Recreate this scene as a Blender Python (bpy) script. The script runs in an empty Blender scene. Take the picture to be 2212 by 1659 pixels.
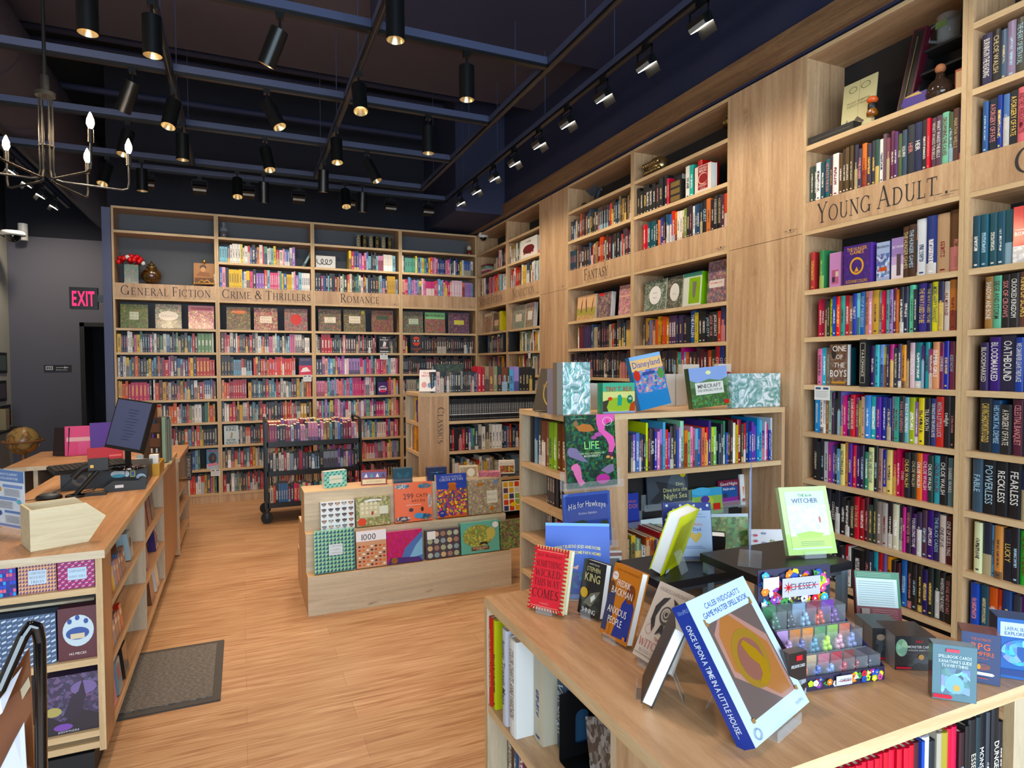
import bpy, math, random
from mathutils import Vector, Matrix
R = math.radians
SC = bpy.context.scene
COLL = SC.collection
# ---------------------------------------------------------------- camera
CAM = Vector((-2.8391, -7.6715, 1.55))
F_PX = 1341.125
_yaw, _pitch, _roll = -0.4101, -0.0326, -0.0038
def _axes():
    cy, sy = math.cos(_yaw), math.sin(_yaw)
    F = Vector((-sy*math.cos(_pitch), cy*math.cos(_pitch), math.sin(_pitch)))
    r = Vector((cy, sy, 0)); u = r.cross(F)
    return (r*math.cos(_roll)+u*math.sin(_roll), -r*math.sin(_roll)+u*math.cos(_roll), F)
RX, UX, FX = _axes()
cam_d = bpy.data.cameras.new('camera'); cam = bpy.data.objects.new('camera', cam_d); COLL.objects.link(cam)
cam.matrix_world = Matrix(((RX.x, UX.x, -FX.x, CAM.x), (RX.y, UX.y, -FX.y, CAM.y), (RX.z, UX.z, -FX.z, CAM.z), (0, 0, 0, 1)))
cam_d.sensor_width = 36; cam_d.lens = 36*F_PX/2212; cam_d.clip_start = .02
SC.camera = cam
# ---------------------------------------------------------------- daylight, exposure
SC.view_settings.view_transform = 'Standard'; SC.view_settings.look = 'None'
SC.view_settings.gamma = 1; SC.view_settings.use_curve_mapping = False
SC.view_settings.exposure = 0.62
W = bpy.data.worlds.new('daylight'); SC.world = W; W.use_nodes = True
bg = W.node_tree.nodes['Background']; bg.inputs[0].default_value = (.70, .86, 1, 1); bg.inputs[1].default_value = 6.3
SC.cycles.max_bounces = 6; SC.cycles.diffuse_bounces = 4; SC.cycles.glossy_bounces = 3; SC.cycles.transmission_bounces = 6
SC.cycles.transparent_max_bounces = 12; SC.cycles.caustics_reflective = False; SC.cycles.caustics_refractive = False
SC.cycles.sample_clamp_indirect = 4; SC.cycles.use_denoising = True
def area_light(name, loc, rot, sx, sy, power, col, portal=False):
    d = bpy.data.lights.new(name, 'AREA'); d.shape = 'RECTANGLE'; d.size = sx; d.size_y = sy; d.energy = power; d.color = col
    if portal: d.cycles.is_portal = True
    o = bpy.data.objects.new(name, d); COLL.objects.link(o); o.location = loc; o.rotation_euler = rot; return o
# sky portal in the shop window behind the camera
area_light('window_portal', (-2.6, -9.45, 1.75), (R(90), 0, 0), 5.2, 2.9, 10, (1, 1, 1), True)
LAMP_W = 34; WASH_W = 14
WARM = (1, .80, .58); WARM2 = (1, .86, .68)
def spot(name, loc, target, power, ang=95, blend=.9, col=WARM, rad=.04, parent=None):
    d = bpy.data.lights.new(name, 'SPOT'); d.energy = power; d.spot_size = R(ang); d.spot_blend = blend; d.color = col; d.shadow_soft_size = rad
    o = bpy.data.objects.new(name, d); COLL.objects.link(o); o.location = loc
    o.rotation_euler = (Vector(target)-Vector(loc)).to_track_quat('-Z', 'Y').to_euler(); return o
# ---------------------------------------------------------------- pixel -> point
def ray(u, v): return FX + RX*((u-1106)/F_PX) - UX*((v-829.5)/F_PX)
def at(u, v, x=None, y=None, z=None):
    d = ray(u, v)
    t = (z-CAM.z)/d.z if z is not None else (x-CAM.x)/d.x if x is not None else (y-CAM.y)/d.y
    return CAM+d*t
def pix(p):
    q = Vector(p)-CAM; z = q.dot(FX)
    return 1106+F_PX*q.dot(RX)/z, 829.5-F_PX*q.dot(UX)/z, z
def rect(bl, br, tl, z):
    a = at(*bl, z=z); b = at(*br, z=z); d = b-a; w = d.length; e = d/w; n = Vector((e.y, -e.x, 0))
    r = ray(*tl); t = (a-CAM).dot(e)/r.dot(e); q = CAM+r*t-a; back = -q.dot(n)
    return a, math.atan2(e.y, e.x), w, math.hypot(back, q.z), math.atan2(back, q.z)
# ---------------------------------------------------------------- colours, materials
def s2l(c): return c/12.92 if c <= .04045 else ((c+.055)/1.055)**2.4
_hc = {}
def hx(h):
    if not isinstance(h, str): return h
    if h not in _hc: _hc[h] = tuple(s2l(int(h[i:i+2], 16)/255) for i in (0, 2, 4))
    return _hc[h]
MATS = {}
def mat(name):
    m = bpy.data.materials.new(name); m.use_nodes = True; MATS[name] = m
    nt = m.node_tree; return m, nt, nt.nodes['Principled BSDF']
def simple(name, col, rough=.5, metal=0, **kw):
    m, nt, b = mat(name); b.inputs['Base Color'].default_value = (*hx(col), 1); b.inputs['Roughness'].default_value = rough; b.inputs['Metallic'].default_value = metal
    for k, v in kw.items(): b.inputs[k.replace('_', ' ')].default_value = v
    return m
def N(nt, t, **kw):
    n = nt.nodes.new(t)
    for k, v in kw.items():
        if k.startswith('i_'): n.inputs[k[2:].replace('_', ' ')].default_value = v
        else: setattr(n, k, v)
    return n
def ramp(nt, stops):
    r = N(nt, 'ShaderNodeValToRGB'); e = r.color_ramp.elements
    while len(e) < len(stops): e.new(.5)
    for k, (p, c) in zip(e, stops): k.position = p; k.color = (*hx(c), 1)
    return r
def wood(name, axis, cols, scale=1.0, rough=.45, knots=True):
    m, nt, b = mat(name); L = nt.links.new
    tc = N(nt, 'ShaderNodeTexCoord'); mp = N(nt, 'ShaderNodeMapping'); s = [15*scale]*3; s[axis] = .9*scale
    mp.inputs['Scale'].default_value = s; L(tc.outputs['Object'], mp.inputs[0])
    n1 = N(nt, 'ShaderNodeTexNoise'); n1.inputs['Scale'].default_value = 1.0; n1.inputs['Detail'].default_value = 7; n1.inputs['Roughness'].default_value = .62; n1.inputs['Distortion'].default_value = 1.6; L(mp.outputs[0], n1.inputs[0])
    mp2 = N(nt, 'ShaderNodeMapping'); s2 = [150*scale]*3; s2[axis] = 6*scale; mp2.inputs['Scale'].default_value = s2; L(tc.outputs['Object'], mp2.inputs[0])
    n2 = N(nt, 'ShaderNodeTexNoise'); n2.inputs['Detail'].default_value = 3; L(mp2.outputs[0], n2.inputs[0])
    mix = N(nt, 'ShaderNodeMix', data_type='FLOAT'); mix.inputs[0].default_value = .35; L(n1.outputs[0], mix.inputs[2]); L(n2.outputs[0], mix.inputs[3])
    r = ramp(nt, [(.36, cols[0]), (.5, cols[1]), (.62, cols[2])]); L(mix.outputs[0], r.inputs[0])
    out = r.outputs[0]
    if knots:
        mp3 = N(nt, 'ShaderNodeMapping'); s3 = [9]*3; s3[axis] = 3.2; mp3.inputs['Scale'].default_value = s3; L(tc.outputs['Object'], mp3.inputs[0])
        v = N(nt, 'ShaderNodeTexNoise'); v.inputs['Scale'].default_value = 1.3; v.inputs['Detail'].default_value = 6; v.inputs['Roughness'].default_value = .7; L(mp3.outputs[0], v.inputs[0])
        rk = ramp(nt, [(.62, 'ffffff'), (.74, 'a08468')]); L(v.outputs[0], rk.inputs[0])
        mx = N(nt, 'ShaderNodeMix', data_type='RGBA', blend_type='MULTIPLY'); mx.inputs[0].default_value = .8; L(out, mx.inputs[6]); L(rk.outputs[0], mx.inputs[7]); out = mx.outputs[2]
    L(out, b.inputs['Base Color']); b.inputs['Roughness'].default_value = rough
    return m
WC = ('9c7857', 'b5926d', 'c7a681')
for i, a in enumerate('xyz'):
    wood('wood_'+a, i, WC); wood('grey_wood_'+a, i, ('a8987f', 'bba98d', 'cabaa0')); wood('oak_'+a, i, ('8f6440', 'a87b52', 'b98d64'), 1.3, .38, False)  # greyer variant: the same wood with cool daylight put into its colour
wood('edge_x', 0, ('b39468', 'c4a67c', 'd2b78f'), 1, .5, False); wood('edge_y', 1, ('b39468', 'c4a67c', 'd2b78f'), 1, .5, False); wood('edge_z', 2, ('ab8c62', 'bd9f76', 'ccb188'), 1, .5, False)
wood('table_y', 1, ('9d7350', 'b3875f', 'c39870'), 1.0, .4); wood('trim_wood', 1, ('5e452f', '7a5b3e', '8d6d4c'), 1.1, .5, False)
wood('pale_pine', 0, ('b8a984', 'c6b896', 'd0c4a4'), 1.6, .6, False)
def floor_mat():
    m, nt, b = mat('plank_floor'); L = nt.links.new
    tc = N(nt, 'ShaderNodeTexCoord'); mp = N(nt, 'ShaderNodeMapping'); L(tc.outputs['Object'], mp.inputs[0])
    br = N(nt, 'ShaderNodeTexBrick'); br.offset = .37; br.inputs['Scale'].default_value = 1; br.inputs['Brick Width'].default_value = 1.2; br.inputs['Row Height'].default_value = .15
    br.inputs['Mortar Size'].default_value = .0012; br.inputs['Mortar Smooth'].default_value = .6; br.inputs['Color1'].default_value = (*hx('aa8662'), 1); br.inputs['Color2'].default_value = (*hx('b5916f'), 1); br.inputs['Mortar'].default_value = (*hx('8b6344'), 1)
    L(mp.outputs[0], br.inputs[0])
    m2 = N(nt, 'ShaderNodeMapping'); m2.inputs['Scale'].default_value = (2.2, 38, 38); L(tc.outputs['Object'], m2.inputs[0])
    n = N(nt, 'ShaderNodeTexNoise'); n.inputs['Scale'].default_value = 1; n.inputs['Detail'].default_value = 6; n.inputs['Distortion'].default_value = 1.5; L(m2.outputs[0], n.inputs[0])
    r = ramp(nt, [(.32, 'c8ab92'), (.5, 'e8dccf'), (.7, 'ffffff')]); L(n.outputs[0], r.inputs[0])
    mx = N(nt, 'ShaderNodeMix', data_type='RGBA', blend_type='MULTIPLY'); mx.inputs[0].default_value = 1; L(br.outputs[0], mx.inputs[6]); L(r.outputs[0], mx.inputs[7])
    L(mx.outputs[2], b.inputs['Base Color']); b.inputs['Roughness'].default_value = .42
floor_mat()
def print_mat(name, rough, coat=0):
    """printed paper or card: colour per face, spine lettering and busy artwork drawn from per-face data"""
    m, nt, b = mat(name); L = nt.links.new
    def math_(op, a, bb=None, c=None):
        n = N(nt, 'ShaderNodeMath', operation=op)
        for i, x in enumerate((a, bb, c)):
            if x is None: continue
            if isinstance(x, (int, float)): n.inputs[i].default_value = x
            else: L(x, n.inputs[i])
        return n.outputs[0]
    c1 = N(nt, 'ShaderNodeAttribute', attribute_name='Col'); c2 = N(nt, 'ShaderNodeAttribute', attribute_name='Col2')
    uv = N(nt, 'ShaderNodeUVMap', uv_map='UVMap'); sep = N(nt, 'ShaderNodeSeparateXYZ'); L(uv.outputs[0], sep.inputs[0])
    u, v = sep.outputs[0], sep.outputs[1]; seed = c1.outputs['Alpha']; busy = c2.outputs['Alpha']
    # busy artwork
    tc = N(nt, 'ShaderNodeTexCoord'); ns = N(nt, 'ShaderNodeTexNoise'); ns.inputs['Scale'].default_value = 30; ns.inputs['Detail'].default_value = 2
    off = N(nt, 'ShaderNodeVectorMath', operation='ADD'); L(tc.outputs['Object'], off.inputs[0])
    cb = N(nt, 'ShaderNodeCombineXYZ'); L(math_('MULTIPLY', seed, 37.0), cb.inputs[0]); L(math_('MULTIPLY', seed, 11.0), cb.inputs[2]); L(cb.outputs[0], off.inputs[1])
    L(off.outputs[0], ns.inputs[0])
    ad = N(nt, 'ShaderNodeVectorMath', operation='MULTIPLY_ADD'); L(ns.outputs['Color'], ad.inputs[0]); ad.inputs[1].default_value = (.02, .02, .02); L(off.outputs[0], ad.inputs[2])
    vo = N(nt, 'ShaderNodeTexVoronoi'); vo.inputs['Scale'].default_value = 85; L(ad.outputs[0], vo.inputs[0])
    sc = N(nt, 'ShaderNodeSeparateColor'); L(vo.outputs['Color'], sc.inputs[0])
    mixa = N(nt, 'ShaderNodeMix', data_type='RGBA'); L(math_('GREATER_THAN', sc.outputs[0], .52), mixa.inputs[0]); L(c1.outputs['Color'], mixa.inputs[6]); L(c2.outputs['Color'], mixa.inputs[7])
    hs = N(nt, 'ShaderNodeHueSaturation'); L(math_('MULTIPLY_ADD', sc.outputs[1], .2, .4), hs.inputs['Hue']); L(math_('MULTIPLY_ADD', sc.outputs[2], 1.1, .4), hs.inputs['Value']); L(mixa.outputs[2], hs.inputs['Color'])
    art = N(nt, 'ShaderNodeMix', data_type='RGBA'); L(busy, art.inputs[0]); L(c1.outputs['Color'], art.inputs[6]); L(hs.outputs[0], art.inputs[7])
    # spine lettering : uv is in units (across 0..1, metres up the spine)
    cu = math_('ABSOLUTE', math_('SUBTRACT', u, .5))
    nz = N(nt, 'ShaderNodeTexNoise'); nz.inputs['Scale'].default_value = 1; nz.inputs['Detail'].default_value = 1
    c3 = N(nt, 'ShaderNodeCombineXYZ'); L(math_('MULTIPLY', u, 3.2), c3.inputs[0]); L(math_('MULTIPLY', v, 330), c3.inputs[1]); L(math_('MULTIPLY', seed, 91), c3.inputs[2]); L(c3.outputs[0], nz.inputs[0])
    stroke = math_('GREATER_THAN', nz.outputs[0], .47)
    lo = math_('MULTIPLY_ADD', seed, .03, .045); hi = math_('MULTIPLY_ADD', seed, -.03, .165)
    wid = math_('MULTIPLY_ADD', math_('FRACT', math_('MULTIPLY', seed, 7.7)), .16, .13)
    t = math_('MULTIPLY', math_('MULTIPLY', stroke, math_('LESS_THAN', cu, wid)), math_('MULTIPLY', math_('GREATER_THAN', v, lo), math_('LESS_THAN', v, hi)))
    logo = math_('MULTIPLY', math_('LESS_THAN', cu, .2), math_('MULTIPLY', math_('GREATER_THAN', v, .012), math_('LESS_THAN', v, .019)))
    t = math_('MAXIMUM', t, logo)
    valid = math_('MULTIPLY', math_('GREATER_THAN', u, -.01), math_('LESS_THAN', math_('FRACT', math_('MULTIPLY', seed, 3.3)), .93))
    t = math_('MULTIPLY', t, valid)
    # colour band on some spines
    f5 = math_('FRACT', math_('MULTIPLY', seed, 5.3)); top = math_('MULTIPLY_ADD', seed, .1, .03)
    band = math_('MULTIPLY', math_('MULTIPLY', math_('LESS_THAN', f5, .22), math_('LESS_THAN', v, top)), math_('GREATER_THAN', u, -.01))
    bm = N(nt, 'ShaderNodeMix', data_type='RGBA'); L(math_('MULTIPLY', band, .75), bm.inputs[0]); L(art.outputs[2], bm.inputs[6]); L(c2.outputs['Color'], bm.inputs[7])
    fm = N(nt, 'ShaderNodeMix', data_type='RGBA'); L(t, fm.inputs[0]); L(bm.outputs[2], fm.inputs[6]); L(c2.outputs['Color'], fm.inputs[7])
    ink = N(nt, 'ShaderNodeHueSaturation'); ink.inputs['Saturation'].default_value = 1.12; ink.inputs['Value'].default_value = .84; L(fm.outputs[2], ink.inputs['Color'])
    L(ink.outputs[0], b.inputs['Base Color']); b.inputs['Roughness'].default_value = rough
    if coat: b.inputs['Coat Weight'].default_value = coat; b.inputs['Coat Roughness'].default_value = .12
print_mat('print', .42); print_mat('gloss_print', .3, .7)
simple('pages', 'd9cfb8', .8); simple('white_pages', 'e6e6e2', .8)
simple('navy', '1f2542', .75); simple('navy_beam', '363f5c', .55); simple('black_void', '14151c', .9); simple('duct', '46424e', .55, .2)
simple('slate_wall', '5c5b66', .8); simple('dark_wall', '151724', .85); simple('cream_wall', 'b5b2a6', .8); simple('partition', '545c78', .8)
simple('back_panel', '1f1e20', .75); simple('back_panel_lit', '52565c', .8); simple('black_metal', '101113', .35, .2); simple('black', '0d0e10', .5); simple('gloss_black', '08080a', .08, 0, Coat_Weight=.6)  # second panel colour: back panel of the back-wall bays with light put in
simple('lamp_black', '17191a', .32, .5); simple('reflector', 'd8c49a', .3, .9); simple('steel', '9fb0bc', .35, .8); simple('dull_steel', '4a4d52', .5, .5)
simple('gold', 'c8a050', .3, .9); simple('brass', 'a08a5c', .25, .9); simple('dark_brass', '6e5a3a', .4, .8); simple('rubber', '141414', .7); simple('white_plastic', 'd8d8d4', .4)
simple('lettering', '241f22', .6); simple('riser_black', '16161a', .38); simple('riser_steel', '93a9b8', .4, .6); simple('mat_rubber', '37322f', .8)
simple('fridge_black', '1a2027', .4); simple('gray_sticker', '9aa', .5) if False else None
simple('copper', '6b3c20', .15, .3, Coat_Weight=.5); simple('terracotta', 'c8541c', .4); simple('cork', 'a86a42', .8); simple('burgundy', '4a0f20', .45); simple('globe_stand', '8a5a32', .5)
def emit(name, col, st):
    m, nt, b = mat(name); b.inputs['Base Color'].default_value = (*hx(col), 1); b.inputs['Emission Color'].default_value = (*hx(col), 1); b.inputs['Emission Strength'].default_value = st
emit('bulb_glow', 'ffd9a0', 28); emit('lamp_glow', 'ffe2b8', 16); emit('exit_red', 'ff1850', 1.6); emit('screen', '353b55', .22); emit('washer_glow', 'fff0d8', 14)
def glassy(name, col, rough, alpha):
    m, nt, b = mat(name); b.inputs['Base Color'].default_value = (*hx(col), 1); b.inputs['Roughness'].default_value = rough; b.inputs['Alpha'].default_value = alpha; b.inputs['Specular IOR Level'].default_value = .8
glassy('acrylic', 'dde8ee', .05, .1); glassy('clear_box', 'dfe6ee', .06, .10); glassy('shrink_wrap', 'e6f2fa', .1, .3); glassy('dark_glass', '3a2a20', .08, .7); glassy('glass', 'cfe0e8', .03, .13)
def mat_carpet():
    m, nt, b = mat('mat_pile'); L = nt.links.new; n = N(nt, 'ShaderNodeTexNoise'); n.inputs['Scale'].default_value = 1; n.inputs['Detail'].default_value = 6
    tc = N(nt, 'ShaderNodeTexCoord'); mp = N(nt, 'ShaderNodeMapping'); mp.inputs['Scale'].default_value = (60, 330, 1); mp.inputs['Rotation'].default_value = (0, 0, .2); L(tc.outputs['Object'], mp.inputs[0]); L(mp.outputs[0], n.inputs[0])
    r = ramp(nt, [(.35, '35302d'), (.55, '5a534e'), (.75, '8c8580')]); L(n.outputs[0], r.inputs[0]); L(r.outputs[0], b.inputs['Base Color']); b.inputs['Roughness'].default_value = .9
mat_carpet()
def mat_globe():
    m, nt, b = mat('globe_map'); L = nt.links.new; n = N(nt, 'ShaderNodeTexNoise'); n.inputs['Scale'].default_value = 9; n.inputs['Detail'].default_value = 5
    tc = N(nt, 'ShaderNodeTexCoord'); L(tc.outputs['Object'], n.inputs[0]); r = ramp(nt, [(.45, 'b08a50'), (.52, '6e5a34'), (.6, 'b8783c')]); L(n.outputs[0], r.inputs[0]); L(r.outputs[0], b.inputs['Base Color']); b.inputs['Roughness'].default_value = .25
mat_globe()
def mat_foil():
    m, nt, b = mat('foil_wrap'); L = nt.links.new; n = N(nt, 'ShaderNodeTexNoise'); n.inputs['Scale'].default_value = 16; n.inputs['Detail'].default_value = 5; n.inputs['Distortion'].default_value = 2.5
    tc = N(nt, 'ShaderNodeTexCoord'); L(tc.outputs['Object'], n.inputs[0]); r = ramp(nt, [(.4, '6fa39a'), (.52, 'a9c9cc'), (.6, 'e6f1f6')]); L(n.outputs[0], r.inputs[0]); L(r.outputs[0], b.inputs['Base Color'])
    bp = N(nt, 'ShaderNodeBump'); bp.inputs['Strength'].default_value = .6; bp.inputs['Distance'].default_value = .01; L(n.outputs[0], bp.inputs['Height']); L(bp.outputs[0], b.inputs['Normal'])
    b.inputs['Roughness'].default_value = .18; b.inputs['Metallic'].default_value = .35
mat_foil()
# ---------------------------------------------------------------- mesh builder
Z = Vector((0, 0, 1))
class M:
    def __init__(s): s.V = []; s.F = []; s.MI = []; s.C = []; s.C2 = []; s.UV = []; s.ms = []; s.sm = []; s.T = None; s.D = {}
    def mi(s, m):
        if m not in s.ms: s.ms.append(m)
        return s.ms.index(m)
    def face(s, pts, col='808080', m='print', c2=None, seed=.5, busy=0., uv=None, smooth=False):
        b = len(s.V); idx = []
        for p in pts:
            p = s.T @ Vector(p) if s.T else Vector(p)
            if smooth:
                k = (round(p.x, 5), round(p.y, 5), round(p.z, 5)); i = s.D.get(k)
                if i is None: i = s.D[k] = len(s.V); s.V.append(p)
                idx.append(i)
            else: idx.append(len(s.V)); s.V.append(p)
        if len(set(idx)) < len(idx): idx = list(dict.fromkeys(idx))
        if len(idx) < 3: return
        s.F.append(tuple(idx)); s.MI.append(s.mi(m)); s.sm.append(smooth)
        s.C.append((*hx(col), seed)); s.C2.append((*hx(c2 if c2 is not None else col), busy)); s.UV.append(uv)
    def box(s, x0, y0, z0, x1, y1, z1, m='print', col='808080', skip='', fm=None, **k):
        p = [(x0, y0, z0), (x1, y0, z0), (x1, y1, z0), (x0, y1, z0), (x0, y0, z1), (x1, y0, z1), (x1, y1, z1), (x0, y1, z1)]
        for n, q in (('f', (0, 1, 5, 4)), ('r', (1, 2, 6, 5)), ('b', (2, 3, 7, 6)), ('l', (3, 0, 4, 7)), ('t', (4, 5, 6, 7)), ('d', (3, 2, 1, 0))):
            if n in skip: continue
            s.face([p[i] for i in q], col, (fm or {}).get(n, m), **k)
        return s
    def cyl(s, p0, p1, r0, r1=None, n=16, caps=(1, 1), m='print', col='808080', **k):
        p0 = Vector(p0); p1 = Vector(p1); r1 = r0 if r1 is None else r1; d = (p1-p0).normalized()
        a = d.orthogonal().normalized(); b = d.cross(a)
        c = [a*math.cos(2*math.pi*i/n)+b*math.sin(2*math.pi*i/n) for i in range(n)]
        for i in range(n):
            j = (i+1) % n; s.face([p0+c[i]*r0, p0+c[j]*r0, p1+c[j]*r1, p1+c[i]*r1], col, m, smooth=True, **k)
        if caps[0]: s.face([p0+c[i]*r0 for i in reversed(range(n))], col, m, **k)
        if caps[1]: s.face([p1+c[i]*r1 for i in range(n)], col, m, **k)
        return s
    def tube(s, pts, r, n=8, **k):
        for a, b in zip(pts, pts[1:]): s.cyl(a, b, r, n=n, **k)
        for p in pts[1:-1]: s.ball(p, r, 6, 4, **k)
        return s
    def lathe(s, prof, c=(0, 0, 0), n=18, m='print', col='808080', sx=1, sy=1, **k):
        c = Vector(c)
        def pt(r, z, i): a = 2*math.pi*i/n; return c+Vector((r*math.cos(a)*sx, r*math.sin(a)*sy, z))
        for (r0, z0), (r1, z1) in zip(prof, prof[1:]):
            for i in range(n):
                q = [pt(r0, z0, i), pt(r0, z0, i+1), pt(r1, z1, i+1), pt(r1, z1, i)]
                if r0 < 1e-5: q = q[1:] if False else [q[0], q[2], q[3]]
                elif r1 < 1e-5: q = q[:3]
                s.face(q, col, m, smooth=True, **k)
        return s
    def ball(s, c, r, n=14, k_=8, sx=1, sy=1, sz=1, **k):
        return s.lathe([(r*math.sin(math.pi*i/k_), -r*sz*math.cos(math.pi*i/k_)) for i in range(k_+1)], c, n, sx=sx, sy=sy, **k)
    def prism(s, poly, d, m='print', col='808080', **k):
        """poly: list of 3d points (ccw seen from front), d: extrusion vector to the back"""
        P = [Vector(p) for p in poly]; d = Vector(d); n = len(P)
        s.face(P, col, m, **k); s.face([p+d for p in reversed(P)], col, m, **k)
        for i in range(n): j = (i+1) % n; s.face([P[j], P[i], P[i]+d, P[j]+d], col, m, **k)
        return s
    def text(s, t, o, ex, ey, size, col='ffffff', m='print', maxw=None, align='c', bold=0, squash=1, arc=0, serif=False):
        o, ex, ey = Vector(o), Vector(ex), Vector(ey); gl = []; x = 0
        for ch in t:
            sc = size
            if serif:
                if ch == ' ': x += .32*size; continue
                big = ch.isupper() or ch == '&'; sc = size if big else size*.78; tris, adv = serif_glyph(ch.upper())
            else:
                if ch == ' ': x += .3*size*squash; continue
                tris, adv = glyph(ch, bold)
            gl.append((x, tris, sc)); x += adv*sc*squash
        w = x; f = 1
        if maxw and w > maxw: f = maxw/w
        x0 = {'c': -w*f/2, 'l': 0, 'r': -w*f}[align]
        for gx, tris, sc in gl:
            for tri in tris:
                q = []
                for (px, py) in tri:
                    X = x0+(gx+px*sc*squash)*f; Y = py*sc
                    if arc: Y += arc*(1-(2*X/max(w*f, 1e-6))**2)
                    q.append(o+ex*X+ey*Y)
                s.face(q, col, m, uv=None)
        return w*f
    def build(s, name, parent=None, loc=None, rot=None):
        me = bpy.data.meshes.new(name); me.from_pydata([tuple(v) for v in s.V], [], s.F)
        for mm in s.ms: me.materials.append(MATS[mm])
        me.polygons.foreach_set('material_index', s.MI); me.polygons.foreach_set('use_smooth', s.sm)
        if any(x in ('print', 'gloss_print') for x in s.ms):
            a1 = me.color_attributes.new('Col', 'FLOAT_COLOR', 'CORNER'); a2 = me.color_attributes.new('Col2', 'FLOAT_COLOR', 'CORNER'); uv = me.uv_layers.new(name='UVMap')
            f1 = []; f2 = []; f3 = []
            for f, c, c2, u in zip(s.F, s.C, s.C2, s.UV):
                for i in range(len(f)): f1 += c; f2 += c2; f3 += (u[i] if u else (-1, -1))
            a1.data.foreach_set('color', f1); a2.data.foreach_set('color', f2); uv.data.foreach_set('uv', f3)
        me.update(); o = bpy.data.objects.new(name, me); COLL.objects.link(o)
        if loc is not None: o.location = loc
        if rot is not None: o.rotation_euler = rot
        if parent: o.parent = parent
        return o
# ---------------------------------------------------------------- lettering
_g = {}
def glyph(ch, bold=0):
    k = (ch, bold)
    if k not in _g:
        cu = bpy.data.curves.new('g', 'FONT'); cu.body = ch; cu.size = 1.38; cu.resolution_u = 2; cu.offset = .012*bold; cu.fill_mode = 'FRONT'
        ob = bpy.data.objects.new('g', cu); me = ob.to_mesh(); me.calc_loop_triangles()
        vs = [(v.co.x, v.co.y) for v in me.vertices]; x0 = min([v[0] for v in vs] or [0]); x1 = max([v[0] for v in vs] or [.3])
        tris = [[(vs[i][0]-x0+.03, vs[i][1]) for i in t.vertices] for t in me.loop_triangles]
        _g[k] = (tris, x1-x0+.11); ob.to_mesh_clear(); bpy.data.objects.remove(ob); bpy.data.curves.remove(cu)
    return _g[k]
TK, TN = .115, .045
def _ln(x0, y0, x1, y1, w):
    dx, dy = x1-x0, y1-y0; l = math.hypot(dx, dy); nx, ny = -dy/l*w/2, dx/l*w/2
    return [[(x0+nx, y0+ny), (x0-nx, y0-ny), (x1-nx, y1-ny)], [(x0+nx, y0+ny), (x1-nx, y1-ny), (x1+nx, y1+ny)]]
def _arc(cx, cy, rx, ry, a0, a1, n=18):
    o = []; P = []
    for i in range(n+1):
        a = R(a0+(a1-a0)*i/n); w = TN+(TK-TN)*abs(math.cos(a))**1.5
        P.append(((cx+(rx-w/2)*math.cos(a), cy+(ry-w/2)*math.sin(a)), (cx+(rx+w/2)*math.cos(a), cy+(ry+w/2)*math.sin(a))))
    for (a, b), (c, d) in zip(P, P[1:]): o += [[a, b, d], [a, d, c]]
    return o
def _st(x, y0=0, y1=1, w=TK, top=1, bot=1):
    o = _ln(x, y0, x, y1, w)
    if bot: o += _ln(x-.15, y0+.02, x+.15, y0+.02, .04)
    if top: o += _ln(x-.15, y1-.02, x+.15, y1-.02, .04)
    return o
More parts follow.
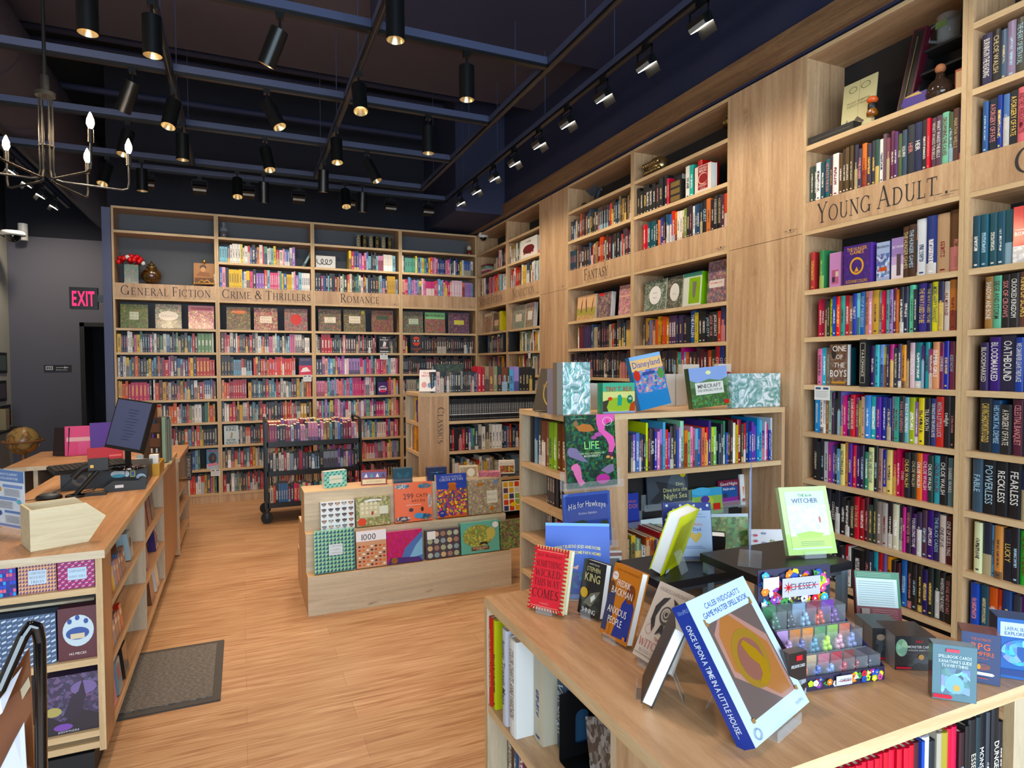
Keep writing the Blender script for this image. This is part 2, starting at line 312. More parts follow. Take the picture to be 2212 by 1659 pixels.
def serif_glyph(c):
    if ('s', c) in _g: return _g[('s', c)]
    if c == 'G': t = _arc(.46, .5, .4, .48, 42, 318)+_st(.8, .02, .42, TK, 1, 0)+_ln(.76, .72, .76, .95, .04); a = 1.0
    elif c == 'C': t = _arc(.46, .5, .4, .48, 42, 318)+_ln(.76, .72, .76, .95, .04); a = .88
    elif c == 'O': t = _arc(.48, .5, .41, .48, 0, 360, 28); a = 1.0
    elif c == 'E': t = _st(.18)+_ln(.1, .975, .62, .975, .05)+_ln(.1, .025, .66, .025, .05)+_ln(.2, .52, .52, .52, .045)+_ln(.62, .8, .62, 1, .04)+_ln(.66, 0, .66, .22, .04)+_ln(.52, .44, .52, .6, .035); a = .76
    elif c == 'F': t = _st(.18)+_ln(.1, .975, .6, .975, .05)+_ln(.2, .5, .5, .5, .045)+_ln(.6, .8, .6, 1, .04)+_ln(.5, .42, .5, .58, .035); a = .68
    elif c == 'I': t = _st(.18); a = .38
    elif c == 'L': t = _st(.18)+_ln(.1, .025, .62, .025, .05)+_ln(.62, 0, .62, .24, .04); a = .68
    elif c == 'T': t = _st(.38, top=0)+_ln(.02, .975, .74, .975, .05)+_ln(.02, .78, .02, 1, .04)+_ln(.74, .78, .74, 1, .04); a = .8
    elif c == 'H': t = _st(.18)+_st(.72)+_ln(.18, .51, .72, .51, .045); a = .93
    elif c == 'N': t = _st(.18, w=TN)+_st(.78, w=TN, bot=0)+_ln(.16, .98, .8, .03, TK); a = .98
    elif c == 'M': t = _st(.16, w=TN)+_st(.92, w=TK)+_ln(.16, .98, .54, .05, TK)+_ln(.54, .05, .92, .98, TN); a = 1.12
    elif c == 'A': t = _ln(.42, 1, .1, .02, TN)+_ln(.42, 1, .78, .02, TK)+_ln(.2, .36, .66, .36, .045)+_ln(0, .02, .22, .02, .04)+_ln(.64, .02, .92, .02, .04); a = .92
    elif c == 'V': t = _ln(.1, .98, .45, 0, TK)+_ln(.45, 0, .8, .98, TN); a = .88
    elif c == 'Y': t = _ln(.08, .98, .4, .48, TK)+_ln(.4, .48, .72, .98, TN)+_st(.4, 0, .5, top=0)+_ln(-.02, .98, .2, .98, .04)+_ln(.62, .98, .84, .98, .04); a = .84
    elif c == 'U': t = _ln(.18, .3, .18, 1, TK)+_ln(.72, .3, .72, 1, TN)+_arc(.45, .3, .27, .28, 180, 360)+_ln(.04, .98, .32, .98, .04)+_ln(.6, .98, .84, .98, .04); a = .9
    elif c == 'D': t = _st(.18)+_arc(.34, .5, .46, .475, -90, 90)+_ln(.14, .975, .36, .975, .05)+_ln(.14, .025, .36, .025, .05); a = .95
    elif c == 'R': t = _st(.18)+_arc(.36, .74, .23, .235, -90, 90)+_ln(.14, .975, .38, .975, .045)+_ln(.18, .505, .38, .505, .045)+_ln(.36, .5, .74, .02, TK)+_ln(.66, .02, .84, .02, .04); a = .82
    elif c == 'S': t = _arc(.34, .74, .2, .235, 30, 250)+_arc(.34, .26, .22, .24, -150, 80)+_ln(.2, .62, .46, .4, TK)+_ln(.52, .78, .52, .98, .04)+_ln(.12, .02, .12, .22, .04); a = .66
    elif c == 'W': t = _ln(.06, .98, .36, .02, TK)+_ln(.36, .02, .6, .9, TN)+_ln(.6, .9, .88, .02, TK)+_ln(.88, .02, 1.14, .98, TN)+_ln(-.04, .98, .2, .98, .04)+_ln(1.04, .98, 1.26, .98, .04); a = 1.24
    elif c == 'K': t = _st(.18)+_ln(.2, .42, .66, .98, TN)+_ln(.34, .58, .74, .02, TK)+_ln(.56, .98, .8, .98, .04)+_ln(.64, .02, .86, .02, .04); a = .86
    elif c == 'B': t = _st(.18)+_arc(.36, .75, .21, .225, -90, 90)+_arc(.38, .27, .26, .25, -90, 90)+_ln(.14, .975, .38, .975, .045)+_ln(.18, .52, .38, .52, .045)+_ln(.14, .025, .4, .025, .045); a = .74
    elif c == 'P': t = _st(.18)+_arc(.36, .72, .24, .255, -90, 90)+_ln(.14, .975, .38, .975, .045)+_ln(.18, .465, .38, .465, .045); a = .7
    elif c == 'J': t = _st(.3, .2, 1, bot=0)+_arc(.14, .2, .19, .2, -170, 0); a = .5
    elif c == 'Z': t = _ln(.08, .975, .62, .975, .05)+_ln(.58, .96, .1, .04, TK)+_ln(.06, .025, .66, .025, .05); a = .74
    elif c == '&': t = _arc(.4, .76, .17, .2, 0, 360, 20)+_arc(.36, .27, .27, .25, 60, 330)+_ln(.28, .66, .8, .02, TK)+_ln(.58, .18, .78, .5, TN)+_ln(.66, .5, .88, .5, .04); a = .95
    elif c == ' ': t = []; a = .3
    else: return glyph(c, 0)
    _g[('s', c)] = (t, a+.07); return _g[('s', c)]
# ---------------------------------------------------------------- things
def tag(o, label=None, cat=None, group=None, kind=None):
    if label: o['label'] = label
    if cat: o['category'] = cat
    if group: o['group'] = group
    if kind: o['kind'] = kind
    return o
def thing(name, label, cat, loc=(0, 0, 0), rz=0, group=None, rx=0):
    o = bpy.data.objects.new(name, None); COLL.objects.link(o); o.location = loc; o.rotation_euler = (rx, 0, rz); o.empty_display_size = .1
    return tag(o, label, cat, group)
def struct(name, mb): return tag(mb.build(name), kind='structure')
ORD = ['', 'first', 'second', 'third', 'fourth', 'fifth', 'sixth', 'seventh', 'eighth', 'ninth', 'tenth', 'eleventh', 'twelfth', 'thirteenth', 'fourteenth', 'fifteenth', 'sixteenth', 'seventeenth', 'eighteenth', 'nineteenth', 'twentieth']
TENS = {2: 'twenty', 3: 'thirty', 4: 'forty', 5: 'fifty'}
def ordn(n):
    if n <= 20: return ORD[n]
    return TENS[n//10]+('-'+ORD[n % 10] if n % 10 else 'th') if n % 10 else TENS[n//10][:-1]+'ieth'
rng = random.Random(7)
# ================================================================ the room
struct('floor', M().box(-6.0, -9.6, -.05, .35, 3.6, 0, m='plank_floor'))
m = M(); m.box(.3, -9.6, 0, .4, .36, 4.9, m='dark_wall'); m.box(.0, -9.6, 3.235, .3, .32, 4.9, m='navy'); struct('wall_right', m)
m = M(); m.box(-4.16, .31, 0, .4, .6, 3.2, m='partition', fm={'t': 'dark_wall'}); m.box(-4.16, .36, 3.2, .4, .6, 4.9, m='dark_wall')
m.box(-4.155, .0, 0, -4.075, .31, 3.2, m='partition'); struct('wall_back', m)
m = M(); m.box(-6.0, 3.6, 0, -5.07, 3.7, 3.45, m='slate_wall'); m.box(-5.07, 3.6, 2.15, -4.1, 3.7, 3.45, m='slate_wall'); m.box(-6.0, 3.6, 3.45, -4.1, 3.7, 4.9, m='dark_wall'); struct('wall_corridor', m)
m = M(); m.box(-4.16, .6, 0, -4.06, 3.7, 4.9, m='slate_wall'); struct('wall_passage', m)
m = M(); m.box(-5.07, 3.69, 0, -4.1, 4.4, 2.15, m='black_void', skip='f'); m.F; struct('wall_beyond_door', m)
m = M(); m.box(-6.05, -9.6, 0, -5.95, 3.7, 3.4, m='cream_wall'); m.box(-6.05, -9.6, 3.4, -5.95, 3.7, 4.9, m='dark_wall'); struct('wall_left', m)
m = M(); m.box(-6, -9.7, 0, .3, -9.6, .3, m='slate_wall'); m.box(-6, -9.7, 3.2, .3, -9.6, 4.9, m='slate_wall'); m.box(-6, -9.7, .3, -5.2, -9.6, 3.2, m='slate_wall'); m.box(0, -9.7, .3, .3, -9.6, 3.2, m='slate_wall'); struct('wall_front', m)
m = M()
for x in (-5.2, -3.9, -2.6, -1.3, -.05): m.box(x-.03, -9.66, .3, x+.03, -9.6, 3.2, m='dull_steel')
m.box(-5.2, -9.66, 3.14, 0, -9.6, 3.2, m='dull_steel'); m.box(-5.2, -9.66, .3, 0, -9.6, .36, m='dull_steel'); struct('window_1', m)
m = M(); m.box(-6.05, -9.7, 4.2, .4, -1.72, 4.9, m='duct'); m.box(-6.05, -1.72, 4.85, .4, 3.7, 4.95, m='black_void'); struct('ceiling', m)
m = M(); m.box(-1.95, -9.6, 4.02, .0, -3.1, 4.2, m='navy'); struct('trim_1', m)
m = M(); m.box(-.6, -.95, 3.28, 0, .36, 4.85, m='navy', fm={'l': 'navy', 'f': 'navy'}); struct('trim_2', m)
m = M(); m.box(-5.08, 3.55, 0, -5.02, 3.62, 2.2, m='back_panel'); m.box(-5.08, 3.55, 2.14, -4.1, 3.62, 2.2, m='back_panel'); struct('door_1', m)
m = M(); m.box(-.03, -9.5, 3.25, 0.0, .3, 3.40, m='trim_wood'); struct('trim_3', m)
# pipes and beams in the dark ceiling void
for i, (y, z) in enumerate(((-1.1, 4.45), (-.5, 4.6), (-.1, 4.35))):
    m = M(); m.cyl((-5.9, y, z), (-.6, y, z), .035, n=8, m='navy'); tag(m.build('ceiling_pipe'), ('thin dark pipe crossing the black ceiling void, nearest the room', 'thin dark pipe high in the ceiling void, middle of three', 'thin dark pipe in the ceiling void, nearest the back wall')[i], 'pipe', 'pipes in the ceiling void')
m = M(); m.cyl((-4.55, -9.4, 3.86), (-4.55, 3.5, 3.86), .33, n=40, caps=(0, 1), m='duct')
for k in range(26): y = -9.2+.5*k; m.cyl((-4.55, y, 3.86), (-4.55, y+.012, 3.86), .335, n=40, caps=(0, 0), m='navy_beam')
tag(m.build('air_duct'), 'large round dark spiral air duct running along the left of the ceiling', 'duct')
# ================================================================ bookcases
T_ = .021; DEP = .30; SH = .026
class U:
    """a run of shelves: origin of its front left foot, direction, width"""
    def __init__(s, name, ox, oy, rz, w, zs, dep=DEP): s.name, s.o, s.rz, s.w, s.zs, s.dep = name, Vector((ox, oy, 0)), rz, w, zs, dep; s.a = Vector((math.cos(rz), math.sin(rz), 0)); s.b = Vector((-math.sin(rz), math.cos(rz), 0))
    def pt(s, x, y, z): return s.o+s.a*x+s.b*y+Vector((0, 0, z))
LOW = [.112, .385, .65, .911, 1.17, 1.429, 1.688, 1.945]
def letters(parent, text, x0, x1, zc, size, w, y=-.0012, name='lettering'):
    m = M(); c = (x0+x1)/2
    m.text(text, (c, y, zc-size/2), (1, 0, 0), (0, 0, 1), size, col='241f22', m='lettering', maxw=x1-x0, serif=True)
    return m.build(name, parent)
def fixture_mark(parent, x, z, y=-.001):
    m = M(); m.text('franklin', (x-.032, y, z), (1, 0, 0), (0, 0, 1), .007, m='lettering'); m.text('fixtures', (x+.032, y, z), (1, 0, 0), (0, 0, 1), .007, m='lettering'); m.box(x-.004, y-.0005, z-.002, x+.005, y, z+.009, m='lettering')
    m.box(x-.03, y-.0005, z-.009, x+.03, y, z-.008, m='lettering')
    m.build('maker_mark', parent)
def bay(u, label, sign=None, spans=None, upper=(2.42, 2.697, 2.972), size=.1, mark=False, bp='back_panel', sx=None):
    t = thing('bookcase', label, 'bookcase', u.o, u.rz, 'tall oak bookcases along the walls'); w = u.w
    g = 'x' if abs(u.rz) < .1 else 'x'
    for x in (0, w-T_): M().box(x, 0, 0, x+T_, u.dep, 3.222, m='wood_z', fm={'f': 'edge_z'}).build('side_panel', t)
    M().box(T_, u.dep-.012, .09, w-T_, u.dep, 3.2, m=bp).build('back_panel', t)
    M().box(T_, 0, 3.2, w-T_, u.dep, 3.222, m='wood_x', fm={'f': 'edge_x'}).build('top_panel', t)
    M().box(T_, .004, 0, w-T_, .02, .088, m='wood_z').build('kick_board', t)
    for z in LOW+list(upper[1:]): M().box(T_, .001, z-SH, w-T_, u.dep-.012, z, m='wood_x', fm={'f': 'edge_x'}).build('shelf', t)
    M().box(T_, .001, 2.245, w-T_, u.dep-.012, 2.268, m='wood_x', fm={'f': 'edge_x'}).build('shelf', t)
    M().box(T_, .012, 2.40, w-T_, u.dep-.012, 2.42, m='wood_x', fm={'f': 'edge_x'}).build('shelf', t)
    sb = M().box(T_, 0, 2.268, w-T_, .012, 2.42, m='wood_z', fm={'t': 'edge_x'}).build('sign_board', t)
    if sign: letters(sb, sign, sx[0], sx[1], 2.345, size, w)
    if mark: fixture_mark(sb, w-.075, 2.29)
    return t
def S(u, px, v=640): p = at(px, v, y=0) if abs(u.rz) < .1 else at(px, v, x=0); return (p-u.o).dot(u.a)
UX_ = {}
def mk(key, name, ox, oy, rz, w): UX_[key] = U(name, ox, oy, rz, w, LOW); return UX_[key]
HP = -math.pi/2
b1 = mk('b1', 'General Fiction', -4.07, 0, 0, .992); b2 = mk('b2', 'Crime and Thrillers', -3.077, 0, 0, 1.021); b3 = mk('b3', 'Romance', -2.055, 0, 0, 1.044); b4 = mk('b4', 'blank sign beside Romance', -1.01, 0, 0, 1.01)
r1 = mk('r1', 'Science Fiction', 0, -.005, HP, .99); r2 = mk('r2', 'Nonfiction', 0, -.996, HP, .889); f1 = mk('f1', 'Fantasy', 0, -2.455, HP, 1.073); f2 = mk('f2', 'blank sign beside Fantasy', 0, -3.53, HP, 1.065)
ya = mk('ya', 'Young Adult', 0, -5.153, HP, .838); nx = mk('nx', 'shelves right of Young Adult', 0, -5.992, HP, .84)
bay(b1, 'tall oak bookcase signed General Fiction with flowers and a lantern', 'General Fiction', bp='back_panel_lit', upper=(2.42, 2.972), sx=(S(b1, 261), S(b1, 457)))
bay(b2, 'tall oak bookcase signed Crime and Thrillers on the back wall', 'Crime & Thrillers', bp='back_panel_lit', sx=(S(b2, 480), S(b2, 672)))
bay(b3, 'tall oak bookcase signed Romance on the back wall', 'Romance', size=.105, bp='back_panel_lit', sx=(S(b3, 735), S(b3, 821)), mark=True)
bay(b4, 'tall oak bookcase with blank sign board in the back corner', mark=True, bp='back_panel_lit')
bay(r1, 'tall oak bookcase signed Science Fiction beside the corner', 'Science Fiction', sx=(S(r1, 1036), S(r1, 1086)))
bay(r2, 'tall oak bookcase signed Nonfiction on the right wall', 'Nonfiction', size=.105, sx=(S(r2, 1107), S(r2, 1155)), mark=True)
bay(f1, 'tall oak bookcase signed Fantasy on the right wall', 'Fantasy', size=.1, sx=(S(f1, 1262, 590), S(f1, 1314, 590)))
bay(f2, 'tall oak bookcase with blank sign board right of Fantasy', mark=True)
bay(ya, 'tall oak bookcase signed Young Adult nearest on the right wall', 'Young Adult', upper=(2.42, 2.727), size=.105, sx=(S(ya, 1766, 440), S(ya, 2027, 440)), mark=True)
bay(nx, 'tall oak bookcase cut by the right edge of the photo', 'Graphic', size=.105, sx=(.21, .7)) if False else bay(nx, 'tall oak bookcase cut by the right edge of the photo', 'C', size=.105, sx=(.17, .3))
for (y0, y1, lab) in ((-1.886, -2.454, 'plain oak column between the Nonfiction and Fantasy bookcases'), (-4.596, -5.152, 'plain oak column between the Fantasy and Young Adult bookcases')):
    t = thing('wall_column', lab, 'column', (0, y0, 0), HP, 'plain oak columns on the right wall'); w = y0-y1
    M().box(0, .0, 2.26, w, .3, 3.222, m='wood_z').build('upper_panel', t); M().box(0, .0, 0, w, .3, 2.257, m='wood_z').build('lower_panel', t)
    fixture_mark(t, w-.08, 2.29, -.001)
# ---------------------------------------------------------------- free-standing units
def low_unit(name, label, x0, x1, yf, yb, h, p, zs_front, zs_side, txt=None):
    """peninsula of shelves: a left end with shelves facing left, a wide post, and a long side facing the room"""
    t = thing(name, label, 'shelf unit', (x0, yf, 0)); w = x1-x0; d = yb-yf
    M().box(0, 0, h-.028, w, d, h, m='wood_x', fm={'f': 'edge_x', 'l': 'edge_y'}).build('top_panel', t)
    pp = M().box(0, 0, 0, p, .02, h-.028, m='wood_z', fm={'l': 'edge_z'}).build('post_panel', t)
    if txt:
        m = M(); m.text(txt, (p-.105, -.0012, 1.015), (0, 0, -1), (1, 0, 0), .062, m='lettering', serif=True, maxw=.46); m.build('lettering', pp)
    M().box(0, d-.02, 0, w, d, h-.028, m='grey_wood_z', fm={'l': 'edge_z'}).build('rear_panel', t)
    M().box(p-.02, .02, 0, p, d-.02, h-.028, m='grey_wood_z').build('divider', t)
    M().box(w-.022, 0, 0, w, d-.02, h-.028, m='wood_z').build('side_panel', t)
    M().box(p, .3, .03, w-.022, .31, h-.028, m='black').build('back_panel', t)
    for z in zs_front: M().box(p, .003, z-.026, w-.022, .3, z, m='wood_x', fm={'f': 'edge_x'}).build('shelf', t)
    for z in zs_side: M().box(.002, .02, z-.026, p-.02, d-.02, z, m='wood_y', fm={'l': 'edge_y'}).build('shelf', t)
    return t
KX0, KY0 = -1.43, -5.08
low_unit('low_shelf_unit', 'waist-high oak shelf unit with picture books facing out on its front', KX0, -.035, KY0, -4.53, 1.3, .345, [1.0, .5, .09], [1.01, .815, .615, .415, .21])
low_unit('low_shelf_unit', 'waist-high oak shelf unit lettered Classics beyond the puzzle table', -1.46, -.003, -2.5, -2.03, 1.3, .27, [1.05, .785, .52, .26, .09], [1.04, .78, .52, .26], 'Classics')
kids = U('kids', KX0, KY0, 0, 1.395, []); kside = U('kside', KX0, -4.53, HP, .55, [])
cla = U('cla', -1.46, -2.5, 0, 1.45, []); cside = U('cside', -1.46, -2.03, HP, .47, [])
# tiered display table
t = thing('tiered_display_table', 'low stepped oak table stacked with jigsaw puzzle boxes', 'display table', (-2.49, -3.718, 0))
for i, (y0, y1, z) in enumerate(((0, .75, .245), (.10, .62, .485), (.175, .40, .735))):
    z0 = (0, .245, .485)[i]; x0 = -.0*i
    m = M(); m.box(x0, y0, z0, 1.36, y1, z, m='grey_wood_x', fm={'t': 'wood_x', 'l': 'wood_z', 'd': 'wood_x'}); m.build('tier', t)
# counter with open shelves
CX = -3.335
t = thing('sales_counter', 'long oak sales counter with open shelves facing the aisle', 'counter', (CX, -4.93, 0))
L_ = 2.83
M().box(-.59, -.015, .828, .012, L_, .858, m='oak_y', fm={'f': 'grey_wood_x', 'r': 'edge_y'}).build('counter_top', t)
for y in (.15, 1.11, 1.98, L_-.022): M().box(-.5, y, .09, -.0, y+.022, .828, m='wood_z', fm={'f': 'grey_wood_z' if y else 'wood_z', 'r': 'oak_z'}).build('side_panel', t)
M().box(-.022, 0.0, .09, 0, .15, .828, m='oak_z', fm={'f': 'edge_z'}).build('corner_post', t)
M().box(-.022, 2.002, .09, 0.0, L_-.022, .828, m='oak_z').build('end_panel', t)
M().box(-.32, .172, .09, -.308, L_-.022, .828, m='grey_wood_z').build('back_panel', t)
for y0, y1 in ((.172, 1.11), (1.132, 1.98)):
    for z in (.115, .37, .6): M().box(-.305, y0, z-.026, -.002, y1, z, m='oak_y', fm={'r': 'edge_y'}).build('shelf', t)
M().box(-.308, .0, .0, -.04, L_-.04, .09, m='black').build('kick_board', t)
# front end of the counter, shelves facing the camera
M().box(-.59, .0, .09, -.57, .15, .828, m='wood_z').build('side_panel', t)
M().box(-.57, .14, .09, -.022, .15, .828, m='black').build('back_panel', t)
for z in (.715, .445, .17, .125): M().box(-.57, .0+.002, z-.024, -.022, .14, z, m='edge_x').build('shelf', t)
M().box(-.57, .12, .63, -.05, .14, .64, m='grey_wood_x').build('rail', t)
t = thing('return_desk', 'oak return desk joining the far end of the sales counter', 'desk', (-4.2, -2.48, 0))
M().box(0, 0, .83, .273, .42, .858, m='oak_x', fm={'f': 'grey_wood_x'}).build('desk_top', t)
M().box(.03, .03, 0, .055, .42, .83, m='grey_wood_z').build('side_panel', t); M().box(.05, .38, 0, .27, .4, .83, m='black').build('back_panel', t)
t = thing('low_counter', 'low oak counter behind the sales counter with a Graphic Novels marker', 'counter', (-4.45, -2.05, 0))
M().box(0, 0, .77, 1.14, .95, .8, m='oak_x', fm={'f': 'grey_wood_x'}).build('counter_top', t)
M().box(.03, .03, 0, .055, .92, .77, m='grey_wood_z').build('side_panel', t)
for y in (.0, .93): M().box(.3, y, .02, 1.13, y+.02, .77, m='wood_z').build('side_panel', t)
M().box(.82, .02, .05, .83, .93, .77, m='grey_wood_z').build('back_panel', t)
for z in (.10, .33, .5): M().box(.83, .02, z-.026, 1.125, .93, z, m='oak_y', fm={'r': 'edge_y'}).build('shelf', t)
# near display table
NX0, NY0, NX1, NY1, NT = -2.19, -6.91, -1.22, -5.965, .86
t = thing('display_table', 'large oak display table with book shelves below its top, nearest the camera', 'display table', (NX0, NY0, 0)); w = NX1-NX0; d = NY1-NY0
M().box(0, 0, NT-.028, w, d, NT, m='table_y', fm={'f': 'edge_x', 'l': 'edge_y'}).build('table_top', t)
M().box(.0, d-.022, 0, w, d, NT-.028, m='grey_wood_z', fm={'l': 'edge_z'}).build('rear_panel', t)
M().box(.0, 0.0, 0, .022, .235, NT-.028, m='wood_z').build('side_panel', t)
M().box(.30, .31, 0, .31, d-.022, NT-.028, m='black').build('back_panel', t)
M().box(.0, .235, 0, .30, .255, NT-.028, m='grey_wood_z').build('divider', t)
M().box(.30, .3, 0, w, .31, NT-.028, m='black').box(.022, .215, 0, .3, .235, NT-.028, m='black').build('back_panel', t)
for z in (.545, .27, .08): M().box(.002, .255, z-.026, .3, d-.022, z, m='wood_y', fm={'l': 'edge_y'}).build('shelf', t)
for z in (.56, .3, .08): M().box(.022, .003, z-.026, w-.13, .215, z, m='wood_x', fm={'f': 'edge_x'}).build('shelf', t)
pp = M().box(w-.13, 0, 0, w, .02, NT-.028, m='grey_wood_z', fm={'l': 'edge_z'}).build('post_panel', t)
m = M(); m.text('FIRST', (w-.085, -.0012, .45), (0, 0, -1), (1, 0, 0), .075, m='lettering', serif=True) if False else m.text('FIR', (w-.08, -.0012, .70), (0, 0, -1), (1, 0, 0), .07, m='lettering', serif=True); m.build('lettering', pp)
near = U('near', NX0, NY0, 0, w, []); nside = U('nside', NX0, NY1, HP, d, [])
tag(M().box(-3.43, -4.55, 0, -2.955, -3.87, .008, m='mat_rubber').box(-3.41, -4.51, .008, -2.99, -3.91, .013, m='mat_pile').build('floor_mat'), 'dark grey ribbed entrance mat on the plank floor beside the counter', 'mat')
# ================================================================ books on shelves
BOOKS = []     # every upright book: dict(u, x, y, z, t, h, d, col, c2, seed, title, tcol, lean, row, n)
PAL = {
 'mix': 'b8443c c8a050 3c5a8a 222530 d8d0c0 e0dcd4 2c3a34 d86a3c 70a0b8 8a3a5a e0b83c 1c1c24 b8b0a0 5a3a30 c87898 3a6a5a 2a3050 7a1c28 e8e4dc 4a4a54 d0584c 90a8b8 242028 6c8c5c',
 'bright': 'e8c03c e06a8c d8444c e89040 e4dcd0 4a6ab0 f0d850 c83c58 88c0d0 d890b0 2c2c38 f0ece4 5aa08c 9870b8 e4583c 384880 f0a8b8 1c2028',
 'crime': '1c1c20 24242c c03838 b8a890 2c3844 e0d8cc 8a1c24 3c4a50 d0a040 101014 58808c b02c34 3a2c28 c8c0b4 d85c3c 202c3c 6a6c5c 14181c',
 'red': 'd03c34 c02838 e05040 b82430 e87848 d84860 2c2a30 c84c6c e8a888 1e2028 d86040 a81c28 e8b870 903040',
 'pink': 'd878a0 e098b8 c85080 b090c8 e8c8d0 7ab0b8 e8b0a0 5a80b0 d0606c 8cb898 f0e0d8 9a6cb0 e88878 3a3c50 c03c68 78a0c8 e8d070',
 'dark': '201c20 2a2228 34282c 1a1e24 3c2a28 241e2c 402830 282420 1c2428 4a3430 302430 50403c 181820 5a2c30',
 'vdark': '14141a 18161c 1e1a1e 201c24 121418 241c20 2a2428 16181e',
 'brown': '3a281e 4a3424 2c201c 5c3c28 38302c 241c18 6a4830 30241e 483c34',
 'penguin': '0e0f12 101114 121316 0d0e10',
 'romdark': '3c1c20 b02430 d83c40 301c20 c8384c 2c2428 8c2430 e8a0a0 4a2c30 1c2420 d8d0c0 5c2028 203028',
 'sci': '28384c 4a2c50 8a3030 c89030 1c2028 607890 d8d0c4 c85030 34303c 205058 e0c060 401c24',
 'nonfic': 'e4e0d4 c8c0ac 2c3c50 b83c30 d8b048 5a7080 f0ece0 3a3a38 8a6a44 9cb0b4 202430 b0443c 687850',
 'fantasy': '28242c 3a3058 1c2838 4a2c28 5a4a38 203c4c 6a2c30 8a6c44 14161c 34506c 502c54 c85038 283830 b0a080 3c2c24 181c30',
 'yadark': '1a1c24 24202c 2c2438 3a2428 1c2830 481c2c 302c34 14161a 3c2a4c 203038 5c2430 2a2a30 6a3030 141c2c 503c60 b83038 444450',
 'yamix': 'b83c58 e8e4e0 3c5ab0 8ab8c8 2c2c34 e8b0b8 e8603c 7c3c8c 2a6a78 e8d048 1c1c24 c86a98 4c80b8 d8c4b0 88c8a8 342c5c d83840 c09860',
 'yapastel': 'd87890 3c98a8 5a78c0 e89078 7c4898 2c4c70 e8a0b8 48a098 3a3c98 c84878 80b8d0 e8b878 6c5cb0 24243c 9c4058 d8c8d0',
 'kids': '4c60b0 c8d84c 1c2030 8c68b8 e8a8c8 3888c8 e8783c d83c3c 48a878 e8d050 b8d8e8 f0e8d8 5c3c90 302c48 90c0a0 2858a0 e890a8 6cb0d0 883060 f0b860 284058',
 'cartmid': '1c2028 303c48 b02c48 14141a 484c50 d8d0c0 2c3440 5c1c24 c8c0b4 6a8ca8 3c5060 201c28 8890a0 26303c 7858a0',
 'carttop': '5c3878 c878b0 8c3c60 7890c0 3c3034 284858 c8a078 e098b8 d8a0b8 5890c0 78b8a0 8a6440 6c90c8 181c20 e8e0d8 b8b0a8 902c48 78b0b8 c0d0e0 583c7c',
 'cartlow': '1c2840 d82c58 8c98a8 2c4868 e06c4c 1c1c22 d8c8b0 80c8a0 884040 e8c840 8a2430 601c28 4870a0',
}
PAL = {k: v.split() for k, v in PAL.items()}
def lum(h): r, g, b = hx(h); return .2*r+.7*g+.1*b
def accent(h, rg):
    if lum(h) > .25: return rg.choice(['2a2430', '3a3034', '7a2830', '28406a', '443a34', 'ffffff'])
    return rg.choice(['e8e4dc', 'd8d0c0', 'f0ece4', 'e8c878', 'c8b890', 'e8e4dc', 'd89090', 'a8c8d8'])
def add_book(u, x, y, z, t, h, d, col, c2=None, title=None, tcol=None, lean=0, seed=None, row='', n=0):
    sd = rng.random() if seed is None else seed
    BOOKS.append(dict(u=u, x=x, y=y, z=z, t=t, h=h, d=d, col=col, c2=c2 or accent(col, rng), seed=sd, title=title, tcol=tcol, lean=lean, row=row, n=n))
def row(u, z, x0, x1, pal, h0=.175, h1=.225, t0=.014, t1=.036, y=.02, d=.15, gaps=0, rowname='', dy=.012):
    """fill a shelf from x0 to x1 with books whose colours run through the palette"""
    x = x0; n = 1; P = PAL[pal]; last = None; rep = 0
    while True:
        if rep: rep -= 1
        else:
            col = rng.choice(P); t = rng.uniform(t0, t1); h = rng.uniform(h0, h1); c2 = accent(col, rng); sd = rng.random()
            if rng.random() < .1: rep = rng.randint(1, 3)
        if x+t > x1: break
        add_book(u, x, y+rng.uniform(0, dy), z+.0006, t-.0007, h, d, col, c2, seed=sd, row=rowname, n=n)
        x += t+(rng.uniform(.0, .002)); n += 1
def titled(u, z, x0, x1, spec, h0=.18, h1=.225, y=.02, d=.15, rowname=''):
    """explicit run of spines: 'hex[:relative width][:relative height]|TITLE' separated by ;"""
    it = []
    for s in spec.split(';'):
        a, _, ti = s.strip().partition('|'); q = a.split(':'); it.append((q[0], float(q[1]) if len(q) > 1 else 1, float(q[2]) if len(q) > 2 else None, ti or None))
    tot = sum(i[1] for i in it); x = x0; k = (x1-x0)/tot
    for n, (c, w, hh, ti) in enumerate(it, 1):
        h = h0+(h1-h0)*(hh if hh is not None else rng.random())
        add_book(u, x, y+rng.uniform(0, .01), z+.0006, w*k-.0009, h, d, c, title=ti, row=rowname, n=n); x += w*k
def RN(u, i): return {0: 'row just above the sign board', 1: 'second row above the sign board', 9: 'top row'}.get(i, f'{ORD[-i]} row below the sign board' if i < 0 else '')
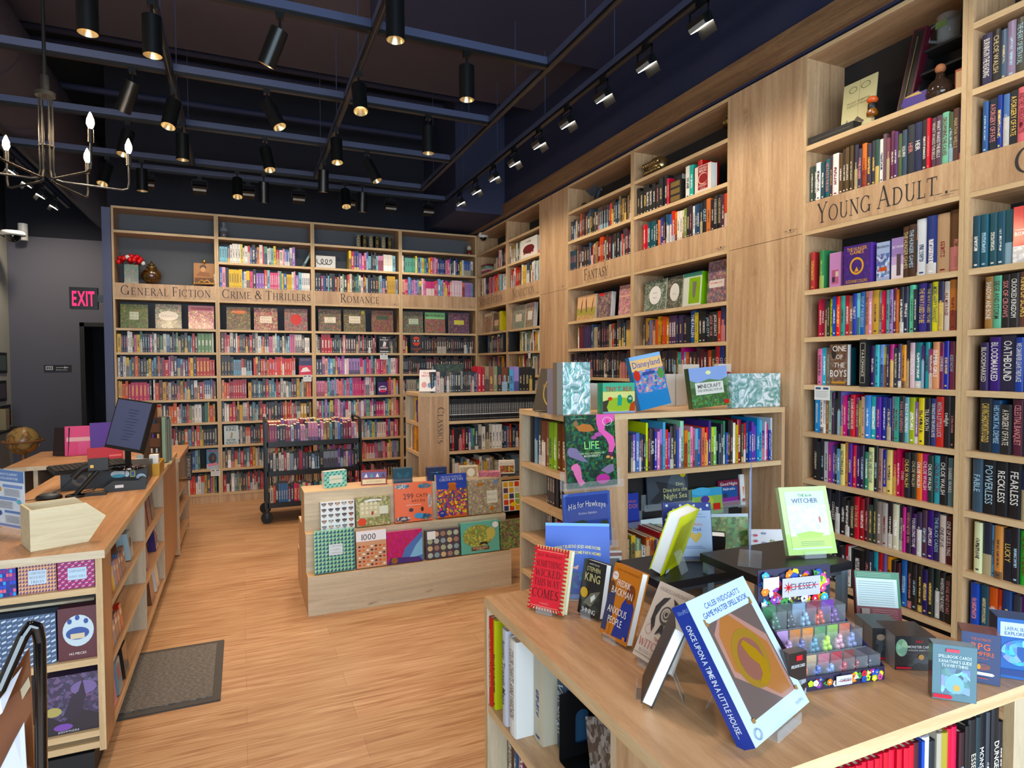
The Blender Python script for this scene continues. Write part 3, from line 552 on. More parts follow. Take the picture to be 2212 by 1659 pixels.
# --- back wall -------------------------------------------------------------
g0 = .026
def std(u, key, rows):
    for i, sp in rows:
        z = {3: 2.972, 2: 2.697, 1: 2.42}.get(i) if i > 0 else LOW[7+i+1] if i < 0 else None
        pal = sp[0]; x0, x1 = (sp[1], sp[2]) if len(sp) > 2 else (g0, u.w-g0); kw = sp[3] if len(sp) > 3 else {}
        nm = {3: 'top shelf', 2: 'second shelf above the sign', 1: 'shelf just above the sign'}.get(i) or f'{ORD[-i]} shelf below the sign'
        row(u, z, x0, x1, pal, rowname=nm, **kw)
std(b1, 'b1', [(-2, ('mix',)), (-3, ('mix',)), (-4, ('red', g0, .35)), (-4, ('mix', .35, .96)), (-5, ('mix', g0, .96)), (-6, ('mix', g0, .96)), (-7, ('mix', g0, .80)), (-8, ('mix', g0, .96))])
std(b2, 'b2', [(2, ('bright', g0, .83)), (1, ('bright', g0, .995)), (-2, ('mix', g0, .995)), (-3, ('mix', g0, .35)), (-3, ('red', .36, .84)), (-4, ('red', g0, .3)), (-4, ('crime', .3, .995)), (-5, ('crime', g0, .995)), (-6, ('crime', .18, .995)), (-7, ('crime',)), (-8, ('crime',))])
std(b3, 'b3', [(2, ('bright', .42, 1.015)), (1, ('mix', g0, 1.015)), (-2, ('romdark', g0, .76)), (-2, ('romdark', .90, 1.015)), (-3, ('pink',)), (-4, ('pink', g0, .74)), (-4, ('pink', .87, 1.015)), (-5, ('pink',)), (-6, ('pink',)), (-7, ('pink',)), (-8, ('romdark',))])
std(b4, 'b4', [(2, ('bright',)), (1, ('pink',)), (-2, ('yadark', g0, .1)), (-2, ('dark', .27, .98)), (-3, ('dark', g0, .95)), (-4, ('mix', g0, .3)), (-4, ('dark', .3, .98)), (-5, ('pink',)), (-6, ('dark',))])
# --- right wall, far bays --------------------------------------------------
std(r1, 'r1', [(2, ('romdark', .66, .96)), (1, ('bright', .12, .96)), (-2, ('sci', .3, .83)), (-3, ('sci', .35, .96)), (-4, ('sci',)), (-5, ('sci',))])
std(r2, 'r2', [(2, ('nonfic', g0, .4)), (1, ('nonfic', .06, .87)), (-2, ('nonfic', .3, .87)), (-3, ('nonfic', .3, .87)), (-4, ('nonfic',)), (-5, ('dark',))])
std(f1, 'f1', [(2, ('fantasy',)), (1, ('fantasy',)), (-2, ('fantasy', .15, 1.05)), (-3, ('dark', .05, 1.05)), (-4, ('dark',))])
titled(f2, 2.697, g0, .43, '1a1816;1a1816;1a1816;1a1816;1a1816;1a1816;201c1c;1c1c22:1.3:.9;141418:1.1;d82c48:.6:.3', rowname='second shelf above the sign')
titled(f2, 2.697, .6, .78, 'f0ece6:1.2:.95;40b0a0:1:.8;2c3030:1;b83030:1.1:.95', rowname='second shelf above the sign')
titled(f2, 2.42, .12, 1.04, 'd84850:.8:.3;d84850:.8:.35;1c4c54:1:.5;1c4c54:1:.5;1c4c54:1.1:.55;14161c:.9:.5|OLIVIE BLAKE;e89060:.7:.3;3048a8:1.1:.6;14181c:.9:.7;2c4c68:.7;2c4c68:.7;3868a8:.9:.6;c83c34:1.2:.9;e0803c:.7:.6;e8e0d0:.7:.6;e8e0d0:.7:.6;d8d4b0:.8:.6;7c8c4c:.9:.7;1c1c20:.9:.7;2c2028:1:.8;e8e4e0:.6:.6;34506c:.8:.7;26405c:.8:.7;202c38:.8:.7;201c1c:1.3:.9|QUEST;c87850:1.2:.95;18141a:1;1a1418:1:1|A CURSE CARVED IN BONE;1a1418:1:1|A CURSE CARVED IN BONE;4a2838:1;c84c38:.9:.8;5868a0:.5', rowname='shelf just above the sign')
row(f2, 1.688, .12, .55, 'sci', rowname='second shelf below the sign')
titled(f2, 1.688, .55, 1.04, '3c2c48;241c2c:1.1;1c2028;28508c:1.4:.9|THE FALLEN;c8b04c:.8:.6;181c20;1c1c22;1a1c20:1.1|JADE CITY;1c1818:1.1|JADE WAR;1c1c24:1.1|JADE LEGACY;c84838:.7:.5;2c3058:1.1:.95;242440:.8', rowname='second shelf below the sign')
row(f2, 1.429, .32, .6, 'dark', rowname='third shelf below the sign', h0=.2)
titled(f2, 1.429, .5, 1.04, 'c83c34;38a090:.9;b83078:.9;7890b0:.7;e06c38:.9;301c2c;38282c;2c2028;5c2028;401c28;c85430:1;2c3028;a82830:1.2:1|CITY;283878:1.1:1|CITY;302820:1.1:1|CITY', h0=.19, h1=.23, rowname='third shelf below the sign')
row(f2, 1.17, .05, 1.04, 'fantasy', rowname='fourth shelf below the sign')
# --- Young Adult, explicit -------------------------------------------------
titled(ya, 2.42, .03, .815, '3c4c48:.9:.1;384844:.8:.1;f0f0ee:1.1:.3;2c4a50:1:.2;28606a:1.3:.4|HIS FACE IS THE SUN;3c3440:.7;f0eae6:1.6:.7;5c4628:1.2:.5;38281c:.8;5c4830:.8;4a3820:.9;342c3c;38344a;d88050:1.1:.7;3c3440;343844;2c4c44:.9:.6;f0f0ee:1:.5;6c5058:.7;804c58:.7;6c3850:.8;583060:.9:.7;506038:.8|PAGE;3c4c5c:1:.6|SQUIRE;2c3038:1.5:.9|HEIR;283050:1.5:.9|HEIR;282028:1.1:.9;d83440:.6:.9;584050:1.1:.8|WHAT WAKES THE BELLS;584050:1.1:.8|WHAT WAKES THE BELLS;80c0a0:1.2:.9|DROWNING THE CAVES;4c5838:.8:.7;5c4038:1.1:.9|MARTHA WELLS;302c58:.8:.7', h0=.19, h1=.235, rowname='shelf just above the sign')
titled(ya, 1.945, .55, .815, '4a3020:.8:.5|THE HUNGER GAMES;40281c:.8:.55|THE HUNGER GAMES;d8dce0:1.2:.85;2c3c78:1.1:.9;b89878:1.3:.9;604028:1.3:1', h0=.21, h1=.27, rowname='first shelf below the sign')
titled(ya, 1.688, .09, .815, 'c82c50:1:.5;8c2838:.6:.5;303438:.6;2c2c30:.7;b8cc40:.8:.4;3c58a8:.8:.6;e83c3c:1:.6;38988c:1:.6;c83848:.9:.6;8c6c58:.9:.5;3048a8:1:.7|THIRSTY;80c8c8:.6:.7;3868b0:1.1:.8|SHUT UP THIS IS SERIOUS;c88868:.9:.8|THIS THING OF OURS;e0a0b8:.7:.8;c8a050:1.4:.8;98a0a8:.8:.6;c83048:.5:.6;70a8a0:.8:.7;a08cc8:.8:.7;6c3048:.8:.8;c87040:.5;1c1c28:.9:.8;242840:.9:.8;70d0a8:1.1:.9;202838:.6;3c3480:1.6:.95|THE WAY I USED TO BE;202048:.9:.85|THE WAY I USED TO BE;e0d830:1.2:.95|MORE HAPPY THAN NOT;28284c:1:.9;d8ccc0:1:.85|ALL MY RAGE;c08048:1.2:.95;b89070:.6:.9', h0=.18, h1=.225, rowname='second shelf below the sign')
titled(ya, 1.429, .09, .21, 'd880a8:1:.4;50b0d0:.8;b0683c:.6:.4;5c8898:.8:.5;48a0b8:.8:.5', rowname='third shelf below the sign', h0=.18, h1=.22)
titled(ya, 1.429, .395, .815, '3c2c68:1.2:.5;50b0b8:1.1:.6;88a8e0:1.1:.6;c8c050:.7:.4;302c50:.6;c04880:1:.6;303848:.9;4c4868:.9:.6;d89040:1:.5;242830:.6;e0c0c8:1.2:.7|LOVESTRUCK;2c7c84:1.5:.7;48346c:.6;38989c:1:.7|EVERMORE;a04878:.8;e0a078:1.3:.7|SUMMER GIRLS;7c3060:.9:.6|LOVE BUGS;3038a8:1:.75;783050:1.1:.7|KISS NOW;c88c68:.9:.7', rowname='third shelf below the sign', h0=.18, h1=.225)
titled(ya, 1.17, .08, .80, '3088c8:.9:.6;e4dcd4:1:.5;b8a8a0:.6;885c3c:.6;a0b8a8:.7;4c2c50:.7|MY LIFE;1c2420:.8;282830:.7;8074c0:.8;c84480:.7;282840:.8|BOYS WITH SHARP TEETH;c82c38:1:.6|A CRANE AMONG WOLVES;80386c:.8|WE WERE A MOVIE;908c40:.5;d0a890:.7;5c94d8:1.3:.6;3cb0b8:1.1:.5;5c3898:1.1:.5;303c98:1.1:.5;2c3070:.9;b0a8d0:.8:.6;48a090:.7:.6;22242c:1:.7|PAN AND INFERNO;70b0b8:.9:.6|BUILD A GIRLFRIEND;a0b038:1.1:.6;9068a8:.6;e8d040:1.1:.6;14141c:1.1:.6|TILL DEATH;384480:1:.6|THE PRINCE AND THE APOCALYPSE;c84c48:1.3:.8|WITH A LITTLE LUCK;1c181c:1.1:.9|twilight;181418:.7', rowname='fourth shelf below the sign', h0=.185, h1=.235)
titled(ya, .911, .07, .80, '1c1c20:.9;202020:.9;24242a:.8;c0c0c4:.9:.6;a04890:.9:.6;6c58b0:.9;20242c:.5;70a0c0:.7;e8dc90:1.1:.6|NOTHING LIKE;c88c58:.6;5c3890:.9;d83850:.9:.6;40205c:.8;241c34:.8;3c8c70:.9;e8f0b0:1.2:.6|EAT THE ONES YOU LOVE;181818:.8;a08478:.9;3c3ca0:.8:.5;e0cc80:1.1:.6;d8506c:1:.6;c02850:.6;b82c4c:.8|STARS;1c1c20:1.1:.6|CHLOE WALSH;2c2c24:1:.65|CHLOE WALSH;e87838:1:.65|CHLOE WALSH;d03488:1.1:.65|CHLOE WALSH;1c3430:1:.6|CHLOE WALSH;48a0b0:1.1:.65|CHLOE WALSH;1a1418:1.2:.7|CHLOE WALSH;5c7c84:1:.6|SHARK WARS', rowname='fifth shelf below the sign', h0=.185, h1=.235)
titled(ya, .65, .03, .80, '14161c:.9;1c1818:.9;201c20;20181c|BAD BLOOD;30343c:.9|NEVER EVER GAMES;282430:.9;202430:1|CONQUEST;20202a:1.1;28242a:1.1;241c1c:1;201818;c82c38:1:.6|TO THE BONE;a02830:1:.5;4c1c24:.8;40443c:.8;2c3c34:.8;8c7c74:1:.6;b0a8a0:1.1;2c1c24:1;d8d4b8:1.1:.7;2c2028:.8;c84890:.5:.6|DEATH;2c1c30:.9|WHEN I NEVER WIN;44205c:.9|YOU BELONG TO ME;382c4c:.9;4c3040:.9;3c2070:1.1:.8;2c2850:1|THE BLACK CARDS;d8c8bc:1:.6|ONE OF US;542024:1:.6|ONE OF US IS LYING', rowname='sixth shelf below the sign', h0=.185, h1=.235)
titled(ya, .39, .1, .80, '2c2428;c82c34:1:.6;283440:.9;303438;242830;1c2028;382c30;c82838:.6:.5;e8e0d8:.5:.4;101216:3:.3;20242c:1:.8;303848:.8;3898a8:1:.7;c83c3c:1:.7;6c5898:.8;e09038:1:.6;1c1414:.9;3c1420:.9;3c68a8:1.1:.7;1c1814;201c1c;2c241c;282058:1;182020;203028;1c1c20|WHISPERS IN THE FOREST;241c18|TITANS AND STARS', rowname='seventh shelf below the sign', h0=.19, h1=.235)
# --- the bay cut by the frame ----------------------------------------------
titled(nx, 2.697, .04, .30, '28284c:1.2:.5|BURNING IN THE READING;181418:1:.5|CHLOE WALSH;405870:.7;8c7c98:1:.7;3c3c30:1:.6|THE HEART OF BETRAYAL;34347c:1.3:.8|ALL BETTER NOW;a0a8c0:.8;384060:1', h0=.2, h1=.235, rowname='second shelf above the sign')
titled(nx, 2.42, .05, .30, '3c5c90:.7:.4;1c2430:1.1:.5|A FORGERY OF FATE;283c88:.6;5878a8:.8:.5;1c2028:1.1:.6|A FORGERY OF FATE;d87880:1:.6|AND THEY WERE ROOMMATES;d82c50:.8:.6;74609c:1.2:.7|HEIR OF STORMS;303858:1', h0=.2, h1=.235, rowname='shelf just above the sign')
titled(nx, 1.945, .02, .17, '204858:1:.9;1c5060:1:.9;204c58:1:.9;1c4c60:1:.9;20505c:1:.9', h0=.2, h1=.225, rowname='first shelf below the sign')
titled(nx, 1.688, .07, .30, 'a07848:1:.5|SHADOW AND BONE;68b090:1:.5|SIEGE AND STORM;181818:1:.5|SIX OF CROWS;1c1c1c:1:.55|CROOKED KINGDOM;5c3c34:1.2:.6|KING OF SCARS;d8c8c0:1:.6;302c40:1', h0=.2, h1=.235, rowname='second shelf below the sign')
titled(nx, 1.429, .06, .30, '2c2048:.8:.4|BLOODMARKED;3c2470:1.1:.8|BLOODMARKED;24203c:1.4:.9|OATHBOUND;304898:.8:.7|WE CAN NEVER LEAVE THIS PLACE;241c38:1|SOMADINA;2c2430:1', h0=.18, h1=.235, rowname='third shelf below the sign')
titled(nx, 1.17, .06, .30, '202428:1.2:.8|CARVING SHADOWS INTO GOLD;204064:.9:.6|HIS MORTAL DEMISE;1c1c1c:1|A FORGERY OF FATE;502434:1:.8|CELESTIAL BANQUET;202c3c:1|TO STEAL FROM THIEVES;243040:1', h0=.2, h1=.235, rowname='fourth shelf below the sign')
titled(nx, .911, .04, .30, '3c5060:1:.8|FABLE;16161a:1.2:.8|POWERLESS;16161a:1.1:.8|RECKLESS;16161a:1.2:.8|FEARLESS;203058:1;2c3c34:1', h0=.2, h1=.235, rowname='fifth shelf below the sign')
titled(nx, .65, .05, .30, 'd8dcb0:.9:.5;202838:1:.7;68a0d0:.4:.5;c88c58:.9:.6;1c2030:1|LUCKY;202028:.8;48b048:1.3:.6|RETURN TO SENDER;202428:1', h0=.2, h1=.235, rowname='sixth shelf below the sign')
titled(nx, .39, .04, .30, '2c4ca8:1:.4;204858:1;d06038:1:.5;c85040:.6;284070:1;343844:1;783090:1;342c34:1', h0=.2, h1=.23, rowname='seventh shelf below the sign')
# --- kids unit, classics unit, near table ----------------------------------
titled(kids, 1.0, .355, 1.34, '90a890:.7:.5;202028:.5:.3;2c3038:.5:.3;8c64c0:.6:.3;5c78b8:.8:.4;302c3c:.5:.3;203850:.5:.3;2c2c38:.5;c8d840:.5:1;401c24:.5:.5;16161a:1.1:.6|FLAMER;4c48a8:.6:.4;e090b8:.6:.4;a880c8:.6;60a8d0:.6;d83c34:.8:.5;7850a0:.5;24201c:.9:.7;34343c:.7:.8;4860a8:.5:.4;c8a0d0:.5;98d0b0:.9:1;d87c38:.8:.4;88b870:.6;e8a0b8:.6:.6;d06890:.6:.5;70b0c0:.7;3860a8:.8;d87860:.8:.5;e8a068:.5;d83c40:.6:.5;4c3c84:.6;b8cc50:.6:.5;88c068:.8:.5;242838:.6|DOG MAN;283848:.6|DOG MAN;2c2c38:.6|DOG MAN;3c7c58:.6;3058a8:.6;201c24:.5;383028:.7;e8e0cc:.9:.7;c8a840:.6;90303c:1:.9;2c5848:.5;b83c40:.6;203878:.8:.8;3c58a8:.7;68489c:.7;6c50b0:.7;3888c0:.7;5cb0c8:.9:.8;503088:.7;d8c8d8:.5;b04c78:.6;3c50a0:.6;c0d0e0:.5', h0=.165, h1=.245, y=.03, d=.2, rowname='top shelf of the picture book unit')
titled(kids, .5, .36, .75, '385868;d8b848:.7;40908c;e0d8c8:.6;b86040:.7;d8a050:1;3c4c70:.8;c83840:.6;386080:1.4;e0a0c0:.8;d8d0a0:1;28304c:.9', h0=.1, h1=.17, y=.04, d=.2, rowname='low shelf of the picture book unit')
titled(kside, 1.01, .05, .53, '16181c:1.1:.9;2c5078:.8:1;3c3c34:.9:.8;7c4c3c:1:.7;8c5c48:.9:.7;88b040:1:.7;98c050:.7:.7;6c3c20:1:.7;7c4820:1.2:.7;e0982c:.9:.4;b86030:.6:.4', h0=.19, h1=.26, y=.04, d=.22, rowname='top shelf of the unit end')
row(kside, .815, .22, .53, 'vdark', h0=.14, h1=.165, y=.05, d=.15, rowname='second shelf of the unit end')
row(kside, .615, .22, .53, 'romdark', h0=.13, h1=.165, y=.05, d=.15, rowname='third shelf of the unit end')
n0 = len(BOOKS); row(cla, 1.05, .28, 1.1, 'penguin', h0=.19, h1=.195, t0=.008, t1=.018, dy=.002, rowname='top shelf of the Classics unit')
for b in BOOKS[n0:]: b['stripe'] = 1; b['c2'] = 'b0b0ac'; b['seed'] = .62
titled(cla, .785, .28, .55, '201c24:.7:.5;c83440:.5:.4;121316:1.2:.5;121316:1;b84850:.7:.4;121316:1:.5;7850a8:.7:.4;40a0a0:.5:.4;88b868:.5:.4;28404c:1', h0=.17, h1=.22, rowname='second shelf of the Classics unit')
row(cla, .785, .55, 1.1, 'nonfic', rowname='second shelf of the Classics unit')
row(cla, .52, .28, 1.1, 'nonfic', h0=.15, h1=.2, rowname='third shelf of the Classics unit')
titled(cla, 1.3, .12, .55, '241c18:1.2:.6;1c2030:1:.6;e8c8c4:1.5:.6;24342c:1.8:.6;1c2c3c:1;5c5448:1.2;7c7468:1;3c405c:.7;283c34:.8;342c24:1;202830:1.3;9c9c84:.8;2c2c40:.7;242830:.7;342430:.7;283038:.7;3c4c38:.7;343458:.7;2c2438:.8;202c40:.8;4c5488:.8', h0=.175, h1=.185, y=.03, rowname='row on top of the Classics unit')
titled(cla, 1.3, .55, 1.12, 'c83c48:1.2:.9;a81c30:1:.7;9c8c6c:1.3:.9;8c5c50:1.3:.9;8c8c68:1.3:.9;24302c:1.4;7c4020:1.8;2c3c2c:.6;70b0d8:1.4;a898d8:1.6;1c201c:1.2;241c1c:1.1;2c201c:1.1;1c2420:1;1c1c1c:1', h0=.2, h1=.23, y=.03, rowname='row on top of the Classics unit')
row(cside, 1.04, .22, .42, 'bright', h0=.19, h1=.23, rowname='top shelf of the Classics end'); row(cside, .78, .1, .42, 'bright', h0=.19, h1=.23, rowname='second shelf of the Classics end')
for (s0, t, y, h, c, ti, tc) in ((.02, .024, .0, .262, 'c0342c', 'WORLD WITHOUT END', 'e8d8b8'), (.046, .02, .004, .262, 'b8bc40', None, None), (.068, .012, .03, .2, '706c60', None, None), (.082, .022, .02, .235, '2c1c18', 'GOTHIC', 'e0d8d0'), (.106, .014, .016, .23, 'c8c4bc', None, None), (.122, .034, .0, .268, 'c8ccd8', 'Iconic Transit Maps', '40485c'), (.158, .012, .03, .21, '4c3038', None, None), (.172, .046, .0, .262, 'e4e6e4', 'COLOR CHARTS  ANNE VARICHON', '8c8474'), (.22, .058, .05, .23, 'c0b8a4', None, None), (.28, .05, .09, .2, '34506c', 'Van Gogh', 'c8d4dc')):
    add_book(nside, s0, y+.004, .5456, t-.001, h, .2, c, title=ti, tcol=tc, row='shelf under the display table', n=1+int(s0*40))
titled(nside, .27, .03, .5, '4c3428:.8:.6;3c5878:.3:.8;783058:.7:.9;281c24:.8;7c3420:.8:.6;302428:.6;b0b030:1.4:.7|LEGO;c8a838:.6;302028:1', h0=.19, h1=.235, y=.05, d=.2, rowname='low shelf under the display table')
titled(near, .56, .25, .835, ';'.join(['d8243c:.9:.7|DUNGEONS & DRAGONS', 'c82838:.8:.7|DUNGEONS & DRAGONS']*9)+';4c2028:1:.7;3c58b0:.5:.7;d8dce8:1.2:.75;1c242c:.9;b0a898:.8:.75;a89848:1:.7;d84858:.8:.75;c83050:.9:.75;341820:.9;1c1c1c:.7;1a1c20:1.3:.85|ESSENTIALS;20343c:.8:.85;1c1c20:1.3:.9|MONSTERS;3c4048:.7:.85;16181c:1.4:.95|DUNGEONS;14161c:.8', h0=.21, h1=.258, y=.012, d=.18, rowname='shelf on the near side of the display table')
# --- book truck ------------------------------------------------------------
CART = U('cart', -2.60, -1.2, 0, .87, [])
# ---------------------------------------------------------------- colour names for the labels
NAMED = [('black', (18, 18, 20)), ('charcoal', (50, 50, 55)), ('grey', (125, 125, 125)), ('pale grey', (180, 180, 180)), ('white', (230, 230, 228)), ('cream', (222, 208, 176)), ('tan', (185, 150, 110)), ('brown', (95, 62, 40)), ('dark brown', (52, 36, 28)), ('dark red', (115, 28, 36)), ('red', (205, 45, 50)), ('coral', (222, 105, 85)), ('orange', (224, 130, 60)), ('gold', (200, 165, 70)), ('yellow', (228, 212, 70)), ('lime', (160, 180, 60)), ('green', (80, 150, 80)), ('dark green', (40, 62, 50)), ('teal', (50, 145, 145)), ('mint', (130, 200, 165)), ('sky blue', (110, 165, 210)), ('blue', (55, 85, 165)), ('navy', (35, 45, 85)), ('slate', (70, 85, 100)), ('purple', (90, 50, 135)), ('lilac', (165, 140, 200)), ('plum', (70, 38, 70)), ('magenta', (190, 55, 120)), ('pink', (222, 140, 170))]
def cname(h):
    r, g, b = (int(h[i:i+2], 16) for i in (0, 2, 4)); return min(NAMED, key=lambda n: (n[1][0]-r)**2+(n[1][1]-g)**2+(n[1][2]-b)**2)[0]
UN = {'ya': 'Young Adult', 'nx': 'rightmost', 'b1': 'General Fiction', 'b2': 'Crime', 'b3': 'Romance', 'b4': 'corner', 'r1': 'Science Fiction', 'r2': 'Nonfiction', 'f1': 'Fantasy', 'f2': 'right Fantasy'}
UKEY = {id(v): k for k, v in UX_.items()}
def make_book_mesh(m, b, T, pages_m='pages'):
    """cover: rounded spine and two boards"""
    t, h, d, col, c2, sd = b['t'], b['h'], b['d'], b['col'], b['c2'], b['seed']; m.T = T; bt = min(.0022, t*.18); r = min(.004, t*.2)
    xs = [0, t*.2, t*.5, t*.8, t]; ys = [r, r*.25, 0, r*.25, r]
    for i in range(4): m.face([(xs[i], ys[i], 0), (xs[i+1], ys[i+1], 0), (xs[i+1], ys[i+1], h), (xs[i], ys[i], h)], col, c2=c2, seed=sd, uv=[(xs[i]/t, 0), (xs[i+1]/t, 0), (xs[i+1]/t, h), (xs[i]/t, h)])
    for x0, x1 in ((0, bt), (t-bt, t)): m.box(x0, r, 0, x1, d, h, col=col, seed=sd)
    if b.get('stripe'): m.face([(0, -.0004, .05), (t, -.0004, .05), (t, -.0004, .058), (0, -.0004, .058)], 'e0e0dc')
    m.face([(xs[i], ys[i], h) for i in range(5)]+[(t-bt, r+.002, h), (bt, r+.002, h)], col, seed=sd); m.T = None
def page_block(b, T):
    t, h, d = b['t'], b['h'], b['d']; bt = min(.0022, t*.18); r = min(.004, t*.2)
    m = M(); m.T = T; m.box(bt, r+.001, .003, t-bt, d-.004, h-.003, m='pages'); return m
def flush_books():
    vis = []
    for b in BOOKS:
        u = b['u']; p = u.pt(b['x']+b['t']/2, b['y'], b['z']+b['h']/2); px, py, dz = pix(p)
        n = Vector((u.b.x, u.b.y, 0)); toc = (p-CAM).normalized(); cosf = abs(toc.dot(n)); area = b['t']*b['h']*cosf*(F_PX/max(dz, .1))**2*(2.5 if b['title'] else 1)
        p2 = pix(u.pt(b['x']+b['t']/2, b['y'], b['z']+b['h'])); b['vis'] = dz > .1 and -40 < px < 2260 and -60 < py and p2[1] < 1700
        if b['vis'] and (b.get('occ') is None): vis.append((area, id(b), b))
    vis.sort(key=lambda q: -q[0]); top = {id(q[2]) for q in vis[:NB_IND]}
    rest = M(); used = {}
    for b in BOOKS:
        if not b['vis']: continue
        u = b['u']; T = Matrix.Translation(u.pt(b['x'], b['y'], b['z'])) @ Matrix.Rotation(u.rz, 4, 'Z')
        if b['lean']: T = T @ Matrix.Rotation(b['lean'], 4, 'Y')
        I = Matrix.Identity(4)
        if id(b) in top:
            m = M(); make_book_mesh(m, b, I)
            if b['title']:
                tc = b['tcol'] or b['c2']; sz = min(b['t']*.62, .03); L = len(b['title'])*sz*.75
                m.text(b['title'], (b['t']/2-sz*.48, -.0006, b['h']*.54), (0, 0, -1), (1, 0, 0), sz, col=tc, maxw=b['h']*.72, bold=1, squash=.8)
                b['seed'] = .29
                m.C = [(*c[:3], .29) for c in m.C]
            o = m.build('book'); o.matrix_world = T
            w = 'thick' if b['t'] > .03 else 'slim' if b['t'] < .018 else 'upright'; k = UKEY.get(id(u))
            where = f"{b['row']} {UN[k]}" if k else b['row']
            if k: lab = f"{w} {cname(b['col'])} book, {ordn(b['n'])} from left, {b['row'].replace('below the sign', 'down').replace('above the sign', 'above')}, {UN[k]} bookcase"
            else: lab = f"{w} {cname(b['col'])} book, {ordn(b['n'])} from left, {b['row']}"
            lab = lab.replace('shelf just above', 'shelf over sign').replace('  ', ' ')
            if lab in used: lab = lab.replace(w, {'thick': 'wide', 'slim': 'narrow', 'upright': 'medium'}[w], 1)
            used[lab] = 1
            tag(o, lab, 'book', 'upright books in the shelf rows'); pb = page_block(b, I).build('page_block', o)
        else:
            rest.T = T; t, h, d = b['t'], b['h'], b['d']; c, c2, sd = b['col'], b['c2'], b['seed']
            rest.face([(0, 0, 0), (t, 0, 0), (t, 0, h), (0, 0, h)], c, c2=c2, seed=sd, uv=[(0, 0), (1, 0), (1, h), (0, h)])
            if b.get('stripe'): rest.face([(0, -.0004, .05), (t, -.0004, .05), (t, -.0004, .058), (0, -.0004, .058)], 'e0e0dc')
            rest.face([(0, 0, h), (t, 0, h), (t, .004, h), (0, .004, h)], c, seed=sd); rest.face([(.001, .004, h-.003), (t-.001, .004, h-.003), (t-.001, d, h-.003), (.001, d, h-.003)], m='pages')
            rest.face([(t, 0, 0), (t, d, 0), (t, d, h), (t, 0, h)], c, seed=sd); rest.face([(0, d, 0), (0, 0, 0), (0, 0, h), (0, d, h)], c, seed=sd)
            rest.face([(0, d, h), (t, d, h), (t, d, 0), (0, d, 0)], c, seed=sd); rest.T = None
    if rest.F: tag(rest.build('book_rows'), 'smaller upright books filling the rows of all the farther shelves', 'books', None, 'stuff')
NB_IND = 300
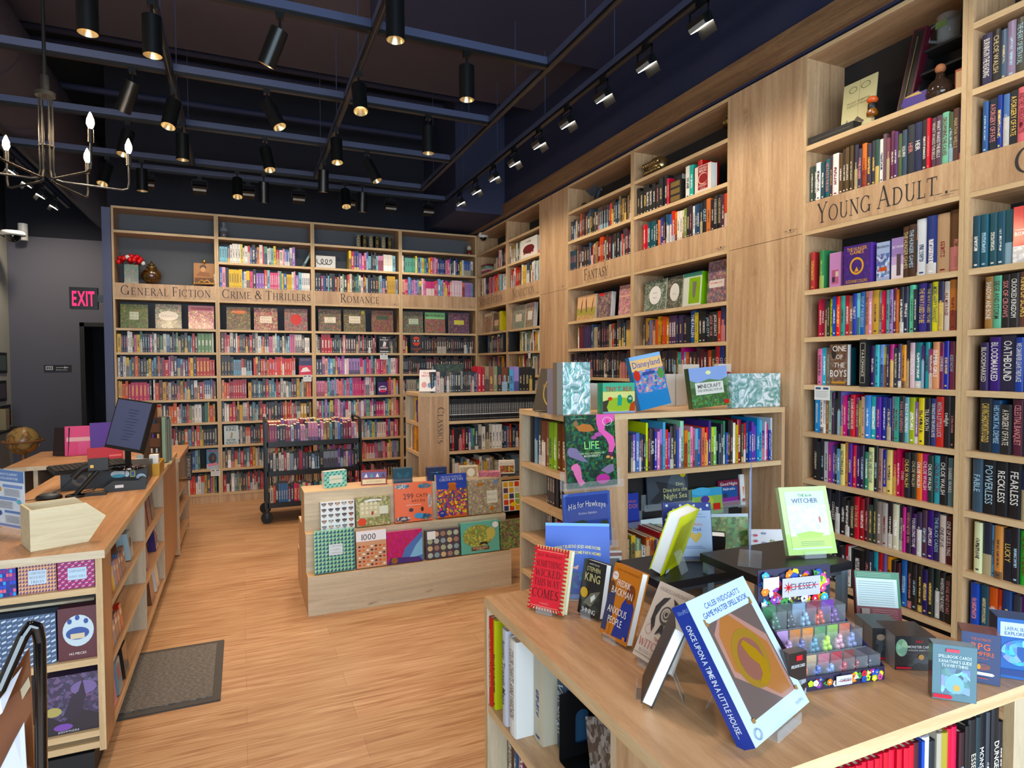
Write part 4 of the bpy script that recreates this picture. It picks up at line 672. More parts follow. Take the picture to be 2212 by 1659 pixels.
# ================================================================ printed things
def shape_pts(kind, a, w, h):
    if kind == 'r': x0, y0, x1, y1 = a[:4]; return [(x0, y0), (x1, y0), (x1, y1), (x0, y1)]
    if kind == 'e': cx, cy, rx, ry = a[:4]; n = 22; return [(cx+rx*math.cos(2*math.pi*i/n), cy+ry*math.sin(2*math.pi*i/n)) for i in range(n)]
def draw(m, art, w, h, y=0, x0=0, z0=0, mt='print'):
    """flat printing on a face that looks along -y; art coordinates are fractions of the face"""
    dy = y-.0004
    for it in art:
        k, a = it[0], it[1:]
        P = lambda q: [(x0+px*w, dy, z0+pz*h) for px, pz in q]
        if k in 're': m.face(P(shape_pts(k, a, w, h)), a[4], mt)
        elif k == 'b': m.face(P(shape_pts('r', a, w, h)), a[4], mt, c2=a[5], seed=(a[7] if len(a) > 7 else .4), busy=a[6])
        elif k == 'B': m.face(P(shape_pts('e', a, w, h)), a[4], mt, c2=a[5], seed=.4, busy=a[6])
        elif k == 'p': m.face(P(a[0]), a[1], mt)
        elif k in 'tTs':
            t, cx, cy, s, c = a[:5]; o = a[5] if len(a) > 5 else {}
            m.text(t, (x0+cx*w, dy, z0+cy*h-s*h/2), (1, 0, 0), (0, 0, 1), s*h, col=c, m=mt, bold=1 if k == 'T' else 0, serif=(k == 's'), maxw=o.get('mw', .92)*w, squash=o.get('sq', 1), arc=o.get('arc', 0), align=o.get('al', 'c'))
        elif k == 'ring':
            cx, cy, rx, ry, f, c = a; n = 28
            for i in range(n):
                t0, t1 = 2*math.pi*i/n, 2*math.pi*(i+1)/n; q = lambda t, g: (cx+rx*g*math.cos(t), cy+ry*g*math.sin(t))
                m.face(P([q(t0, 1), q(t0, f), q(t1, f), q(t1, 1)][::-1]), c, mt)
        elif k == 'grid':
            nx_, ny_, c0, c1, kind = a
            for i in range(nx_):
                for j in range(ny_):
                    gx, gy, sx, sy = i/nx_, j/ny_, 1/nx_, 1/ny_
                    if kind == 'tri': m.face(P([(gx+.1*sx, gy+.1*sy), (gx+.9*sx, gy+.1*sy), (gx+.9*sx, gy+.9*sy)]), c0, mt); m.face(P([(gx, gy+sy*.3), (gx+.4*sx, gy+sy*.9), (gx, gy+sy)]), c1, mt)
                    elif kind == 'bar': s_ = .5*(i % 2); m.face(P([(gx+.1*sx, gy+(.15)*sy), (gx+.9*sx, gy+.45*sy), (gx+.9*sx, gy+.8*sy), (gx+.1*sx, gy+.5*sy)]), c0 if (i+j) % 2 else c1, mt)
                    elif kind == 'dot':
                        cc = rng.choice(c0); dk = rng.choice(('3c2c28', '5c4438', '282830')); ex, ez = gx+.5*sx, gy+.5*sy
                        m.face(P([(ex-.38*sx, ez+.3*sy), (ex-.3*sx, ez-.12*sy), (ex-.15*sx, ez+.3*sy)]), dk, mt); m.face(P([(ex+.38*sx, ez+.3*sy), (ex+.15*sx, ez+.3*sy), (ex+.3*sx, ez-.12*sy)][::-1][::-1]), dk, mt)
                        Q = lambda g, a: [(p[0], p[1]-g, p[2]) for p in P(a)]
                        m.face(Q(.0002, [(ex+.25*sx*math.cos(q*math.pi/4), ez+.04*sy+.34*sy*math.sin(q*math.pi/4)) for q in range(8)]), cc, mt)
                        m.face(Q(.0004, [(ex+.08*sx*math.cos(q*math.pi/3), ez-.1*sy+.09*sy*math.sin(q*math.pi/3)) for q in range(6)]), 'c8b8a4', mt)
                        m.face(Q(.0006, [(ex-.05*sx, ez-.1*sy), (ex, ez-.17*sy), (ex+.05*sx, ez-.1*sy)]), '201c1c', mt)
                        for e_ in (-.1, .1): m.face(Q(.0006, [(ex+(e_-.03)*sx, ez+.08*sy), (ex+(e_+.03)*sx, ez+.08*sy), (ex+(e_+.03)*sx, ez+.15*sy), (ex+(e_-.03)*sx, ez+.15*sy)]), '201c1c', mt)
                    elif kind == 'tile': m.face(P([(gx+.1*sx, gy+.08*sy), (gx+.9*sx, gy+.08*sy), (gx+.9*sx, gy+.92*sy), (gx+.1*sx, gy+.92*sy)]), rng.choice(c0), mt)
        dy -= .00025
def put(o, loc, rz, lean=0, roll=0):
    o.matrix_world = Matrix.Translation(loc) @ Matrix.Rotation(rz, 4, 'Z') @ Matrix.Rotation(-lean, 4, 'X') @ Matrix.Rotation(roll, 4, 'Y'); return o
def flat_book(label, loc, rz, w, h, t, col, art=(), lean=0, roll=0, spine=None, spine_txt=None, group=None, back=None, gloss=False, name='book', cat='book', open_side='r'):
    """book standing face out: front cover, spine on the left, page block"""
    mt = 'gloss_print' if gloss else 'print'; m = M(); sc = spine or col
    m.box(0, 0, 0, w, .0022, h, col=col, m=mt); m.box(0, t-.0022, 0, w, t, h, col=back or col, m=mt); m.box(0, .0022, 0, .0022, t-.0022, h, col=sc, m=mt)
    m.face([(-.0003, t, 0), (-.0003, 0, 0), (-.0003, 0, h), (-.0003, t, h)], sc, mt)
    draw(m, art, w, h, mt=mt)
    if spine_txt: m.text(spine_txt, (-.0008, t*.25, h*.52), (0, 0, -1), (0, 1, 0) if False else (0, -1, 0), t*.5, col='f0f0f0', m=mt, maxw=h*.8, bold=1) if False else m.text(spine_txt, (-.0009, t*.72, h*.5), (0, 0, -1), (0, -1, 0), t*.45, col='f0f0f0', m=mt, maxw=h*.85, bold=1)
    o = m.build(name); put(o, Vector(loc)+Vector((0, 0, t*math.sin(max(lean, 0)))), rz, lean, roll); tag(o, label, cat, group)
    M().box(.0026, .0026, .003, w-.003, t-.0026, h-.003, m='white_pages').build('page_block', o); return o
def box_item(label, loc, rz, w, h, t, col, art=(), lean=0, roll=0, side=None, top=None, group=None, name='puzzle_box', cat='puzzle box', gloss=True, busy=None, wrap=False):
    mt = 'gloss_print' if gloss else 'print'; m = M(); kw = {}
    if busy: kw = dict(c2=busy[0], busy=busy[1], seed=busy[2] if len(busy) > 2 else rng.random())
    m.box(0, 0, 0, w, t, h, m=mt, col=col, **kw)
    if side: m.face([(-.0003, t, 0), (-.0003, 0, 0), (-.0003, 0, h), (-.0003, t, h)], side, mt); m.face([(w+.0003, 0, 0), (w+.0003, t, 0), (w+.0003, t, h), (w+.0003, 0, h)], side, mt)
    if top: m.face([(0, 0, h+.0003), (w, 0, h+.0003), (w, t, h+.0003), (0, t, h+.0003)], top, mt)
    m.box(-.0008, t*.46, .0, w+.0008, t*.475, h+.0008, m=mt, col='4a4440', skip='tdfb')
    draw(m, art, w, h, mt=mt); o = m.build(name); put(o, Vector(loc)+Vector((0, 0, t*math.sin(max(lean, 0)))), rz, lean, roll); return tag(o, label, cat, group)
def plate(c='e8e0cc', x0=.3, y0=.42, x1=.7, y1=.7, *lines, tc='5a4030', serif='s'):
    r = [('r', x0, y0, x1, y1, c)]; n = len(lines)
    for i, l in enumerate(lines): r.append((serif, l, (x0+x1)/2, y1-(i+.6)*(y1-y0)/(n+.2), min(.085, (y1-y0)/(n+.6)*.7), tc, {'mw': (x1-x0)*.86}))
    return r
def face_out(u, px0, px1, vt, z, vref=None):
    """place on a shelf run by the pixels of its left and right edge"""
    vr = vref or vt+20; x0 = S(u, px0, vr); x1 = S(u, px1, vr); q = at((px0+px1)/2, vt, y=0) if abs(u.rz) < .1 else at((px0+px1)/2, vt, x=0)
    return u.pt(x0, .012, z+.0008), u.rz, x1-x0, q.z-z
# ---- face-out boxes on the wall shelves
def wallbox(u, px0, px1, vt, col, c2, label, art, side='d8ceb8', yoff=.03, t=.045, amt=.75):
    loc, rz, w, h = face_out(u, px0, px1, vt, 1.946); return box_item(label, loc+u.b*yoff, rz, w, h, t, col, art, busy=(c2, amt), side=side, lean=R(4), group='jigsaw boxes shown on the wall shelves')
wallbox(b1, 258, 318, 657, '5c6c34', '8a8444', 'green jigsaw box with a pale centre plate, leftmost under General Fiction', plate('d8dcc0', .33, .35, .66, .68, 'OSCAR', 'WILDE'))
wallbox(b1, 334, 391, 657, '7a8470', 'c0a888', 'jigsaw box with white oval label in the middle of the General Fiction shelf', [('e', .5, .52, .38, .2, 'efe6d4'), ('s', 'The Romantics', .5, .52, .08, '8a4a40', {'mw': .58})])
wallbox(b1, 406, 462, 660, 'b86878', 'e8c8a0', 'pink jigsaw box with crowded figures, rightmost under General Fiction', [('r', 0, .76, 1, 1, 'c8788c'), ('r', .1, .8, .9, .92, 'b04860')])
wallbox(b2, 489, 541, 663, '6c6040', '9c7c54', 'olive jigsaw box with orange label, leftmost under Crime and Thrillers', [('e', .5, .8, .32, .1, 'e07840'), ('s', 'Miss Marple', .5, .8, .07, 'f0e4c8')])
wallbox(b2, 549, 600, 665, 'a86050', 'c0a88c', 'reddish jigsaw box with cream plate in the middle of the Crime shelf', plate('efe4cc', .25, .32, .75, .62, 'SHERLOCK', 'HOLMES', tc='b03030'))
wallbox(b2, 615, 665, 667, '8c7c70', 'b85848', 'jigsaw box with a red disc, rightmost under Crime and Thrillers', [('e', .5, .5, .24, .25, 'd84838')])
wallbox(b3, 689, 738, 668, '5c6848', 'a85848', 'green and red jigsaw box with cream plate, leftmost under Romance', plate('efe4cc', .26, .38, .76, .64, 'Jane', 'Austen'))
wallbox(b3, 744, 791, 669, '6c5c44', '84784c', 'brown jigsaw box with cream plate and yellow dot, middle under Romance', plate('efe4cc', .24, .38, .76, .7, 'CHARLES', 'DICKENS')+[('e', .88, .88, .08, .08, 'e8c840')])
wallbox(b3, 805, 851, 671, '8c5848', '7c6450', 'dusky pink jigsaw box with dark green label, rightmost under Romance', [('r', .2, .58, .78, .76, '40503c')])
wallbox(b4, 873, 916, 673, '7c5c54', '5c8464', 'jigsaw box with pale green label, leftmost in the corner bookcase', plate('c8d8c0', .28, .4, .76, .66, 'VIRGINIA', 'WOOLF'))
wallbox(b4, 921, 964, 675, 'a85858', '6c7c5c', 'mint green jigsaw box with black lettering in the corner bookcase', [('r', 0, .68, 1, 1, '8ccc90'), ('T', 'MAYA ANGELOU', .5, .84, .12, '241c20')])
wallbox(b4, 973, 1016, 676, '5c4870', '9c6c5c', 'purple jigsaw box with yellow label, rightmost in the corner bookcase', [('r', .24, .42, .74, .64, 'e0d870')])
wallbox(r1, 1037, 1056, 675, 'b8a080', 'a04838', 'cream jigsaw box with red figures, leftmost under Science Fiction', [('r', .1, .8, .9, .95, 'e8dcc0')])
wallbox(r1, 1057, 1072, 675, '5c4c38', '8a6c48', 'dark jigsaw box with pink plate under Science Fiction', plate('e0b8a0', .2, .3, .8, .6))
wallbox(r1, 1081, 1091, 671, '5c5034', '7c6c40', 'olive jigsaw box at the right end under Science Fiction', [], yoff=.07)
box_item('yellow box standing upright between two jigsaw boxes under Science Fiction', r1.pt(S(r1, 1073, 680), .035, 1.946), HP, .07, .24, .06, 'e0d030', [('T', 'PUZZLE', .5, .6, .08, '202020')] and [], side='d8c828')
wallbox(r2, 1099, 1125, 660, '7c8478', 'a0a088', 'pale jigsaw box with cream plate, leftmost under Nonfiction', plate('e8dcc8', .25, .3, .75, .62))
wallbox(r2, 1127, 1144, 654, '8c7868', 'b09880', 'jigsaw box with white spine in the middle under Nonfiction', plate('e8e4dc', .25, .3, .8, .66), side='e4e4e4')
wallbox(r2, 1157, 1167, 650, '8c6c50', 'b08c68', 'brown jigsaw box at the right end under Nonfiction', [])
wallbox(f1, 1237, 1276, 638, 'd8a878', '8c9848', 'jigsaw box with bare trees on a peach sky under Fantasy', [('r', 0, .5, 1, 1, 'e8bc90'), ('r', 0, .2, 1, .45, 'a8a048'), ('p', [(.2, .3), (.26, .3), (.3, .9), (.24, .7)], '6c4c44'), ('p', [(.5, .3), (.56, .3), (.5, .95), (.46, .7)], '6c4c44'), ('p', [(.78, .3), (.83, .3), (.9, .9), (.84, .7)], '6c4c44')], amt=.5)
wallbox(f1, 1280, 1309, 632, '5c4850', 'a88880', 'dark jigsaw box of tiny pictures with white side under Fantasy', [('r', .1, .88, .5, 1, 'd84848')], side='e0dcd8')
wallbox(f1, 1326, 1358, 615, 'd08890', 'c0a8a0', 'pink jigsaw box at the right end under Fantasy', [('r', .1, .6, .9, .66, 'e8b8a8')], side='c86880')
wallbox(f2, 1381, 1427, 605, '586850', '9ca89c', 'jigsaw box with birds around a white shape, leftmost right of Fantasy', [('e', .5, .5, .27, .3, 'efeee8'), ('s', 'World', .5, .58, .06, '7a7a78'), ('s', 'Birds', .5, .42, .06, '7a7a78')], t=.05)
wallbox(f2, 1429, 1462, 597, '4c5444', '8c8478', 'dark leafy jigsaw box with white shape, second right of Fantasy', [('e', .5, .5, .3, .28, 'e4e2da'), ('s', 'Trees', .5, .45, .06, '7a7a78')], t=.05)
wallbox(f2, 1464, 1503, 589, 'c8d4c0', '88a850', 'pale green puzzle box with a green picture window, third right of Fantasy', [('r', 0, 0, 1, 1, 'd8dccc'), ('r', .32, .06, .92, .84, '8cb440'), ('p', [(.5, .72), (.72, .72), (.68, .3), (.6, .18), (.54, .3)], '787470'), ('r', 0, .88, 1, 1, '5ca088')], side='80c040', t=.06, amt=.1)
wallbox(f2, 1516, 1561, 562, 'a87878', '586878', 'tall puzzle box with a city map and white band, fourth right of Fantasy', [('r', .08, .36, .8, .54, 'e4dcd4'), ('T', 'TETROMINO CITY', .42, .47, .045, 'd86048', {'mw': .6})], side='6c7878', t=.06)
# ---- books and boxes standing face out in the rows
def faced(u, px0, px1, vt, z, label, col, art, t=.03, busy=None, **k):
    loc, rz, w, h = face_out(u, px0, px1, vt, z); return flat_book(label, loc, rz, w, min(h, .245), t, col, art, group='books facing out on the wall shelves', **k)
faced(b2, 646, 676, 771, 1.688, 'blue and red face-out book at the right of the third Crime shelf', '302858', [('r', 0, 0, 1, .55, 'c84058'), ('s', 'NO ONE', .5, .9, .09, 'e0b870'), ('p', [(.1, .15), (.9, .2), (.6, .45), (.3, .4)], 'f0e4e0')]) if False else faced(b2, 646, 674, 773, 1.429, 'blue and red face-out book at the right end of the Crime shelf', '302858', [('r', 0, 0, 1, .55, 'c84058'), ('s', 'NO ONE', .5, .88, .1, 'e0b870'), ('p', [(.1, .15), (.9, .2), (.6, .45), (.3, .4)], 'f0e4e0')])
faced(b2, 484, 515, 920, .65, 'pale face-out book with black capitals at the left of the Crime shelf', 'c8d4d4', [('T', 'STEPHEN', .5, .93, .09, '202428'), ('T', 'KING', .5, .8, .15, '202428'), ('p', [(.42, .35), (.55, .3), (.62, .6), (.5, .68)], 'b09870'), ('T', 'NEVER', .5, .24, .11, '202428'), ('T', 'FLINCH', .5, .09, .11, '202428')])
faced(b1, 446, 472, 971, .385, 'blue face-out book with a black-haired figure, General Fiction bookcase', '5888a8', [('r', 0, 0, 1, .25, 'b0c8d8'), ('e', .5, .55, .34, .28, '181418'), ('e', .55, .55, .1, .13, '6a4030'), ('T', 'ATMOSPHERE', .5, .91, .09, 'c03838'), ('p', [(.1, .12), (.9, .18), (.85, .32), (.12, .26)], 'e890a0')])
faced(b3, 820, 842, 724, 1.688+.257, 'x', '000000', []) if False else None
faced(b3, 819, 842, 727, 1.688, 'black face-out book with a white and red figure, Romance bookcase', '181418', [('T', 'THE', .5, .93, .08, 'e8e0dc'), ('T', 'MANGA', .5, .8, .1, 'e8e0dc'), ('p', [(.35, .4), (.6, .35), (.7, .65), (.45, .72)], 'e8e0e0'), ('p', [(.4, .3), (.55, .25), (.55, .5)], 'd84838'), ('T', 'DREAMS', .5, .32, .09, 'd8d0cc'), ('r', .1, .06, .9, .12, 'd8d0cc')])
faced(b3, 816, 838, 825, 1.17, 'purple face-out book with white and pink lettering, Romance bookcase', '48286c', [('e', .5, .45, .4, .25, 'e8e0f0'), ('r', .25, .2, .8, .4, 'e85878'), ('r', .2, .5, .8, .6, '48286c')])
faced(b4, 887, 913, 724, 1.688, 'black face-out book with an orange masked face in the corner bookcase', '1c1c24', [('e', .5, .66, .32, .26, 'e0604c'), ('r', .2, .6, .8, .76, '1c1c24'), ('e', .36, .68, .08, .04, 'e8e0dc'), ('e', .64, .68, .08, .04, 'e8e0dc'), ('T', 'CAUGHT', .5, .24, .13, 'c86c54'), ('T', 'UP', .5, .09, .13, 'c86c54')])
faced(ya, 1790, 1827, 744, 1.429, 'brown face-out book with huge white capitals in the Young Adult bookcase', '6a4c38', [('b', 0, 0, 1, 1, '6a4c38', 'a08c80', .35), ('e', .22, .8, .14, .16, '2c2420'), ('T', 'ONE', .55, .9, .14, 'e0dcd8'), ('T', 'OF', .55, .7, .11, 'e0dcd8'), ('T', 'THE', .55, .5, .12, 'e0dcd8'), ('T', 'BOYS', .5, .3, .17, 'f0ece8', {'mw': .98}), ('r', .1, .05, .9, .1, 'c89030')])
def marker(u, x, z, txt, lab, h=.235, y=-.004):
    o = M().box(0, 0, 0, .035, .13, h, m='black'); draw(o, [('ring', .5, .5, .01, .01, .5, 'd8d0b0')], 1, 1) if False else None
    for (a, b_, c, d_) in ((.004, .02, .0055, h-.02), (.0295, .02, .031, h-.02), (.006, .018, .029, .0195), (.006, h-.02, .029, h-.0185)): o.face([(a, -.0005, b_), (c, -.0005, b_), (c, -.0005, d_), (a, -.0005, d_)], 'd8d4c0')
    o.text(txt, (.0105, -.0006, h/2), (0, 0, -1), (1, 0, 0), .0155, col='e8e4d4', maxw=h*.8)
    q = o.build('shelf_marker'); q.matrix_world = Matrix.Translation(u.pt(x, y, z+.0008)) @ Matrix.Rotation(u.rz, 4, 'Z'); return tag(q, lab, 'shelf marker', 'black category markers')
marker(ya, .36, 1.429, 'YA ROMANCE', 'black YA Romance marker beside the brown face-out book')
marker(r1, .04, 1.688, 'SPORTS', 'black Sports marker in the corner of the Science Fiction bookcase'); marker(r1, .85, 1.688, 'SCIENCE FICTION', 'black marker at the right end of the Science Fiction shelf'); marker(r2, .04, 1.688, 'NATURE', 'black Nature marker at the left of the Nonfiction shelf')
lowc = U('lowc', -3.31, -1.3, HP, .9, []); mk_ = U('mk', -3.318, -2.0, HP, .9, [])
q = marker(U('x', -3.315, -1.25, 0, 1, []), 0, .5, 'GRAPHIC NOVELS', 'black Graphic Novels marker at the end of the low counter', y=-.1, h=.24)
def card(u, px, z, lab, w=.095, h=.075, v=None):
    x = S(u, px, v or 700); m = M(); m.box(0, 0, -h, w, .0015, 0, col='e4e6e4'); draw(m, [('r', .08, .76, .42, .9, '38486c'), ('r', .58, .76, .92, .9, '38486c'), ('r', .08, .6, .9, .63, 'b0b0b0'), ('r', .08, .48, .85, .51, 'b0b0b0'), ('r', .08, .36, .9, .39, 'b0b0b0'), ('r', .08, .24, .8, .27, 'b0b0b0')], w, h, z0=-h)
    o = m.build('review_card'); o.matrix_world = Matrix.Translation(u.pt(x, -.0025, z-.004)) @ Matrix.Rotation(u.rz, 4, 'Z'); tag(o, lab, 'card', 'white staff review cards')
card(b2, 653, 1.429, 'white review card hanging under the red face-out Crime book'); card(b3, 820, 1.688+.0, 'white review card under the black face-out Romance book') ; card(b1, 449, .385, 'white review card under the blue face-out General Fiction book')
card(ya, 1760, 1.429, 'white review card on the Young Adult bookcase edge', v=850); card(r2, 1141, 1.688, 'small white review card on the Nonfiction bookcase edge', w=.06)
# ---- Young Adult boxed sets on the first shelf below the sign
def yab(px0, px1, vt, t, col, art, label, side=None, busy=None, h=None, yo=.02, name='boxed_set'):
    loc, rz, w, hh = face_out(ya, px0, px1, vt, 1.946, 560); return box_item(label, loc+ya.b*yo, rz, w, h or hh, t, col, art, side=side, busy=busy, name=name, cat='boxed book set', group='boxed sets in the Young Adult bookcase')
add_book(ya, S(ya, 1744, 600), .02, 1.9456, .028, .205, .15, 'b04848', 'd8a860', row='first shelf below the sign', n=1); add_book(ya, S(ya, 1763, 600), .02, 1.9456, .028, .205, .15, '3c8050', 'a8c070', row='first shelf below the sign', n=2)
yab(1783, 1807, 545, .12, 'c890c0', [('r', .2, .1, .8, .5, 'b86888'), ('r', .25, .15, .5, .3, '302840'), ('r', .55, .3, .8, .45, 'd8c8b0')], 'pink boxed set left of the purple boxed set', side='b080b0')
yab(1816, 1874, 528, .14, '4c3080', [('b', 0, 0, 1, 1, '4c3080', '2c1c50', .35), ('T', 'THE HUNGER', .5, .9, .09, 'd8a848', {'mw': .75}), ('T', 'GAMES', .5, .81, .09, 'd8a848'), ('ring', .5, .46, .26, .22, .76, 'e0a838'), ('p', [(.42, .32), (.5, .44), (.58, .32)], 'e0a838'), ('T', 'SUZANNE COLLINS', .5, .08, .08, 'd8a848', {'mw': .8})], 'large purple boxed set with a gold ring emblem', side='6c50a8', yo=.01)
yab(1884, 1912, 522, .12, 'a8b8d8', [('b', 0, .1, 1, .7, '5c78b0', 'e0e4f0', .6), ('T', 'BRANDON', .5, .88, .06, '283058'), ('r', .2, .25, .8, .35, 'c86040')], 'pale blue boxed set right of the purple boxed set', side='3c5088')
yab(1916, 1948, 512, .12, '9880b8', [('r', 0, 0, 1, .35, 'e8dce4'), ('r', 0, .35, 1, .55, 'c8a8d0'), ('r', .36, .08, .64, .6, '443440'), ('T', 'SKYWARD', .5, .78, .06, 'f0e8f0')], 'violet and white boxed set with a dark strip', side='70508c')
yab(1953, 1980, 512, .12, 'd09840', [('r', .3, .1, .7, .92, '30282c'), ('r', .33, .68, .67, .9, '3c6c84'), ('r', .33, .4, .67, .62, '286058'), ('r', .33, .12, .67, .34, '8a3040')], 'ochre boxed set with three dark windows', side='b07c30')
o = box_item('red and white box set lettered Box of Books at the right edge', nx.pt(.175, .02, 1.9458), HP, .13, .225, .1, 'e8e8e8', [('r', 0, .3, 1, 1, 'd02838'), ('T', 'BOX OF BOOKS', .5, .52, .07, 'f0f0f0'), ('T', '1-4', .5, .39, .11, 'f0f0f0'), ('r', .05, .58, .95, .59, 'f0f0f0'), ('b', 0, 0, 1, .28, 'e8e8e8', '404040', .3)], name='boxed_set', cat='boxed book set', side='d02838')
# ---- tiered table
GRP = 'puzzle boxes on the tiered table'
def tier(px0, px1, vt, z, yf, col, label, art=(), busy=None, side='d8ceb8', t=.045, lean=6, vb=1150, **k):
    a = at(px0, vb, y=yf); b_ = at(px1, vb, y=yf); h = at(px0, vt, y=yf).z-z; return box_item(label, (a.x, yf, z+.0008), 0, b_.x-a.x, h*.99, t, col, art, lean=R(lean), busy=busy, side=side, group=GRP, **k)
Y1, Y2 = -3.70, -3.60
tier(680, 767, 1152, .246, Y1, '70b8a8', 'green, navy and yellow patterned box, leftmost in the lower row', [('grid', 11, 11, '28304c', 'd0dc80', 'tri')]+plate('dce4e8', .36, .4, .7, .66, 'GAMES ROOM', 'GAMES', 'COMPENDIUM', tc='303848'), side='58988c', vb=1230)
tier(771, 836, 1152, .246, Y1, 'd0a080', 'pinkish box of sushi pictures with 1000 on white', [('r', 0, .72, 1, 1, 'ece8ec'), ('s', '1000', .45, .83, .15, '202020')] and [('r', 0, .72, 1, 1, 'ece8ec'), ('t', '1000', .42, .84, .17, '202020', {'mw': .7}), ('grid', 7, 9, ['c84838', '30282c', 'e8e0d8', 'd88050', '303030'], 'd0a080', 'tile')] and [('r', 0, .72, 1, 1, 'ece8ec'), ('t', '1000', .42, .84, .17, '202020', {'mw': .7})]+[('e', .1+.135*i, .08+.1*j, .045, .025, ('c84838', '30282c', 'f0e8e0', 'd88050')[(i*3+j*5) % 4]) for i in range(7) for j in range(6)], side='c89880', vb=1220)
tier(837, 914, 1153, .246, Y1, 'b82868', 'magenta and blue galaxy box in the lower row', [('b', 0, 0, 1, 1, 'c02868', 'a02060', .3), ('p', [(.35, 0), (1, 0), (1, .95), (.75, .7), (.5, .45)], '5878b0'), ('p', [(.6, .1), (1, .2), (1, .75), (.8, .5)], '88b8d8'), ('p', [(0, 0), (1, 0), (.9, .14), (.1, .2)], '483070'), ('e', .2, .1, .09, .1, '906038')], side='8c1c58', vb=1220)
tier(921, 995, 1149, .246, Y1, '48404c', 'charcoal box of glass jars with a white tag', [('e', .12+.19*i, .12+.24*j, .075, .09, ('b0b8a8', '88a0a8', 'c8b088', '9c7c70', 'a8b090')[(i+2*j) % 5]) for i in range(5) for j in range(4)]+[('r', .04, .68, .28, .96, 'e8e8e4')], side='3c3440', vb=1210)
tier(997, 1080, 1134, .246, Y1, '68b0a0', 'turquoise box with a map of park lands', [('B', .45, .55, .4, .36, 'b8b060', '6c8c48', .8), ('e', .78, .6, .12, .2, 'c0b868'), ('p', [(.46, .24), (.5, .34), (.66, .34), (.7, .22), (.6, .28), (.52, .26)], '18181c'), ('r', .26, .08, .72, .2, '6c3c28'), ('T', 'NATIONAL PARKS', .49, .16, .045, 'e8dcc0', {'mw': .42}), ('T', 'OF AMERICA', .49, .11, .035, 'e8dcc0', {'mw': .3}), ('e', .9, .86, .08, .1, 'e8ece8')], side='508c70', vb=1200)
tier(1082, 1165, 1128, .246, Y1, '6c5c50', 'dark green and brown box half hidden by the oak shelf unit', [], busy=('7c9450', .8), side='48643c', vb=1195)
tier(693, 766, 1088, .486, Y2, 'e4e8ec', 'white box covered with dog heads on the middle tier', [('grid', 5, 5, ['4c3830', 'a07860', '383840', 'b8b0a8', '8a4c38', '6c6460', 'c0a080'], 'e4dcd4', 'dot')], side='6c4c34', vb=1110)
tier(770, 843, 1078, .486, Y2, 'a8a468', 'olive box picturing a tall house with a red disc', [('b', 0, 0, 1, 1, '8c8c54', 'c0b890', .6), ('r', .1, .3, .7, .8, 'c8c4a0'), ('grid', 1, 1, '8c8c54', '8c8c54', 'none')]+[('r', .14+.13*i, .42+.15*j, .22+.13*i, .52+.15*j, 'e4dcb8') for i in range(4) for j in range(3)]+[('r', .44, .38, .5, .5, 'b04040'), ('e', .16, .16, .12, .13, 'd8503c'), ('r', .68, .38, .94, .66, 'd8dcc8'), ('p', [(.25, .82), (.6, .86), (.75, .84), (.75, .9), (.4, .92), (.25, .88)], 'e8e8e8')], side='bcb090', vb=1100)
tier(854, 935, 1048, .486, Y2, 'ec8468', 'coral box lettered 299 cats and a dog', [('B', .2, .92, .2, .06, '4c7c94', 'e0d0c8', .5), ('B', .8, .9, .18, .07, '3c8098', 'a86c48', .5), ('B', .2, .08, .2, .07, '3c3c48', 'e0d8d4', .5), ('B', .8, .1, .18, .08, '2c6c84', 'c06844', .5), ('B', .93, .5, .06, .2, 'a09898', 'c8c0c0', .5), ('t', '299', .36, .66, .15, '28202c', {'sq': .9}), ('t', 'CATS', .72, .66, .09, '28202c'), ('t', 'and a dog', .62, .54, .07, '28202c'), ('r', .3, .42, .7, .435, 'f4c8b8'), ('e', .72, .3, .04, .06, '28202c'), ('e', .42, .3, .06, .05, '28202c'), ('e', .62, .14, .12, .07, '5898c8')], side='d87860', vb=1090)
tier(945, 1010, 1028, .486, Y2, '2848a8', 'tall blue box lettered Greek Myths with orange crowd', [('b', 0, 0, 1, .66, 'd88850', '283878', .9), ('r', 0, .0, 1, .04, 'c86840'), ('r', .4, .62, .64, .78, 'b86840'), ('p', [(.36, .76), (.5, .86), (.68, .76)], 'c87848'), ('r', 0, .8, 1, 1, '2848a8'), ('s', 'THE REAL WOMEN OF', .5, .94, .035, 'e8ecf0'), ('s', 'GREEK MYTHS', .5, .875, .06, 'e8ecf0'), ('e', .16, .1, .12, .085, '283c90'), ('t', '1000', .16, .12, .03, 'e8e0d0', {'mw': .2})], side='e0d8c8', vb=1070)
tier(1013, 1084, 1040, .486, Y2, '9c8c78', 'burrow-picture box lettered Bunny with a pale plate', plate('dcdccc', .56, .3, .88, .66, "Bunny's", 'Birthday', tc='6c6c60')+[('e', .84, .9, .07, .07, '7890b8'), ('e', .36, .86, .1, .05, 'b07848'), ('e', .7, .14, .06, .06, 'c07840')], busy=('b8b090', .55), side='c8c0ac', vb=1060)
tier(1088, 1160, 1043, .486, Y2, 'e8e4dc', 'white box of little book covers beside the oak shelf unit', [('grid', 6, 5, ['c84c3c', '30482c', '283858', 'd8a030', '486c78', '88a050', '503848', 'c0c8b0'], 0, 'tile'), ('e', .3, .22, .1, .07, 'e8c840')], side='e8e4dc', vb=1050)
def small(bl, br, vt, z, t, col, label, art=(), cat='game box', name='game_box', **k):
    a = at(*bl, z=z); b_ = at(*br, z=z); d_ = b_-a; h = at(bl[0], vt, y=a.y).z-z; return box_item(label, (a.x, a.y, z+.0006), math.atan2(d_.y, d_.x), math.hypot(d_.x, d_.y), h, t, col, art, name=name, cat=cat, group=k.pop('group', 'small boxes on the tiered table'), **k)
TT = .735
